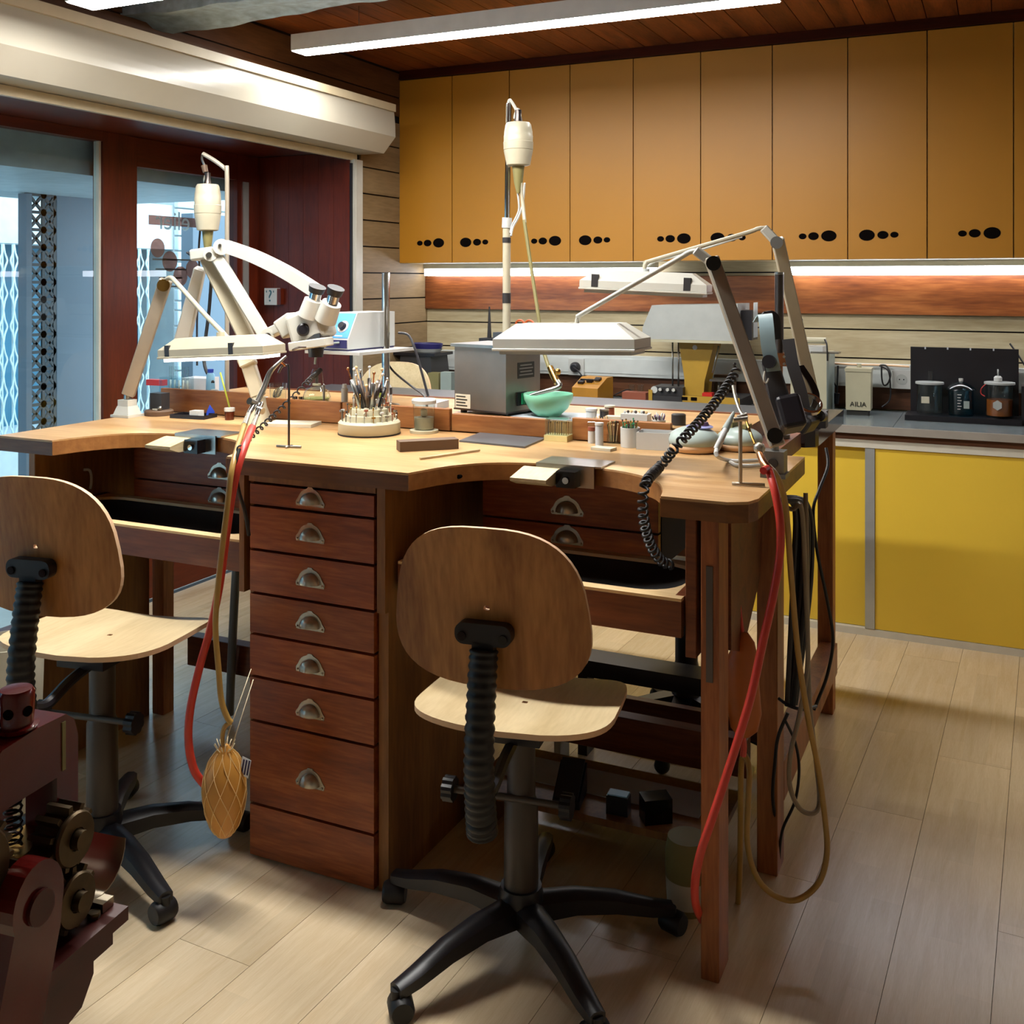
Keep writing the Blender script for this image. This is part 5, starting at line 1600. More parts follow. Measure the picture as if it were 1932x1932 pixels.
for q in (-0.15, 0.075):
    B().bar(c + d * (q - 0.008) + up * 0.016 - sd * 0.0002, c + d * (q + 0.008) + up * 0.016, 0.1165, 0.034, up=up).build('head_clip', 'charcoal', la, world=True)
B().cyl(c + up * 0.052, c + up * 0.064, 0.012, seg=12).build('head_pivot', 'cream_paint', la, world=True)

def jointed_lamp(label, base_z, base, p_low, p_elbow, p_elbow2, rod, head_a, head_b, m_arm, m_head, up_arm, w_head=0.115, h_head=0.052):
    t = thing('bench_lamp', label, 'lamp', (base[0], base[1], base_z))
    return t

# right lamp in front
lr = thing('bench_lamp', 'grey jointed bench lamp clamped to the right end of the bench', 'lamp', (-0.463, 2.387, 1.004))
lr.location.z = ZT + G
bq = V((-0.463, 2.387, 1.004))
B().mm((-0.028, -0.026, 0.0), (0.028, 0.026, 0.010)).build('clamp_foot', 'grey_metal', lr, bevel=0.002)
B().mm((-0.024, -0.022, 0.0105), (0.024, 0.022, 0.060)).build('clamp_block', 'grey_metal', lr, bevel=0.003)
B().cyl((0.0, -0.0225, 0.034), (0.0, -0.027, 0.034), 0.011, seg=16).build('clamp_bolt', 'charcoal', lr)
B().cyl((0, 0, 0.0605), (0, 0, 0.090), 0.009, seg=12).build('pivot_pin', 'steel', lr)
B().bar((-0.425, 2.22, 1.101), (-0.587, 2.299, 1.502), 0.020, 0.032, up=(0.9, 0.42, 0)).build('lower_arm', 'brushed', lr, world=True, bevel=0.003)
for p0, p1 in (((-0.425, 2.193, 1.127), (-0.435, 2.243, 1.12)), ((-0.575, 2.271, 1.489), (-0.59, 2.331, 1.49))):
    B().cyl(p0, p1, 0.0165, seg=18).build('joint_knob', 'black_gloss', lr, world=True)
B().bar((-0.584, 2.317, 1.486), (-0.627, 2.313, 1.52), 0.020, 0.022, up=(0, 0, 1)).build('elbow', 'white_paint', lr, world=True, bevel=0.003)
B().tube([(-0.621, 2.316, 1.518), (-0.643, 2.317, 1.515), (-0.685, 2.33, 1.494), (-0.922, 2.384, 1.374), (-0.943, 2.391, 1.361), (-0.949, 2.394, 1.342)], 0.006, seg=10).build('upper_rod', 'white_paint', lr, world=True)
o, c, d, sd, up = lamp_head(lr, (-1.152, 2.398, 1.281), (-0.779, 2.396, 1.289), 0.125, 0.060, 'white_paint', False)
B().cyl(c + up * 0.056, c + up * 0.062, 0.010, seg=12).build('head_pivot', 'white_paint', lr, world=True)
B().cyl(c - d * 0.028 + up * 0.056, c - d * 0.028 + up * 0.060, 0.004, seg=8).build('head_screw', 'charcoal', lr, world=True)

# right lamp behind
l2 = thing('bench_lamp', 'white jointed lamp clamped to the far end of the bench', 'lamp', (-0.498, 3.245, 1.006))
l2.location.z = ZT + 0.0015
B().mm((-0.024, -0.024, 0.0), (0.024, 0.024, 0.05)).build('clamp_block', 'charcoal', l2, bevel=0.003)
B().cyl((0, 0, 0.0505), (0, 0, 0.075), 0.009, seg=12).build('pivot_pin', 'steel', l2)
B().bar((-0.512, 3.296, 1.044), (-0.579, 3.021, 1.572), 0.020, 0.036, up=(0.9, 0.42, 0)).build('lower_arm', 'cream_paint', l2, world=True, bevel=0.003)
B().cyl((-0.575, 2.99, 1.559), (-0.587, 3.05, 1.561), 0.018, seg=18).build('joint_knob', 'grey_metal', l2, world=True)
B().bar((-0.575, 3.028, 1.554), (-0.618, 3.014, 1.603), 0.020, 0.026, up=(0, 0, 1)).build('elbow', 'white_paint', l2, world=True, bevel=0.003)
B().tube([(-0.607, 3.019, 1.603), (-0.632, 3.007, 1.6), (-0.675, 2.998, 1.585), (-0.916, 2.929, 1.512), (-0.939, 2.918, 1.501), (-0.943, 2.916, 1.484)], 0.0065, seg=10).build('upper_rod', 'cream_paint', l2, world=True)
B().tube([(-0.682, 3.028, 1.579), (-0.828, 2.981, 1.531), (-0.915, 2.951, 1.509), (-0.941, 2.939, 1.492)], 0.003, seg=6).build('lamp_cord', 'white_plastic', l2, world=True)
o, c, d, sd, up = lamp_head(l2, (-1.125, 2.897, 1.433), (-0.756, 2.938, 1.418), 0.11, 0.052, 'white_paint', False)
for q in (-0.14, 0.13):
    B().bar(c + d * (q - 0.010) + up * 0.020, c + d * (q + 0.010) + up * 0.020, 0.1118, 0.037, up=up).build('head_clip', 'charcoal', l2, world=True)
B().cyl(c + up * 0.052, c + up * 0.060, 0.010, seg=12).build('head_pivot', 'grey_white', l2, world=True)

# ================================================================== MICROSCOPE ON ITS ARM
mc = thing('stereo_microscope', 'white stereo microscope on a long jointed arm stand', 'microscope', (-2.11, 2.612, 1.005))
mc.location.z = ZT + G
base = V((-2.11, 2.612, 1.005))
B().lathe([(0.0, 0.0), (0.042, 0.0), (0.040, 0.012), (0.026, 0.05), (0.022, 0.075), (0.022, 0.08), (0.0, 0.081)], (0, 0, 0), 24).build('foot', 'cream_paint', mc)
B().bar((base.x, base.y, ZT + 0.0815), (-2.161, 2.608, 1.225), 0.040, 0.042, up=(0.9, 0.42, 0)).build('post', 'cream_paint', mc, world=True, bevel=0.004)
B().bar((-2.129, 2.59, 1.184), (-2.172, 2.592, 1.266), 0.05, 0.05, up=(0.9, 0.42, 0)).build('post_collar', 'cream_paint', mc, world=True, bevel=0.004)
# pair of parallel arms up to the top joint, with a darker inner face
B().bar((-2.111, 2.588, 1.231), (-2.253, 2.543, 1.523), 0.036, 0.048, up=(0.9, 0.42, 0)).build('lower_arm', 'cream_paint', mc, world=True, bevel=0.004)
B().bar((-2.052, 2.571, 1.28), (-2.209, 2.53, 1.529), 0.030, 0.038, up=(0.9, 0.42, 0)).build('lower_arm', 'white_paint', mc, world=True, bevel=0.004)
B().bar((-2.417, 2.598, 1.225), (-2.316, 2.579, 1.492), 0.034, 0.052, up=(0.9, 0.42, 0), h1=0.034).build('counter_arm', 'white_paint', mc, world=True, bevel=0.004)
B().cyl((-2.118, 2.556, 1.256), (-2.167, 2.616, 1.252), 0.014, seg=14).build('pivot_bolt', 'dark_steel', mc, world=True)
# top joint
B().bar((-2.299, 2.532, 1.53), (-2.215, 2.538, 1.539), 0.050, 0.036, up=(0, 0, 1)).build('top_joint', 'white_paint', mc, world=True, bevel=0.006, bseg=2)
B().cyl((-2.209, 2.503, 1.532), (-2.264, 2.565, 1.534), 0.021, seg=20).build('joint_cap', 'white_paint', mc, world=True)
B().cyl((-2.177, 2.518, 1.555), (-2.224, 2.573, 1.557), 0.025, seg=20).build('arm_hinge', 'white_paint', mc, world=True)
for p0, p1, r_ in (((-2.207, 2.496, 1.53), (-2.213, 2.502, 1.53), 0.009), ((-2.176, 2.509, 1.559), (-2.182, 2.517, 1.56), 0.005)):
    B().cyl(p0, p1, r_, seg=12).build('hinge_screw', 'steel', mc, world=True)
B().cyl((-2.299, 2.532, 1.529), (-2.321, 2.522, 1.54), 0.010, 0.003, seg=10).build('tension_screw', 'black_plastic', mc, world=True)
# long upper arm, slightly bowed
ua_ = B()
P_ = smooth_path([(-2.185, 2.542, 1.559), (-2.075, 2.549, 1.525), (-1.955, 2.55, 1.476), (-1.841, 2.549, 1.418)], 5)
for a, b2 in zip(P_, P_[1:]):
    ua_.bar(a, b2, 0.034, 0.037, up=(0.2, 0, 1))
ua_.build('upper_arm', 'white_paint', mc, world=True)
# head carrier
B().cyl((-2.014, 2.534, 1.283), (-2.065, 2.598, 1.278), 0.022, seg=18).build('carrier_hinge', 'white_paint', mc, world=True)
B().cyl((-2.006, 2.526, 1.283), (-2.014, 2.536, 1.282), 0.010, seg=14).build('carrier_knob', 'dark_steel', mc, world=True)
B().bar((-2.037, 2.567, 1.287), (-1.967, 2.556, 1.312), 0.034, 0.030, up=(0, 0, 1)).build('carrier_neck', 'white_paint', mc, world=True, bevel=0.003)
B().bar((-1.962, 2.536, 1.3), (-1.914, 2.547, 1.332), 0.062, 0.060, up=(0, 0, 1)).build('focus_block', 'white_paint', mc, world=True, bevel=0.006, bseg=2)
hd = B()
hd.bar((-1.914, 2.537, 1.297), (-1.801, 2.545, 1.337), 0.085, 0.098, up=(-0.25, 0, 1))
body = hd.build('microscope_body', 'white_paint', mc, world=True, bevel=0.014, bseg=3)
B().lathe([(0.0, 0.0), (0.0185, 0.0), (0.0195, 0.014), (0.014, 0.019), (0.0, 0.02)], (-1.856, 2.506, 1.306), 20, axis=(0.42, -0.9, 0.05)).build('focus_knob', 'black_plastic', body, world=True)
# twin tubes with eyecups, leaning to the right rear
for (a, b2, c2, e) in (((-1.845, 2.514, 1.344), (-1.825, 2.512, 1.394), (-1.817, 2.51, 1.417), (-1.81, 2.508, 1.434)), ((-1.795, 2.526, 1.335), (-1.766, 2.517, 1.385), (-1.758, 2.516, 1.41), (-1.749, 2.514, 1.43))):
    tb = B().cyl(a, b2, 0.034, 0.029, seg=18).build('prism_tube', 'white_paint', body, world=True)
    B().cyl(b2, c2, 0.018, seg=16).build('eyepiece', 'chrome', body, world=True)
    B().cyl(c2, e, 0.022, 0.026, seg=18).build('eyecup', 'eyecup', body, world=True)
B().bar((-1.901, 2.509, 1.255), (-1.778, 2.523, 1.273), 0.052, 0.026, up=(0, 0, 1)).build('light_bar', 'white_paint', mc, world=True, bevel=0.003)
B().bar((-1.868, 2.525, 1.277), (-1.795, 2.526, 1.288), 0.050, 0.022, up=(0, 0, 1)).build('objective_mount', 'dark_steel', mc, world=True, bevel=0.002)
B().cyl((-1.826, 2.522, 1.253), (-1.826, 2.522, 1.226), 0.024, 0.021, seg=20).build('objective', 'black_plastic', mc, world=True)
B().tube([(-1.882, 2.485, 1.247), (-1.846, 2.469, 1.257), (-1.828, 2.478, 1.257)], 0.003, seg=6).build('light_cord', 'dark_steel', mc, world=True)

# ================================================================== HANGING FLEX-SHAFT MOTORS
def motor(label, top, px_scale, zc_, pole_pts, pole_r, shaft_pts, hook_pts, pole_base, m_shaft='dark_steel', extra=None):
    pass

# left motor, hung from a bent pole
m1 = thing('hanging_motor', 'cream hanging motor on a bent pole behind the microscope', 'flex shaft motor', (-2.397, 2.80, ZS + G))
B().lathe([(0.0, 0.0), (0.035, 0.0), (0.035, 0.006), (0.012, 0.012), (0.0, 0.013)], (0, 0, 0), 20).build('pole_foot', 'dark_steel', m1)
x0 = -2.397
B().tube([(x0, 2.80, ZS + 0.0135), (-2.397, 2.8, 1.504), (-2.397, 2.8, 1.813), (-2.407, 2.8, 1.835), (-2.444, 2.79, 1.864), (-2.485, 2.78, 1.888)], 0.0075, seg=10, n=8).build('pole', 'brushed', m1, world=True)
B().tube([(-2.485, 2.78, 1.888), (-2.48, 2.77, 1.869), (-2.469, 2.77, 1.846)], 0.004, seg=6).build('hook', 'steel', m1, world=True)
B().cyl((-2.471, 2.77, 1.846), (-2.464, 2.77, 1.822), 0.011, 0.009, seg=10).build('leather_strap', 'stone_dark', m1, world=True)
mz1 = V((-2.455, 2.77, 1.621))
def motor_body(t, bottom, top_z, R_):
    H_ = top_z - bottom.z
    f = lambda pr: [(r * R_, z * H_) for r, z in pr]
    c = (bottom.x, bottom.y, bottom.z)
    b_ = B().lathe(f([(0.0, 0.0), (0.62, 0.0), (0.80, 0.02), (0.90, 0.20), (0.985, 0.34), (0.985, 0.36), (0.96, 0.365), (1.0, 0.375), (1.02, 0.55), (0.985, 0.56), (0.99, 0.70), (0.97, 0.71), (0.96, 0.80), (0.86, 0.96), (0.78, 1.0), (0.0, 1.0)]), c, 28).build('motor_case', 'cream_paint', t, world=True)
    B().lathe([(0.0, 0.0), (R_ * 0.32, 0.0), (R_ * 0.22, 0.02), (R_ * 0.22, 0.04), (0.0, 0.041)], (c[0], c[1], top_z + 0.0005), 14).build('hanging_eye', 'dark_steel', t, world=True)
    B().lathe([(R_ * 0.12, -0.085), (R_ * 0.30, -0.05), (R_ * 0.42, 0.0)], (c[0], c[1], bottom.z - 0.0005), 16).build('shaft_nozzle', 'olive', t, world=True)
    return b_
motor_body(m1, mz1, 1.78, 0.045)
B().lathe([(0.0, 0.0), (0.009, 0.0), (0.011, 0.012), (0.007, 0.026), (0.0, 0.027)], (-2.462, 2.77, 1.786), 12).build('swivel', 'nickel', m1, world=True)
for sx in (-18, 12):
    pass
B().tube([(-2.487, 2.77, 1.636), (-2.512, 2.79, 1.56), (-2.537, 2.82, 1.469), (-2.565, 2.84, 1.319), (-2.556, 2.83, 1.152)], 0.0035, seg=6).build('mains_cord', 'black_plastic', m1, world=True)
B().tube([(-2.445, 2.77, 1.559), (-2.463, 2.8, 1.505), (-2.501, 2.83, 1.357), (-2.498, 2.8, 1.174), (-2.432, 2.77, 1.103)], 0.006, seg=8).build('flexible_shaft', 'black_rubber', m1, world=True)

# right motor, hung from a straight pole
m2 = thing('hanging_motor', 'white hanging motor on a straight pole before the mustard cabinets', 'flex shaft motor', (-1.407, 2.95, ZS + G))
x0 = -1.407
B().lathe([(0.0, 0.0), (0.026, 0.0), (0.026, 0.006), (0.016, 0.014), (0.0, 0.015)], (0, 0, 0), 20).build('pole_foot', 'dark_steel', m2)
B().cyl((x0, 2.95, ZS + 0.0155), (-1.407, 2.95, 1.617), 0.0125, seg=16).build('lower_pole', 'cream_paint', m2, world=True)
for pa_, pb_2 in (((-1.407, 2.95, 1.587), (-1.407, 2.95, 1.57)), ((-1.407, 2.95, 1.412), (-1.407, 2.95, 1.38))):
    B().cyl(pa_, pb_2, 0.0135, seg=16).build('tape_band', 'charcoal', m2, world=True)
B().cyl((-1.407, 2.95, 1.617), (-1.405, 2.95, 1.649), 0.0155, seg=16).build('pole_collar', 'white_plastic', m2, world=True)
B().cyl((-1.405, 2.95, 1.649), (-1.399, 2.95, 2.009), 0.009, seg=14).build('upper_pole', 'chrome', m2, world=True)
B().tube([(-1.401, 2.95, 2.007), (-1.396, 2.95, 2.019), (-1.38, 2.94, 2.004), (-1.364, 2.93, 1.982), (-1.362, 2.93, 1.968)], 0.005, seg=8).build('hook', 'white_paint', m2, world=True)
B().tube([(-1.37, 2.93, 1.956), (-1.368, 2.93, 1.969), (-1.359, 2.93, 1.985), (-1.351, 2.93, 1.971), (-1.351, 2.93, 1.951)], 0.004, seg=8).build('hanging_loop', 'white_paint', m2, world=True)
mz2 = V((-1.357, 2.93, 1.808))
motor_body(m2, mz2, 1.942, 0.046)
B().tube([(-1.348, 2.93, 1.755), (-1.347, 2.94, 1.698), (-1.335, 2.93, 1.631)], 0.006, seg=8).build('shaft_sleeve', 'cream_paint', m2, world=True)
B().tube([(-1.337, 2.93, 1.639), (-1.303, 2.91, 1.483), (-1.265, 2.88, 1.333), (-1.247, 2.86, 1.259), (-1.207, 2.83, 1.183), (-1.191, 2.82, 1.159)], 0.0058, seg=8).build('flexible_shaft', 'olive', m2, world=True)
B().tube([(-1.364, 2.93, 1.756), (-1.36, 2.94, 1.698), (-1.366, 2.95, 1.666), (-1.388, 2.95, 1.625), (-1.391, 2.945, 1.6)], 0.0035, seg=6).build('mains_cord', 'white_plastic', m2, world=True)
B().tube([(-1.335, 2.93, 1.754), (-1.349, 2.945, 1.69), (-1.366, 2.95, 1.649), (-1.384, 2.95, 1.62), (-1.387, 2.94, 1.591)], 0.0035, seg=6).build('mains_cord', 'white_plastic', m2, world=True)
hp = B().cyl((-1.207, 2.83, 1.195), (-1.175, 2.81, 1.151), 0.009, 0.011, seg=12).build('handpiece', 'brass', m2, world=True)
B().sphere((-1.17, 2.8, 1.184), 0.010, 12, 8).build('handpiece_knob', 'brass', hp, world=True)
B().tube([(-1.175, 2.81, 1.155), (-1.164, 2.8, 1.144), (-1.178, 2.79, 1.135), (-1.213, 2.775, 1.125), (-1.243, 2.765, 1.115)], lambda q: 0.009 - 0.004 * q, seg=10).build('handpiece_head', 'steel', hp, world=True)

# ================================================================== POST WITH HEADBAND MAGNIFIERS AT THE RIGHT END
ps = thing('steel_post', 'dark steel post with a clamp collar at the right end of the shelf', 'post', (-0.566, 2.98, ZT + 0.001))
xq = -0.566
tag(B().mm((-0.10, -0.28, 0), (0.075, 0.10, 0.0)).bm and B().box((0, 0, 0.0225), (0.09, 0.40, 0.045)).build('bench_bridge', 'rail_wood', None, (-0.572, 2.905, ZT - 0.0445), 0.0, 0.002), 'dark wooden bridge board between the bench halves at the right end', 'board')
B().lathe([(0.0, 0.0), (0.03, 0.0), (0.03, 0.01), (0.014, 0.016), (0.0, 0.017)], (0, 0, 0), 18).build('foot', 'dark_steel', ps)
B().cyl((0, 0, 0.0175), (0, 0, 0.204), 0.010, seg=14).build('lower_pole', 'copper', ps)
B().mm((-0.02, -0.018, 0.204), (0.026, 0.018, 0.24)).build('clamp_collar', 'copper', ps, bevel=0.003)
B().cyl((0, 0, 0.241), (0, 0, 0.462), 0.0125, seg=16).build('upper_pole', 'dark_steel', ps)
B().lathe([(0.0, 0.0), (0.013, 0.0), (0.013, 0.006), (0.0, 0.007)], (0, 0, 0.4625), 14).build('cap', 'steel', ps)
for z in (0.0, 0.02):
    B().cyl((0.018, -0.0185, 0.211 + z), (0.018, -0.024, 0.211 + z), 0.004, seg=10).build('collar_screw', 'steel', ps)

def strap(t, name, pts, w, th, m, out):
    """flat band following points; out = direction across the band"""
    P_ = smooth_path(pts, 6)
    b = B()
    prev = None
    ov = Vector(out).normalized()
    for i, p in enumerate(P_):
        tg = (P_[min(i + 1, len(P_) - 1)] - P_[max(i - 1, 0)]).normalized()
        nn = tg.cross(ov).normalized()
        ring = [b.vert(p + ov * sx * w / 2 + nn * sy * th / 2) for sx, sy in ((-1, -1), (1, -1), (1, 1), (-1, 1))]
        if prev:
            for k in range(4):
                b.face([prev[k], prev[(k + 1) % 4], ring[(k + 1) % 4], ring[k]], True)
        else:
            b.face(ring[::-1])
        prev = ring
    b.face(prev)
    return b.build(name, m, t, world=True, sharp=40)

mg = thing('headband_magnifier', 'pale blue and black headband magnifier leaning on the steel post', 'magnifier', (-0.495, 2.663, 1.089))
strap(mg, 'headband', [(-0.561, 2.698, 1.346), (-0.546, 2.683, 1.363), (-0.534, 2.644, 1.335), (-0.527, 2.636, 1.283), (-0.515, 2.642, 1.223)], 0.036, 0.005, 'strap_grey', (0.85, 0.2, 0.1))
strap(mg, 'headband_end', [(-0.563, 2.719, 1.347), (-0.548, 2.726, 1.37), (-0.528, 2.736, 1.353), (-0.525, 2.737, 1.298)], 0.02, 0.004, 'black_plastic', (0.6, 0.6, 0.1))
B().cyl((-0.524, 2.621, 1.248), (-0.526, 2.67, 1.245), 0.017, seg=18).build('hinge_knob', 'black_plastic', mg, world=True)
B().bar((-0.529, 2.658, 1.248), (-0.487, 2.644, 1.091), 0.012, 0.042, up=(0.9, 0.3, 0), h1=0.060).build('side_arm', 'charcoal', mg, world=True, bevel=0.004)
B().tube([(-0.534, 2.622, 1.224), (-0.536, 2.621, 1.2), (-0.53, 2.624, 1.195), (-0.525, 2.626, 1.206)], 0.0022, seg=6).build('wire_clip', 'white_paint', mg, world=True)
B().bar((-0.495, 2.674, 1.152), (-0.469, 2.653, 1.075), 0.10, 0.062, up=(0.9, 0.3, 0)).build('visor', 'black_plastic', mg, world=True, bevel=0.01, bseg=2)
mg2 = thing('headband_magnifier', 'black headband magnifier with a shiny lens ring at the bench end', 'magnifier', (-0.495, 2.994, 1.047))
strap(mg2, 'headband', [(-0.54, 2.973, 1.286), (-0.524, 2.958, 1.213), (-0.504, 2.957, 1.147), (-0.493, 2.962, 1.088)], 0.034, 0.005, 'charcoal', (0.85, 0.2, 0.1))
strap(mg2, 'headband_end', [(-0.482, 3, 1.084), (-0.47, 3.017, 1.118), (-0.484, 3.033, 1.156), (-0.518, 3.039, 1.207)], 0.022, 0.004, 'black_plastic', (0.6, 0.6, 0.1))
ax_ = Vector((0.35, -0.6, 0.7)).normalized()
B().lathe([(0.030, 0.0), (0.036, 0.0), (0.036, 0.012), (0.030, 0.014)], (-0.484, 2.977, 1.102), 24, cap=False, axis=ax_).build('lens_ring', 'chrome', mg2, world=True)
B().lathe([(0.0, 0.004), (0.0295, 0.004), (0.0295, 0.006), (0.0, 0.007)], (-0.484, 2.977, 1.102), 24, axis=ax_).build('lens', 'clear_glass', mg2, world=True)
B().bar((-0.524, 2.992, 1.076), (-0.473, 2.982, 1.041), 0.09, 0.05, up=(0, 0, 1)).build('visor', 'charcoal', mg2, world=True, bevel=0.01, bseg=2)
B().cyl((-0.46, 3.011, 1.07), (-0.46, 3.066, 1.063), 0.016, seg=16).build('hinge_knob', 'charcoal', mg2, world=True)
boxy('steel_topped_box', 'small black box with a steel lid behind the torch', 'box', (-0.58, 2.95, ZS + G), (0.05, 0.05, 0.07), 'black_plastic', R(4))

# ================================================================== TORCHES, HOSES, COILS AND CABLES
# left torch resting on the hook stand, with its two hoses
tl = thing('gas_torch', 'silver twin pipe torch hanging over the bench middle', 'torch', (-1.707, 2.092, 1.102))
B().tube([(-1.694, 2.209, 1.253), (-1.706, 2.181, 1.229), (-1.715, 2.166, 1.209), (-1.715, 2.144, 1.174), (-1.715, 2.111, 1.133)], lambda q: 0.003 + 0.004 * min(1, 2.2 * q), seg=10).build('burner_pipe', 'steel', tl, world=True)
B().tube([(-1.716, 2.176, 1.213), (-1.709, 2.202, 1.236), (-1.703, 2.216, 1.227)], 0.003, seg=8).build('hook', 'copper', tl, world=True)
for a, b2, c2 in (((-1.715, 2.111, 1.14), (-1.71, 2.08, 1.117), (-1.688, 2.035, 1.094)), ((-1.709, 2.125, 1.136), (-1.686, 2.08, 1.111), (-1.663, 2.035, 1.09))):
    B().cyl(a, b2, 0.0075, 0.0065, seg=12).build('valve_body', 'chrome', tl, world=True)
    B().cyl(b2, c2, 0.0055, 0.0075, seg=12).build('hose_tail', 'nickel', tl, world=True)
for a, b2 in (((-1.716, 2.088, 1.147), (-1.715, 2.111, 1.137)), ((-1.685, 2.103, 1.121), (-1.703, 2.105, 1.125))):
    B().cyl(a, b2, 0.009, seg=10).build('valve_knob', 'steel', tl, world=True)
rh = B().tube([(-1.663, 2.035, 1.09), (-1.621, 1.956, 1.058), (-1.61, 1.917, 1.011), (-1.623, 1.911, 0.943), (-1.649, 1.921, 0.839), (-1.676, 1.93, 0.721), (-1.703, 1.929, 0.617), (-1.725, 1.918, 0.529), (-1.738, 1.901, 0.432), (-1.741, 1.899, 0.356), (-1.731, 1.904, 0.296), (-1.721, 1.92, 0.259), (-1.727, 1.973, 0.201)], 0.0095, seg=10)
tag(rh.build('gas_hose', 'red_hose', None), 'red rubber hose hanging from the middle torch beside the drawers', 'hose')
th_ = B().tube([(-1.688, 2.035, 1.094), (-1.637, 1.949, 1.054), (-1.609, 1.895, 1.009), (-1.612, 1.883, 0.925), (-1.631, 1.885, 0.812), (-1.647, 1.889, 0.711), (-1.656, 1.895, 0.634), (-1.65, 1.898, 0.547), (-1.644, 1.901, 0.473), (-1.632, 1.906, 0.434), (-1.623, 1.911, 0.419)], 0.0068, seg=10)
tag(th_.build('air_hose', 'tan_hose', None), 'tan rubber hose running down to the netted rubber bag', 'hose')
# netted bag
bgc = V((-1.637, 1.904, 0.257))
bg_ = thing('netted_rubber_bag', 'amber rubber bag in a cord net hanging beside the drawer cabinet', 'bag', (bgc.x, bgc.y, bgc.z - 0.105))
prof = [(0.0, 0.0), (0.018, 0.006), (0.034, 0.03), (0.046, 0.07), (0.051, 0.11), (0.047, 0.15), (0.034, 0.185), (0.016, 0.205), (0.009, 0.215)]
B().lathe(prof, (0, 0, 0), 26).build('rubber_bag', 'rubber_amber', bg_)
def prof_r(z):
    for (r0, z0), (r1, z1) in zip(prof, prof[1:]):
        if z0 <= z <= z1:
            return r0 + (r1 - r0) * (z - z0) / (z1 - z0)
    return prof[-1][0]
nb = B()
for k in range(9):
    for sg_ in (-1, 1):
        pts = []
        for i in range(17):
            z = 0.002 + 0.20 * i / 16
            a = 2 * PI * k / 9 + sg_ * 0.9 * i / 16 * 2
            r_ = prof_r(z) + 0.0012
            pts.append((r_ * math.cos(a), r_ * math.sin(a), z))
        nb.tube(pts, 0.0009, seg=4, smooth=False)
nb.build('cord_net', 'net_cord', bg_)
fr = B()
for k in range(16):
    a = 2 * PI * k / 16
    fr.cyl((0.012 * math.cos(a), 0.012 * math.sin(a), 0.20), (0.024 * math.cos(a), 0.024 * math.sin(a), 0.214 + 0.006 * (k % 3)), 0.0013, seg=5)
fr.build('frayed_collar', 'string', bg_)
B().tube([(-1.623, 1.911, 0.421), (-1.637, 1.904, 0.409), (-1.642, 1.902, 0.384), (-1.639, 1.903, 0.362)], 0.0055, seg=8).build('hose_neck', 'tan_hose', bg_, world=True)
for a, b2 in (((-1.63, 1.896, 0.374), (-1.633, 1.994, 0.515)), ((-1.614, 1.904, 0.371), (-1.629, 1.997, 0.489))):
    B().cyl(a, b2, 0.0012, seg=5).build('hanging_string', 'string', bg_, world=True)
lb_ = B().box((-1.587, 1.917, 0.32), (0.026, 0.001, 0.044), Matrix.Rotation(R(12), 3, 'Y')).build('label', 'vinyl_white', bg_, world=True)
for k in range(3):
    q = V((-1.583, 1.913, 0.322)) + Vector((-0.008 + 0.008 * k, 0.0, 0))
    B().box(q, (0.004, 0.0006, 0.036), Matrix.Rotation(R(12), 3, 'Y')).build('label_stripe', 'navy', lb_, world=True)

# coiled black cord at the bench middle
cl = B().coil([(-1.953, 2.72, 1.167), (-1.776, 2.425, 1.17), (-1.748, 2.327, 1.141), (-1.732, 2.236, 1.109), (-1.706, 2.137, 1.083), (-1.671, 2.032, 1.062), (-1.619, 1.935, 1.054)], 0.0065, 0.0022, 30)
cc = thing('coiled_cord', 'thin coiled black cord running to the middle torch', 'cord', (-1.671, 2.032, 1.062))
cl.build('coil', 'black_rubber', cc, world=True, sharp=80)
B().tube([(-1.619, 1.935, 1.054), (-1.613, 1.915, 1.017), (-1.634, 1.95, 0.953), (-1.647, 1.988, 0.894), (-1.651, 2.008, 0.832)], 0.0045, seg=8).build('tail', 'black_rubber', cc, world=True)

# right torch with red hose
tr = thing('gas_torch', 'silver torch with a ball joint leaning on the grey rod stand', 'torch', (-0.463, 2.214, 1.095))
B().tube([(-0.549, 2.35, 1.211), (-0.54, 2.332, 1.187), (-0.524, 2.306, 1.16), (-0.51, 2.291, 1.15)], lambda q: 0.0045 - 0.0012 * q, seg=10).build('burner_tip', 'nickel', tr, world=True)
B().tube([(-0.51, 2.291, 1.15), (-0.492, 2.255, 1.126), (-0.475, 2.23, 1.101)], 0.0032, seg=8).build('burner_pipe', 'brass', tr, world=True)
B().cyl((-0.522, 2.274, 1.149), (-0.503, 2.283, 1.156), 0.0055, seg=10).build('clip', 'steel', tr, world=True)
B().sphere((-0.462, 2.214, 1.095), 0.0125, 16, 10).build('ball_joint', 'nickel', tr, world=True)
B().tube([(-0.459, 2.205, 1.085), (-0.448, 2.187, 1.071), (-0.434, 2.172, 1.059)], lambda q: 0.0075 + 0.0015 * q, seg=10).build('handle', 'copper', tr, world=True)
B().cyl((-0.436, 2.171, 1.061), (-0.44, 2.147, 1.06), 0.008, seg=10).build('valve_knob', 'red_plastic', tr, world=True)
rr = B().tube([(-0.434, 2.172, 1.059), (-0.415, 2.137, 1.024), (-0.401, 2.121, 0.964), (-0.402, 2.121, 0.895), (-0.413, 2.104, 0.812), (-0.428, 2.086, 0.731), (-0.447, 2.067, 0.629), (-0.471, 2.055, 0.539), (-0.497, 2.043, 0.45), (-0.521, 2.032, 0.371), (-0.541, 2.033, 0.308), (-0.553, 2.039, 0.249), (-0.563, 2.078, 0.177), (-0.572, 2.162, 0.095)], 0.0085, seg=10)
tag(rr.build('gas_hose', 'red_hose', None), 'red hose crossing in front of the right bench leg', 'hose')
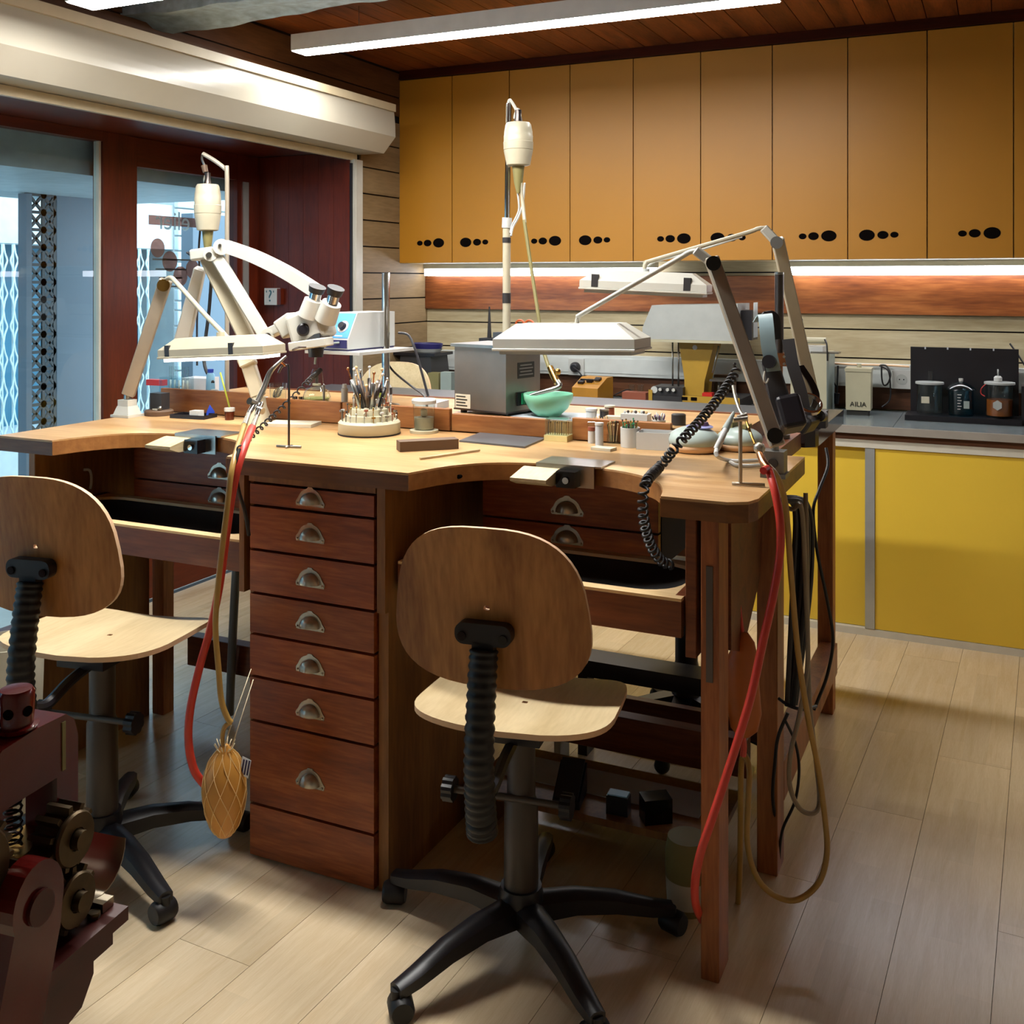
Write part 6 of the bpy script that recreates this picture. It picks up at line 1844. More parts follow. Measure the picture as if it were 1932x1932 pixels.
# orange rubber bag on the right leg
ob = V((-0.516, 2.299, 0.557))
rbg = thing('rubber_bag', 'limp orange brown rubber bag behind the red hose', 'bag', (ob.x, ob.y, ob.z - 0.12))
prof = [(0.0, 0.0), (0.014, 0.003), (0.03, 0.02), (0.038, 0.06), (0.040, 0.12), (0.036, 0.17), (0.022, 0.215), (0.008, 0.235), (0.0, 0.236)]
b = B()
b.lathe(prof, (0, 0, 0), 26)
for v in b.bm.verts:
    v.co.y *= 0.55
    v.co.x += 0.004 * math.sin(9 * v.co.z * 4)
b.build('bag', 'rubber_orange', rbg)
B().tube([(0, 0, 0.234), (-0.004, 0, 0.26), (-0.012, 0.0, 0.33)], 0.004, seg=8).build('string', 'red_hose', rbg)
B().tube([(0.0, 0, 0.002), (0.002, 0, -0.02), (0.0, 0, -0.04)], 0.007, seg=8).build('neck', 'red_hose', rbg)
# tan loop
tn = B().tube([(-0.439, 2.192, 1.062), (-0.426, 2.22, 1.036), (-0.416, 2.247, 0.987), (-0.411, 2.26, 0.917), (-0.409, 2.294, 0.795), (-0.402, 2.331, 0.634), (-0.386, 2.36, 0.486), (-0.368, 2.391, 0.359), (-0.355, 2.397, 0.253), (-0.349, 2.389, 0.175), (-0.364, 2.371, 0.116), (-0.403, 2.33, 0.09), (-0.448, 2.309, 0.099), (-0.484, 2.292, 0.139), (-0.505, 2.293, 0.21), (-0.505, 2.304, 0.298), (-0.508, 2.325, 0.359), (-0.522, 2.34, 0.38), (-0.533, 2.357, 0.341), (-0.539, 2.377, 0.21), (-0.545, 2.396, 0.089), (-0.554, 2.414, -0.015)], 0.0066, seg=10)
tag(tn.build('air_hose', 'tan_hose', None), 'long tan hose looping down to the floor at the right leg', 'hose')
gh = B().tube([(-0.49, 2.40, 0.945), (-0.43, 2.41, 0.93), (-0.404, 2.385, 0.938), (-0.404, 2.44, 0.757), (-0.403, 2.463, 0.567), (-0.417, 2.434, 0.453), (-0.431, 2.405, 0.377), (-0.433, 2.404, 0.304), (-0.415, 2.424, 0.245), (-0.387, 2.448, 0.229), (-0.378, 2.474, 0.248), (-0.388, 2.492, 0.325), (-0.405, 2.506, 0.453), (-0.413, 2.525, 0.608), (-0.418, 2.544, 0.791), (-0.424, 2.563, 0.939)], 0.0055, seg=8)
tag(gh.build('grey_hose', 'grey_hose', None), 'greyish hose hanging in a short loop behind the tan hose', 'hose')
# bundle of black cables at the bench end
bd = thing('cable_bundle', 'thick bundle of black cables hanging at the right bench end', 'cables', (-0.445, 2.576, 0.407))
for k in range(7):
    o1, o2 = 4 * k - 12, 5 * k - 15
    pts = [p for p in ()]
    top_, mid_, low_ = V((-0.442, 2.61, 0.994)), V((-0.439, 2.59, 0.713)), V((-0.456, 2.548, 0.428))
    dx = Vector((0.9, 0.42, 0)) * (0.0065 * (k - 3))
    dy = Vector((-0.42, 0.9, 0)) * (0.010 * ((k * 3) % 4 - 1.5))
    B().tube([Vector((-0.52, 2.50, 0.935)) + dy, Vector((-0.475, 2.52, 0.93)) + dx * 0.6 + dy, V((-0.442, 2.61, 0.89)) + dx * 1.0 + dy, mid_ + dx * 1.25 + dy, low_ + dx * 0.55 + dy * 0.4], 0.0065, seg=8).build('cable', 'black_rubber' if k % 3 else 'charcoal', bd, world=True)
B().tube([(-0.482, 2.536, 0.443), (-0.451, 2.506, 0.442), (-0.423, 2.52, 0.434), (-0.401, 2.574, 0.425)], 0.004, seg=8).build('tie', 'black_plastic', bd, world=True)
tag(B().tube([(-0.418, 2.842, 1.007), (-0.409, 2.814, 0.964), (-0.42, 2.742, 0.913), (-0.427, 2.694, 0.868), (-0.415, 2.678, 0.772), (-0.393, 2.689, 0.653), (-0.379, 2.695, 0.553), (-0.388, 2.669, 0.474), (-0.404, 2.628, 0.423), (-0.413, 2.613, 0.399)], 0.0042, seg=8).build('black_cable', 'black_rubber', None), 'black cable bowing out in front of the yellow cabinet', 'cable')
tag(B().tube([(-0.463, 2.545, 0.409), (-0.484, 2.535, 0.351), (-0.493, 2.542, 0.283), (-0.5, 2.55, 0.201), (-0.496, 2.563, 0.138)], 0.0042, seg=8).build('black_cable', 'black_rubber', None), 'black cord with an inline switch hanging by the middle end leg', 'cable')
tag(B().tube([(-0.461, 2.502, 0.407), (-0.44, 2.512, 0.356), (-0.433, 2.526, 0.289), (-0.445, 2.542, 0.203), (-0.476, 2.561, 0.124), (-0.487, 2.578, 0.074), (-0.493, 2.597, 0.024)], 0.0035, seg=8).build('black_cable', 'black_rubber', None), 'thin black cord wandering down beside the middle end leg', 'cable')
# coarse coiled cord over the right cut-out
c2 = B().coil([(-0.599, 2.613, 1.236), (-0.607, 2.588, 1.208), (-0.62, 2.493, 1.164), (-0.637, 2.397, 1.123), (-0.662, 2.297, 1.079), (-0.71, 2.311, 1.022), (-0.682, 2.132, 1.025), (-0.685, 2.109, 0.995), (-0.689, 2.129, 0.934), (-0.688, 2.174, 0.873), (-0.679, 2.222, 0.829), (-0.664, 2.252, 0.815)], 0.0095, 0.0035, 52)
tag(c2.build('coiled_cord', 'black_rubber', None, sharp=80), 'thick coiled black cord draped over the right cut-out', 'cord')

# ---- things under the bench
# power strips and plugs on the post at the left
pw = thing('power_strip', 'white power strip with black plugs under the left work place', 'power strip', (-1.99, 2.80, 0.40))
B().mm((-0.03, -0.03, 0.0), (0.03, 0.0, 0.30)).build('strip_body', 'grey_white', pw, bevel=0.004)
for z in (0.07, 0.14, 0.21, 0.27):
    B().cyl((0, -0.0305, z), (0, -0.034, z), 0.020, seg=16).build('socket', 'charcoal', pw)
for z in (0.14, 0.21):
    B().cyl((0, -0.0345, z), (0, -0.065, z), 0.017, 0.012, seg=14).build('plug', 'black_plastic', pw)
    B().tube([(0, -0.065, z), (0.02, -0.08, z - 0.03), (0.03, -0.07, z - 0.16), (0.0, -0.05, z - 0.30)], 0.004, seg=6).build('cord', 'black_plastic', pw)
sb = thing('socket_box', 'cream socket box tilted against the brown post', 'socket box', (-2.10, 2.77, 0.30), R(12))
B().mm((-0.035, -0.04, 0), (0.035, 0.0, 0.15)).build('box', 'cream_plastic', sb, bevel=0.003)
B().mm((-0.026, -0.044, 0.03), (0.02, -0.0405, 0.13)).build('face', 'charcoal', sb)
# pale board with white edge beside the drawers (low shelf of the far half)
lo = thing('low_shelf', 'pale wooden low shelf with a white edge under the left work place', 'shelf', (-2.0, 2.94, 0.44))
B().mm((0, 0, 0), (0.44, 0.62, 0.02)).build('board', 'pale_wood', lo)
B().mm((0, -0.006, -0.03), (0.44, -0.0005, 0.02)).build('white_edge', 'off_white', lo)
for x in (0.03, 0.38):
    B().mm((x, 0.28, -0.44), (x + 0.03, 0.31, -0.0005)).build('prop', 'rail_wood', lo)
fo = B().tube([(-2.30, 2.70, 0.02), (-2.27, 2.68, 0.30), (-2.23, 2.66, 0.64)], 0.014, seg=10)
tag(fo.build('metal_prop', 'grey_metal', None), 'slanting grey metal tube behind the left chair', 'tube')
# foot pedal, adaptors and papers on the foot shelf
ZF = 0.1185
boxy('paper_sheet', 'white paper lying on the foot shelf under the bench', 'paper', (-0.945, 2.585, ZF + G), (0.54, 0.13, 0.002), 'paper', R(0), 0.0)
fp = thing('foot_pedal', 'black foot pedal standing behind the near chair', 'pedal', (-1.00, 2.475, ZF + G), R(10))
B().prism([(-0.05, 0.0), (0.05, 0.0), (0.05, 0.075), (-0.05, 0.02)], -0.035, 0.035, ((0, 0, 0), (0, 1, 0), (0, 0, 1), (1, 0, 0))).build('wedge', 'black_plastic', fp, bevel=0.004)
B().bar((0, -0.05, 0.026), (0, 0.05, 0.081), 0.06, 0.006).build('treadle', 'charcoal', fp)
boxy('adaptor', 'small black adaptor with a pale top under the bench', 'adaptor', (-0.865, 2.465, ZF + G), (0.055, 0.035, 0.045), 'black_plastic', R(4))
boxy('adaptor_label', 'pale card lying on the small black adaptor', 'card', (-0.865, 2.465, ZF + 0.0465), (0.05, 0.03, 0.003), 'pale_blue', R(4), 0.0)
boxy('adaptor', 'larger black adaptor standing beside the canister', 'adaptor', (-0.77, 2.47, ZF + G), (0.07, 0.05, 0.06), 'black_gloss', R(35))
cn = thing('cloth_canister', 'grey canister with a cream cloth band under the bench', 'canister', (-0.655, 2.345, 0.0))
B().lathe([(0.0, 0.0), (0.045, 0.0), (0.046, 0.015), (0.0, 0.0155)], seg=24).build('foot', 'olive', cn)
b = B().lathe([(0.0, 0.016), (0.047, 0.016), (0.049, 0.05), (0.050, 0.075), (0.0, 0.0755)], seg=28)
b.build('cloth_band', 'paper_warm', cn)
B().lathe([(0.0, 0.076), (0.0505, 0.076), (0.051, 0.13), (0.045, 0.165), (0.0, 0.168)], seg=28).build('body', 'olive', cn)
wbd = B().mm((0, 0, 0), (0.56, 0.13, 0.010)).mm((0.03, 0.03, -0.1365), (0.05, 0.10, -0.0005)).mm((0.50, 0.03, -0.1365), (0.52, 0.10, -0.0005)).build('white_board', 'off_white', None, (-1.22, 2.79, 0.137))
tag(wbd, 'white board lying low behind the foot shelf', 'board')
tag(B().tube([(-1.0, 2.85, 0.153), (-0.86, 2.90, 0.165), (-0.75, 2.86, 0.160), (-0.68, 2.82, 0.153)], 0.005, seg=8).build('black_cable', 'black_rubber', None), 'black cable lying on the low white board', 'cable')
dkt = B().mm((0, 0, 0), (0.62, 0.10, 0.05)).mm((0.02, 0.02, -0.25), (0.05, 0.08, -0.0005)).mm((0.57, 0.02, -0.25), (0.60, 0.08, -0.0005)).build('cable_tray', 'black_plastic', None, (-1.19, 2.94, 0.2503))
tag(dkt, 'dark cable tray under the bench before the black stool', 'tray')
# yellow grinding tool behind chair back: rolls at far left
vr = thing('clear_bucket', 'pale plastic bin at the left edge behind the chair', 'bin', (-2.47, 1.99, 0.0))
B().lathe([(0.0, 0.0), (0.08, 0.0), (0.095, 0.46), (0.09, 0.46), (0.075, 0.006), (0.0, 0.006)], seg=26, cap=False).build('wall', 'paper_warm', vr)

# ================================================================== THINGS ON THE COUNTER
ZK = 0.8585
def at_k(x, y): return (x, y, ZK + G)
# grinder with blue dish in the corner
gd_ = thing('grinding_machine', 'dark machine with a blue oval dish in the wall corner', 'machine', at_k(-2.765, 4.78))
B().box((0, 0, 0.10), (0.22, 0.20, 0.20), taper=(0.82, 0.9)).build('body', 'charcoal', gd_, bevel=0.01)
B().mm((-0.13, -0.10, 0.2005), (0.12, 0.10, 0.215)).build('top_plate', 'black_plastic', gd_, bevel=0.004)
b = B().lathe([(0.0, 0.0), (0.07, 0.0), (0.085, 0.03), (0.087, 0.045), (0.080, 0.047), (0.072, 0.02), (0.0, 0.018)], (0, 0, 0), 28, cap=False)
for v in b.bm.verts: v.co.y *= 0.75
b.build('dish', 'navy', gd_, (0.02, 0, 0.2155))
b = B().lathe([(0.0705, 0.0), (0.073, 0.0), (0.086, 0.018), (0.084, 0.018)], (0, 0, 0), 28, cap=False)
for v in b.bm.verts: v.co.y *= 0.75
b.build('dish_rim', 'grey_white', gd_, (0.02, 0, 0.2158))
boxy('olive_box', 'small olive tin beside the grinding machine', 'tin', at_k(-2.627, 4.66), (0.06, 0.06, 0.12), 'olive', 0.1)
boxy('grey_box', 'small pale grey box leaning beside the olive tin', 'box', at_k(-2.533, 4.62), (0.06, 0.05, 0.13), 'grey_plastic', 0.05)
# tools behind the steel cleaner
hl = thing('tool_holder', 'black tool holder standing behind the steel cleaner', 'tool holder', at_k(-2.333, 4.76))
B().mm((-0.07, -0.05, 0), (0.09, 0.05, 0.30)).build('block', 'charcoal', hl, bevel=0.004)
B().cyl((-0.035, 0, 0.3005), (-0.035, 0, 0.46), 0.012, 0.004, seg=10).build('file', 'charcoal', hl)
B().mm((0.0, -0.03, 0.3005), (0.06, 0.03, 0.33)).build('lid', 'slate', hl)
sc2 = thing('scissors', 'orange handled scissors standing behind the lamp head', 'scissors', at_k(-2.16, 4.74))
B().mm((-0.05, -0.035, 0), (0.05, 0.035, 0.26)).build('stand', 'grey_plastic', sc2, bevel=0.003)
for sx in (-1, 1):
    ring = [(sx * 0.026 + 0.022 * math.cos(2 * PI * k / 16), 0.0, 0.375 + 0.018 * math.sin(2 * PI * k / 16)) for k in range(17)]
    B().tube(ring, 0.0055, seg=8, n=2).build('handle_ring', 'orange_plastic', sc2)
    B().bar((sx * 0.018, 0, 0.36), (-sx * 0.004, 0, 0.262), 0.006, 0.012, up=(1, 0, 0)).build('blade', 'orange_plastic' if sx > 0 else 'steel', sc2)
# amber coloured box with switches
am = thing('amber_control_box', 'amber sloping box with black switches on the counter', 'control box', at_k(-1.819, 4.80), R(-6))
B().prism([(-0.085, 0), (0.085, 0), (0.085, 0.115), (0.02, 0.115), (-0.085, 0.07)], -0.07, 0.07, ((0, 0, 0), (0, 1, 0), (0, 0, 1), (1, 0, 0))).build('case', 'amber_box', am, bevel=0.003)
for x, y, z in ((-0.04, -0.045, 0.094), (0.0, -0.03, 0.101), (0.035, -0.01, 0.109)):
    B().box((x, y, z), (0.03, 0.02, 0.012), Matrix.Rotation(R(23), 3, 'X')).build('switch', 'black_plastic', am)
B().box((0.0, -0.035, 0.1065), (0.10, 0.006, 0.006), Matrix.Rotation(R(23), 3, 'X')).build('lever_bar', 'black_plastic', am)
tag(B().tube([(-1.711, 4.82, 0.891), (-1.676, 4.92, 0.909), (-1.645, 4.95, 0.884), (-1.621, 4.96, 0.868)], 0.003, seg=6).build('black_cable', 'black_plastic', None), 'thin black cable behind the amber box', 'cable')
rbx = thing('cork_tray', 'red brown tray with two small glasses on the counter', 'tray', at_k(-1.608, 4.84))
B().mm((-0.06, -0.035, 0), (0.06, 0.035, 0.05)).build('tray', 'terracotta', rbx, bevel=0.002)
for sx in (-0.022, 0.022):
    B().lathe([(0.016, 0.0), (0.018, 0.035), (0.0165, 0.035), (0.015, 0.002)], (sx, 0, 0.0505), 14, cap=False).build('glass', 'clear_glass', rbx)

# small bench drill with grey belt cover
dm = thing('drilling_machine', 'yellow brown bench drilling machine with a grey belt cover', 'drill', at_k(-1.296, 4.74))
def dmx(pxx, Y=4.70): return pxx
xc_ = -1.296
B().mm((-1.467 - xc_, -0.10, 0.012), (-1.052 - xc_, 0.16, 0.060)).build('base', 'charcoal', dm, bevel=0.004)
for sx in (-0.16, 0.17):
    for sy in (-0.08, 0.14):
        B().cyl((sx, sy, 0), (sx, sy, 0.0118), 0.012, seg=10).build('foot', 'black_rubber', dm)
B().mm((-1.318 - xc_, -0.1045, 0.018), (-1.055 - xc_, -0.1005, 0.066)).build('front_plate', 'machine_gold', dm)
B().mm((-1.48 - xc_, -0.1045, 0.018), (-1.462 - xc_, -0.1005, 0.085)).build('left_lug', 'machine_gold', dm)
B().mm((-1.465 - xc_, -0.09, 0.0605), (-1.32 - xc_, 0.05, 0.10)).build('vice_bed', 'charcoal', dm, bevel=0.003)
for k, sx in enumerate((1252, 1267, 1279)):
    pass
for x in (-0.125, -0.09, -0.062):
    B().cyl((x, -0.0905, 0.085), (x, -0.115, 0.09), 0.010, 0.008, seg=12).build('lever', 'steel', dm)
B().cyl((-0.16, -0.0905, 0.085), (-0.16, -0.094, 0.085), 0.016, seg=18).build('maker_disc', 'white_plastic', dm)
for x in (-0.012, 0.032):
    B().mm((x - 0.014, -0.1065, 0.045), (x + 0.014, -0.1046, 0.060)).build('switch', 'hole_black', dm)
B().mm((0.07, -0.1045, 0.0665), (0.115, -0.06, 0.082)).build('red_button', 'red_plastic', dm, bevel=0.002)
zl0, zl1 = 0.10, 0.314
B().prism([(-1.324 - xc_, 0.061), (-1.234 - xc_, 0.061), (-1.229 - xc_, 0.13), (-1.183 - xc_, zl1 - 0.005), (-1.351 - xc_, zl1 - 0.005), (-1.324 - xc_, 0.14)], -0.05, 0.09, ((0, 0, 0), (1, 0, 0), (0, 0, 1), (0, 1, 0))).build('column', 'machine_gold', dm, bevel=0.004)
B().cyl((-1.274 - xc_, -0.0505, zl1 - 0.03), (-1.274 - xc_, -0.053, zl1 - 0.03), 0.011, seg=16).build('badge', 'white_plastic', dm)
cv = B()
xa_, xb_ = -1.504 - xc_, -1.06 - xc_
ztop = 0.488
cv.prism([(xa_, zl1 + 0.008), (xb_, zl1 + 0.008), (xb_, ztop), (xa_ + 0.045, ztop - 0.01), (xa_, zl1 + 0.06)], -0.12, 0.12, ((0, 0, 0), (1, 0, 0), (0, 0, 1), (0, 1, 0)))
cv.build('belt_cover', 'grey_white', dm, bevel=0.008, bseg=2)
B().mm((xa_ - 0.006, -0.126, zl1 - 0.0045), (xb_ + 0.002, 0.126, zl1 + 0.0075)).build('cover_plate', 'cream_plastic', dm, bevel=0.002)
B().mm((xb_ + 0.0005, -0.06, zl1 + 0.01), (xb_ + 0.05, 0.06, ztop - 0.03)).build('motor', 'black_plastic', dm, bevel=0.006)
B().mm((xb_ + 0.0505, -0.03, zl1 + 0.02), (xb_ + 0.053, 0.05, ztop + 0.005)).build('motor_plate', 'vinyl_white', dm)
for x in (-1.389 - xc_, -1.361 - xc_):
    B().cyl((x, -0.02, 0.1005), (x, -0.02, zl1 - 0.005), 0.004, seg=8).build('guide_rod', 'steel', dm)
B().cyl((-1.166 - xc_, -0.04, zl1 - 0.02), (-1.19 - xc_, -0.06, 0.17), 0.004, seg=8).build('feed_lever', 'steel', dm)
B().cyl((0.12, 0.0, 0.0605), (0.12, 0.0, 0.13), 0.006, seg=8).build('drill_chuck', 'steel', dm)
B().mm((0.09, -0.05, 0.1305), (0.17, 0.05, 0.14)).build('drill_table', 'steel', dm)
boxy('brown_box', 'brown shadowed box behind the drilling machine', 'box', at_k(-1.198, 4.955), (0.10, 0.04, 0.14), 'stone_dark', 0)

# grey tool chest with clutter on top
tc = thing('tool_chest', 'beige grey tool chest with tools lying on its top', 'tool chest', at_k(-0.76, 4.82))
B().mm((-0.085, -0.11, 0), (0.07, 0.13, 0.27)).build('chest', 'cream_plastic', tc, bevel=0.004)
B().mm((0.0705, -0.11, 0.002), (0.072, 0.13, 0.268)).build('side_panel', 'grey_plastic', tc)
B().mm((-0.05, -0.08, 0.2705), (0.05, 0.02, 0.30)).build('white_tool', 'white_plastic', tc, bevel=0.006)
B().cyl((-0.06, -0.06, 0.2705), (-0.06, -0.06, 0.35), 0.018, seg=14).build('dark_can', 'charcoal', tc)
B().cyl((-0.05, -0.05, 0.325), (0.06, -0.05, 0.325), 0.014, seg=12).build('roll', 'cream_plastic', tc)
for k in range(3):
    B().cyl((-0.07 + 0.014 * k, -0.055, 0.3505), (-0.085 + 0.02 * k, -0.05, 0.40 + 0.01 * k), 0.004, seg=6).build('pliers_handle', 'black_rubber', tc)
B().mm((0.0, -0.10, 0.2705), (0.12, -0.03, 0.278)).build('steel_sheet', 'steel', tc)
B().tube([(0.055, -0.06, 0.33), (0.07, -0.10, 0.31), (0.075, -0.115, 0.24)], 0.004, seg=6).build('cord', 'black_rubber', tc)
# cream box with lettering
cx_ = thing('cream_box', 'cream box with dark lettering and a dark base on the counter', 'box', at_k(-0.568, 4.84), R(2))
B().mm((-0.048, -0.05, 0), (0.042, 0.05, 0.020)).build('base', 'ink', cx_)
B().box((0, 0, 0.105), (0.104, 0.112, 0.168), taper=(1.02, 1.02)).build('case', 'cream_plastic', cx_, bevel=0.004)
B().mm((-0.056, -0.06, 0.1905), (0.056, 0.06, 0.205)).build('lid', 'cream_plastic', cx_, bevel=0.003)
B().cyl((0, 0, 0.2055), (0, 0, 0.222), 0.010, seg=12).build('lid_knob', 'cream_plastic', cx_)
text_mesh('lettering', 'AILIA', 0.030, 'ink', cx_, (0.0, -0.0585, 0.047), (PI / 2, 0, 0), extrude=0.0008)
# cords hanging over the trunking
tag(B().tube([(-0.719, 4.95, 1.059), (-0.703, 4.94, 1.006), (-0.68, 4.94, 0.964)], 0.004, seg=6).build('black_cable', 'black_rubber', None), 'short black cord hanging over the trunking left of the cream box', 'cable')
pc = thing('hanging_plug', 'black plug hanging on its cord left of the cream box', 'plug', (-0.677, 4.94, 0.891))
B().tube([(-0.674, 4.95, 1.06), (-0.675, 4.94, 1), (-0.677, 4.94, 0.935)], 0.004, seg=6).build('cord', 'black_rubber', pc, world=True)
B().cyl((-0.677, 4.94, 0.935), (-0.68, 4.94, 0.886), 0.014, 0.010, seg=12).build('plug_body', 'black_plastic', pc, world=True)
tag(B().tube([(-0.483, 4.93, 1.068), (-0.481, 4.93, 1.009), (-0.472, 4.93, 0.981), (-0.454, 4.93, 0.993), (-0.445, 4.93, 1.034), (-0.464, 4.94, 1.068), (-0.491, 4.94, 1.067), (-0.454, 4.93, 1.046), (-0.445, 4.93, 0.975), (-0.448, 4.92, 0.916), (-0.478, 4.9, 0.886)], 0.0038, seg=6).build('black_cable', 'black_rubber', None), 'looped black cord hanging right of the cream box', 'cable')
tag(B().tube([(-0.707, 4.97, 1.07), (-0.609, 4.97, 1.066), (-0.494, 4.97, 1.068), (-0.368, 4.97, 1.065)], 0.005, seg=6).build('pink_cable', 'ply_edge', None), 'pinkish cable lying along the top of the trunking', 'cable')

# black rack with three glass vessels
bk_ = thing('plating_rack', 'black backed rack holding three glass vessels', 'rack', at_k(-0.355, 4.70), R(0))
WR = 0.071 - -0.355
xr0 = -0.355
B().mm((-0.012, 0.0, 0.0), (WR + 0.01, 0.17, 0.022)).build('tray_base', 'black_plastic', bk_, bevel=0.002)
B().mm((0.0, 0.155, 0.0225), (WR, 0.169, 0.303)).build('back_board', 'black_plastic', bk_, bevel=0.001)
for k in range(4):
    B().box((0.06 + 0.09 * k, 0.1545, 0.303 - 0.004), (0.006, 0.002, 0.010)).build('tape_mark', 'paper', bk_)
def vessel(xpx, lab, r_, h_, glass, liquid, lh, lid):
    x = xpx
    t = thing('glass_vessel', lab, 'vessel', (x, 4.78, ZK + 0.0228), 0, 'glass vessels on the black rack')
    B().lathe([(0.0, 0.0), (r_ * 0.96, 0.0), (r_, 0.006), (r_, h_), (r_ * 1.04, h_ + 0.003), (r_ * 0.98, h_ + 0.003), (r_ * 0.95, h_ - 0.002), (r_ * 0.95, 0.008), (0.0, 0.004)], (0, 0, 0), 28, cap=False).build('glass', glass, t)
    if liquid:
        B().lathe([(0.0, 0.0045), (r_ * 0.93, 0.009), (r_ * 0.93, lh), (0.0, lh + 0.0005)], (0, 0, 0), 24).build('liquid', liquid, t)
    if lid == 'flat':
        B().lathe([(0.0, 0.0), (r_ * 1.10, 0.0), (r_ * 1.10, 0.008), (0.0, 0.009)], (0, 0, h_ + 0.0035), 28).build('lid', 'grey_white', t)
    return t
v1 = vessel(-0.273, 'left glass vessel with a pale lid and glass stopper', 0.052, 0.125, 'clear_glass', None, 0.05, 'flat')
B().lathe([(0.012, 0.0), (0.012, 0.04), (0.014, 0.045), (0.0, 0.046)], (0.004, 0, 0.139), 14).build('stopper', 'clear_glass', v1)
B().mm((-0.030, -0.0535, 0.05), (0.002, -0.0525, 0.078)).build('label', 'paper_warm', v1)
v2 = vessel(-0.15, 'middle glass beaker with a domed blue tinted lid', 0.050, 0.105, 'blue_glass', None, 0.04, None)
B().lathe([(0.060, 0.0), (0.058, 0.006), (0.040, 0.020), (0.016, 0.032), (0.0, 0.034)], (0, 0, 0.109), 28, cap=False).build('dome_lid', 'blue_glass', v2)
B().lathe([(0.0, 0.0), (0.008, 0.0), (0.009, 0.012), (0.0, 0.013)], (0, 0, 0.1435), 12).build('lid_knob', 'white_plastic', v2)
for k in range(6):
    B().mm((-0.012, -0.0512, 0.03 + 0.012 * k), (0.0 + 0.004 * (k % 2), -0.0506, 0.033 + 0.012 * k)).build('scale_mark', 'white_plastic', v2)
B().mm((0.012, -0.0512, 0.035), (0.034, -0.0495, 0.066)).build('label', 'grey_plastic', v2)
v3 = vessel(-0.002, 'right glass vessel of amber liquid with a thermometer lid', 0.054, 0.135, 'clear_glass', 'amber_liquid', 0.075, 'flat')
B().lathe([(0.0, 0.0), (0.016, 0.0), (0.016, 0.018), (0.010, 0.024), (0.0, 0.025)], (-0.006, 0, 0.148), 14).build('lid_fitting', 'white_plastic', v3)
B().cyl((-0.006, 0, 0.1735), (-0.006, 0, 0.20), 0.003, seg=8).build('thermometer', 'grey_white', v3)
B().prism([(0.019 * math.cos(PI * k / 3 + PI / 6), 0.021 * math.sin(PI * k / 3 + PI / 6)) for k in range(6)], 0, 0.001, ((-0.008, -0.0552, 0.055), (1, 0, 0), (0, 0, 1), (0, -1, 0))).build('label', 'grey_white', v3)
B().tube([(-0.05, -0.02, 0.14), (-0.068, -0.02, 0.12), (-0.07, -0.02, 0.098), (-0.055, -0.03, 0.088)], 0.002, seg=6).build('red_lead', 'red_plastic', v3)
tag(B().tube([(0.038, 5, 1.178), (0.073, 4.99, 1.125), (0.109, 4.98, 1.063)], 0.004, seg=6).build('black_cable', 'black_rubber', None), 'black cord rising behind the right end of the plating rack', 'cable')
boxy('dark_canister', 'black canister at the right edge beside the plating rack', 'canister', at_k(0.115, 4.78), (0.07, 0.10, 0.16), 'black_plastic', 0.0)

# ================================================================== OUTSIDE, beyond the shop window
XE = -6.2
struct(B().mm((-9.0, -6, -0.2), (XG - 0.07, 12, -0.02)).build('ground_outside', 'pavement'), 'pale pavement outside the window', 'pavement')
# porch: soffit, return wall, perforated screen
struct(B().mm((-4.9, -1.0, 1.905), (XG - 0.07, 4.6, 2.3)).build('porch_soffit', 'soffit_grey'), 'grey porch soffit outside the window', 'soffit')
XS = -4.55
yc0, yc1 = 3.959, 4.291
struct(B().mm((XS - 0.12, yc0 + 0.012, -0.02), (XS, yc1, 1.9045)).build('porch_wall', 'grey_blue'), 'blue grey porch wall outside the window', 'wall')
yp0, yp1 = 3.754, 3.79
sc_ = thing('perforated_screen', 'dark perforated metal screen of star pattern outside the window', 'screen', (XS, yp1, -0.02))
WS = yc0 - yp1
B().mm((-0.03, yp0 - yp1, 0), (0.03, -0.002, 1.92)).build('post', 'grey_blue', sc_)
b_ = B()
cell = WS / 1.85
zt = 1.92
nz = int(zt / cell) + 1
for k in range(nz + 1):
    z = zt - k * cell
    if z > 0.01:
        b_.bar((0, 0, z), (0, WS, z), 0.012, 0.016)
for y in (0.006, cell, WS - 0.006):
    b_.bar((0, y, 0), (0, y, zt), 0.012, 0.018, up=(0, 1, 0))
for k in range(nz):
    za, zb_ = zt - k * cell, max(zt - (k + 1) * cell, 0)
    for ya in (0, cell):
        yb = min(ya + cell, WS)
        b_.bar((0, ya, za), (0, yb, zb_), 0.012, 0.014)
        b_.bar((0, ya, zb_), (0, yb, za), 0.012, 0.014)
        b_.cyl((-0.006, ya, za), (0.006, ya, za), 0.02, seg=8)
b_.build('lattice', 'screen_dark', sc_)
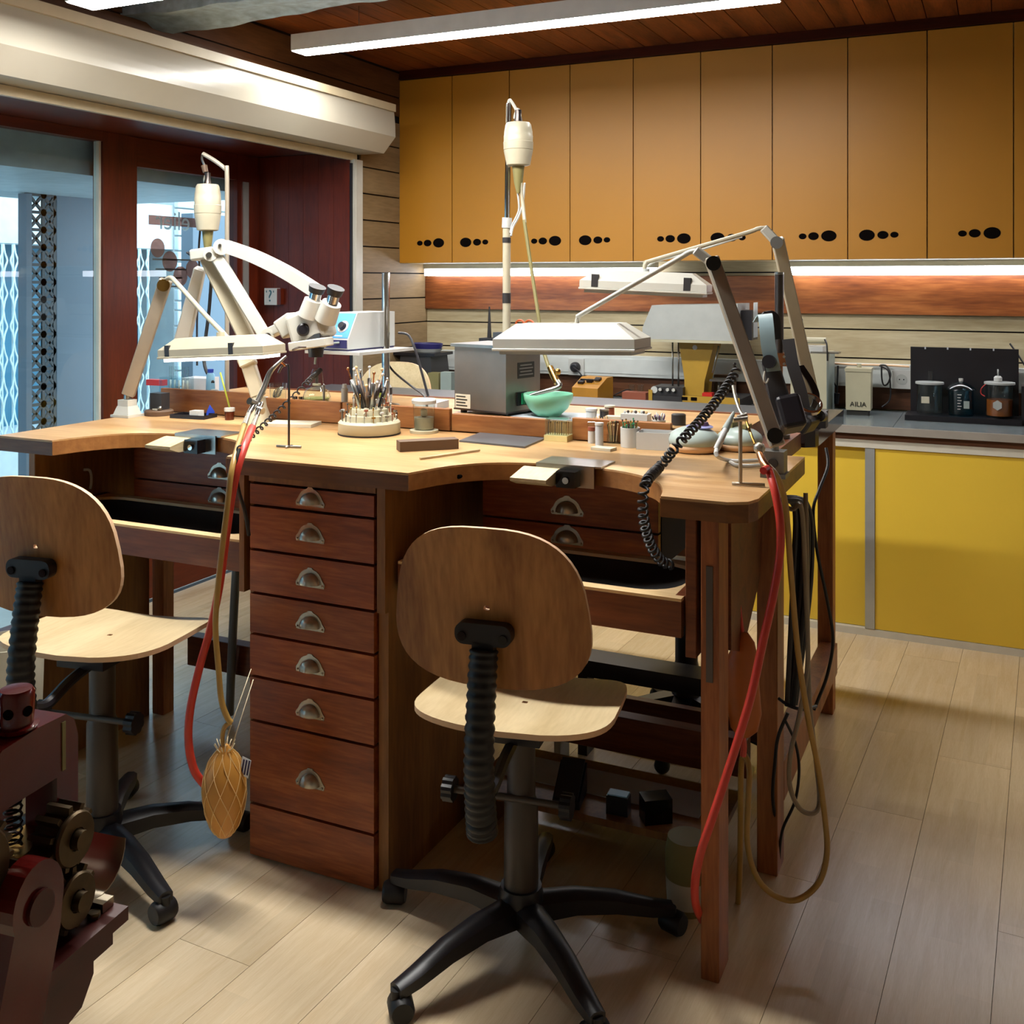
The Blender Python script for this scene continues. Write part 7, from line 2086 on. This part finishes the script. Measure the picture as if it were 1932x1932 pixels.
# house across the lane
hs = thing('white_house', 'pale house across the lane with shop fronts and stone piers', 'building', (XE, 2.0, -0.02))
B().mm((XE - 0.3, -4, 2.05), (XE, 11, 5.5)).build('upper_wall', 'facade_white', hs, world=True)
B().mm((XE, -4, 1.70), (XE + 0.25, 11, 2.05)).build('awning_box', 'facade_white', hs, world=True)
B().mm((XE - 0.32, -4, -0.02), (XE - 0.3, 11, 2.04)).build('shop_window', 'shop_teal', hs, world=True)
B().mm((XE - 0.3, -4, -0.02), (XE + 0.45, 11, 0.399)).build('plinth', 'facade_white', hs, world=True)
ya, yb = 6.311, 6.738
pier = B().mm((XE - 0.1, ya, -0.02), (XE + 0.26, yb + 0.6, 3.2)).build('pier', 'grey_white', hs, world=True)
rnd = random.Random(5)
z = 0.0
k = 0
while z < 3.1:
    h = rnd.uniform(0.07, 0.13)
    y = ya
    while y < yb + 0.55:
        w = rnd.uniform(0.16, 0.34)
        y2_ = min(y + w, yb + 0.6)
        B().box((XE + 0.27, (y + y2_) / 2, z + h / 2), (0.05 + rnd.uniform(0, 0.02), y2_ - y - 0.012, h - 0.012)).build('stone', 'stone_white', pier, world=True, bevel=0.006)
        y = y2_
    z += h; k += 1
# folding lattice gates before the shop windows
def gate(label, y0, y1, z0, z1, pitch):
    t = thing('folding_gate', label, 'gate', (XE + 0.35, y0, z0), 0, 'white folding lattice gates')
    W = y1 - y0; H_ = z1 - z0
    n = max(2, int(W / pitch))
    for i in range(n + 1):
        y = W * i / n
        B().bar((0, y, 0), (0, y, H_), 0.010, 0.012, up=(0, 1, 0)).build('upright', 'gate_white', t)
    m = int(H_ / 0.2)
    for i in range(n):
        b = B()
        for j in range(m):
            yc = W * (i + 0.5) / n; hw = W / n / 2
            zc = H_ * (j + 0.5) / m; hz = H_ / m / 2
            for sg_ in (-1, 1):
                b.tube([(0.012, yc + sg_ * hw, zc - hz), (0.012, yc + sg_ * hw * 0.75, zc - hz * 0.45), (0.012, yc + sg_ * 0.012, zc), (0.012, yc + sg_ * hw * 0.75, zc + hz * 0.45), (0.012, yc + sg_ * hw, zc + hz)], 0.006, seg=5, n=3)
        b.build('lattice_strut', 'gate_white', t)
gate('white folding lattice gate across the lane, left of the perforated screen', 4.112, 4.835, 0.40, 1.69, 0.075)
gate('white folding lattice gate across the lane, seen through the shop door', 5.764, 5.944, 0.40, 1.69, 0.075)
# blue-grey board beside the door outside
struct(B().mm((-4.95, 5.33, -0.02), (-4.85, 6.2, 1.9)).build('wall_outside', 'grey_blue'), 'blue grey wall outside the shop door', 'wall')
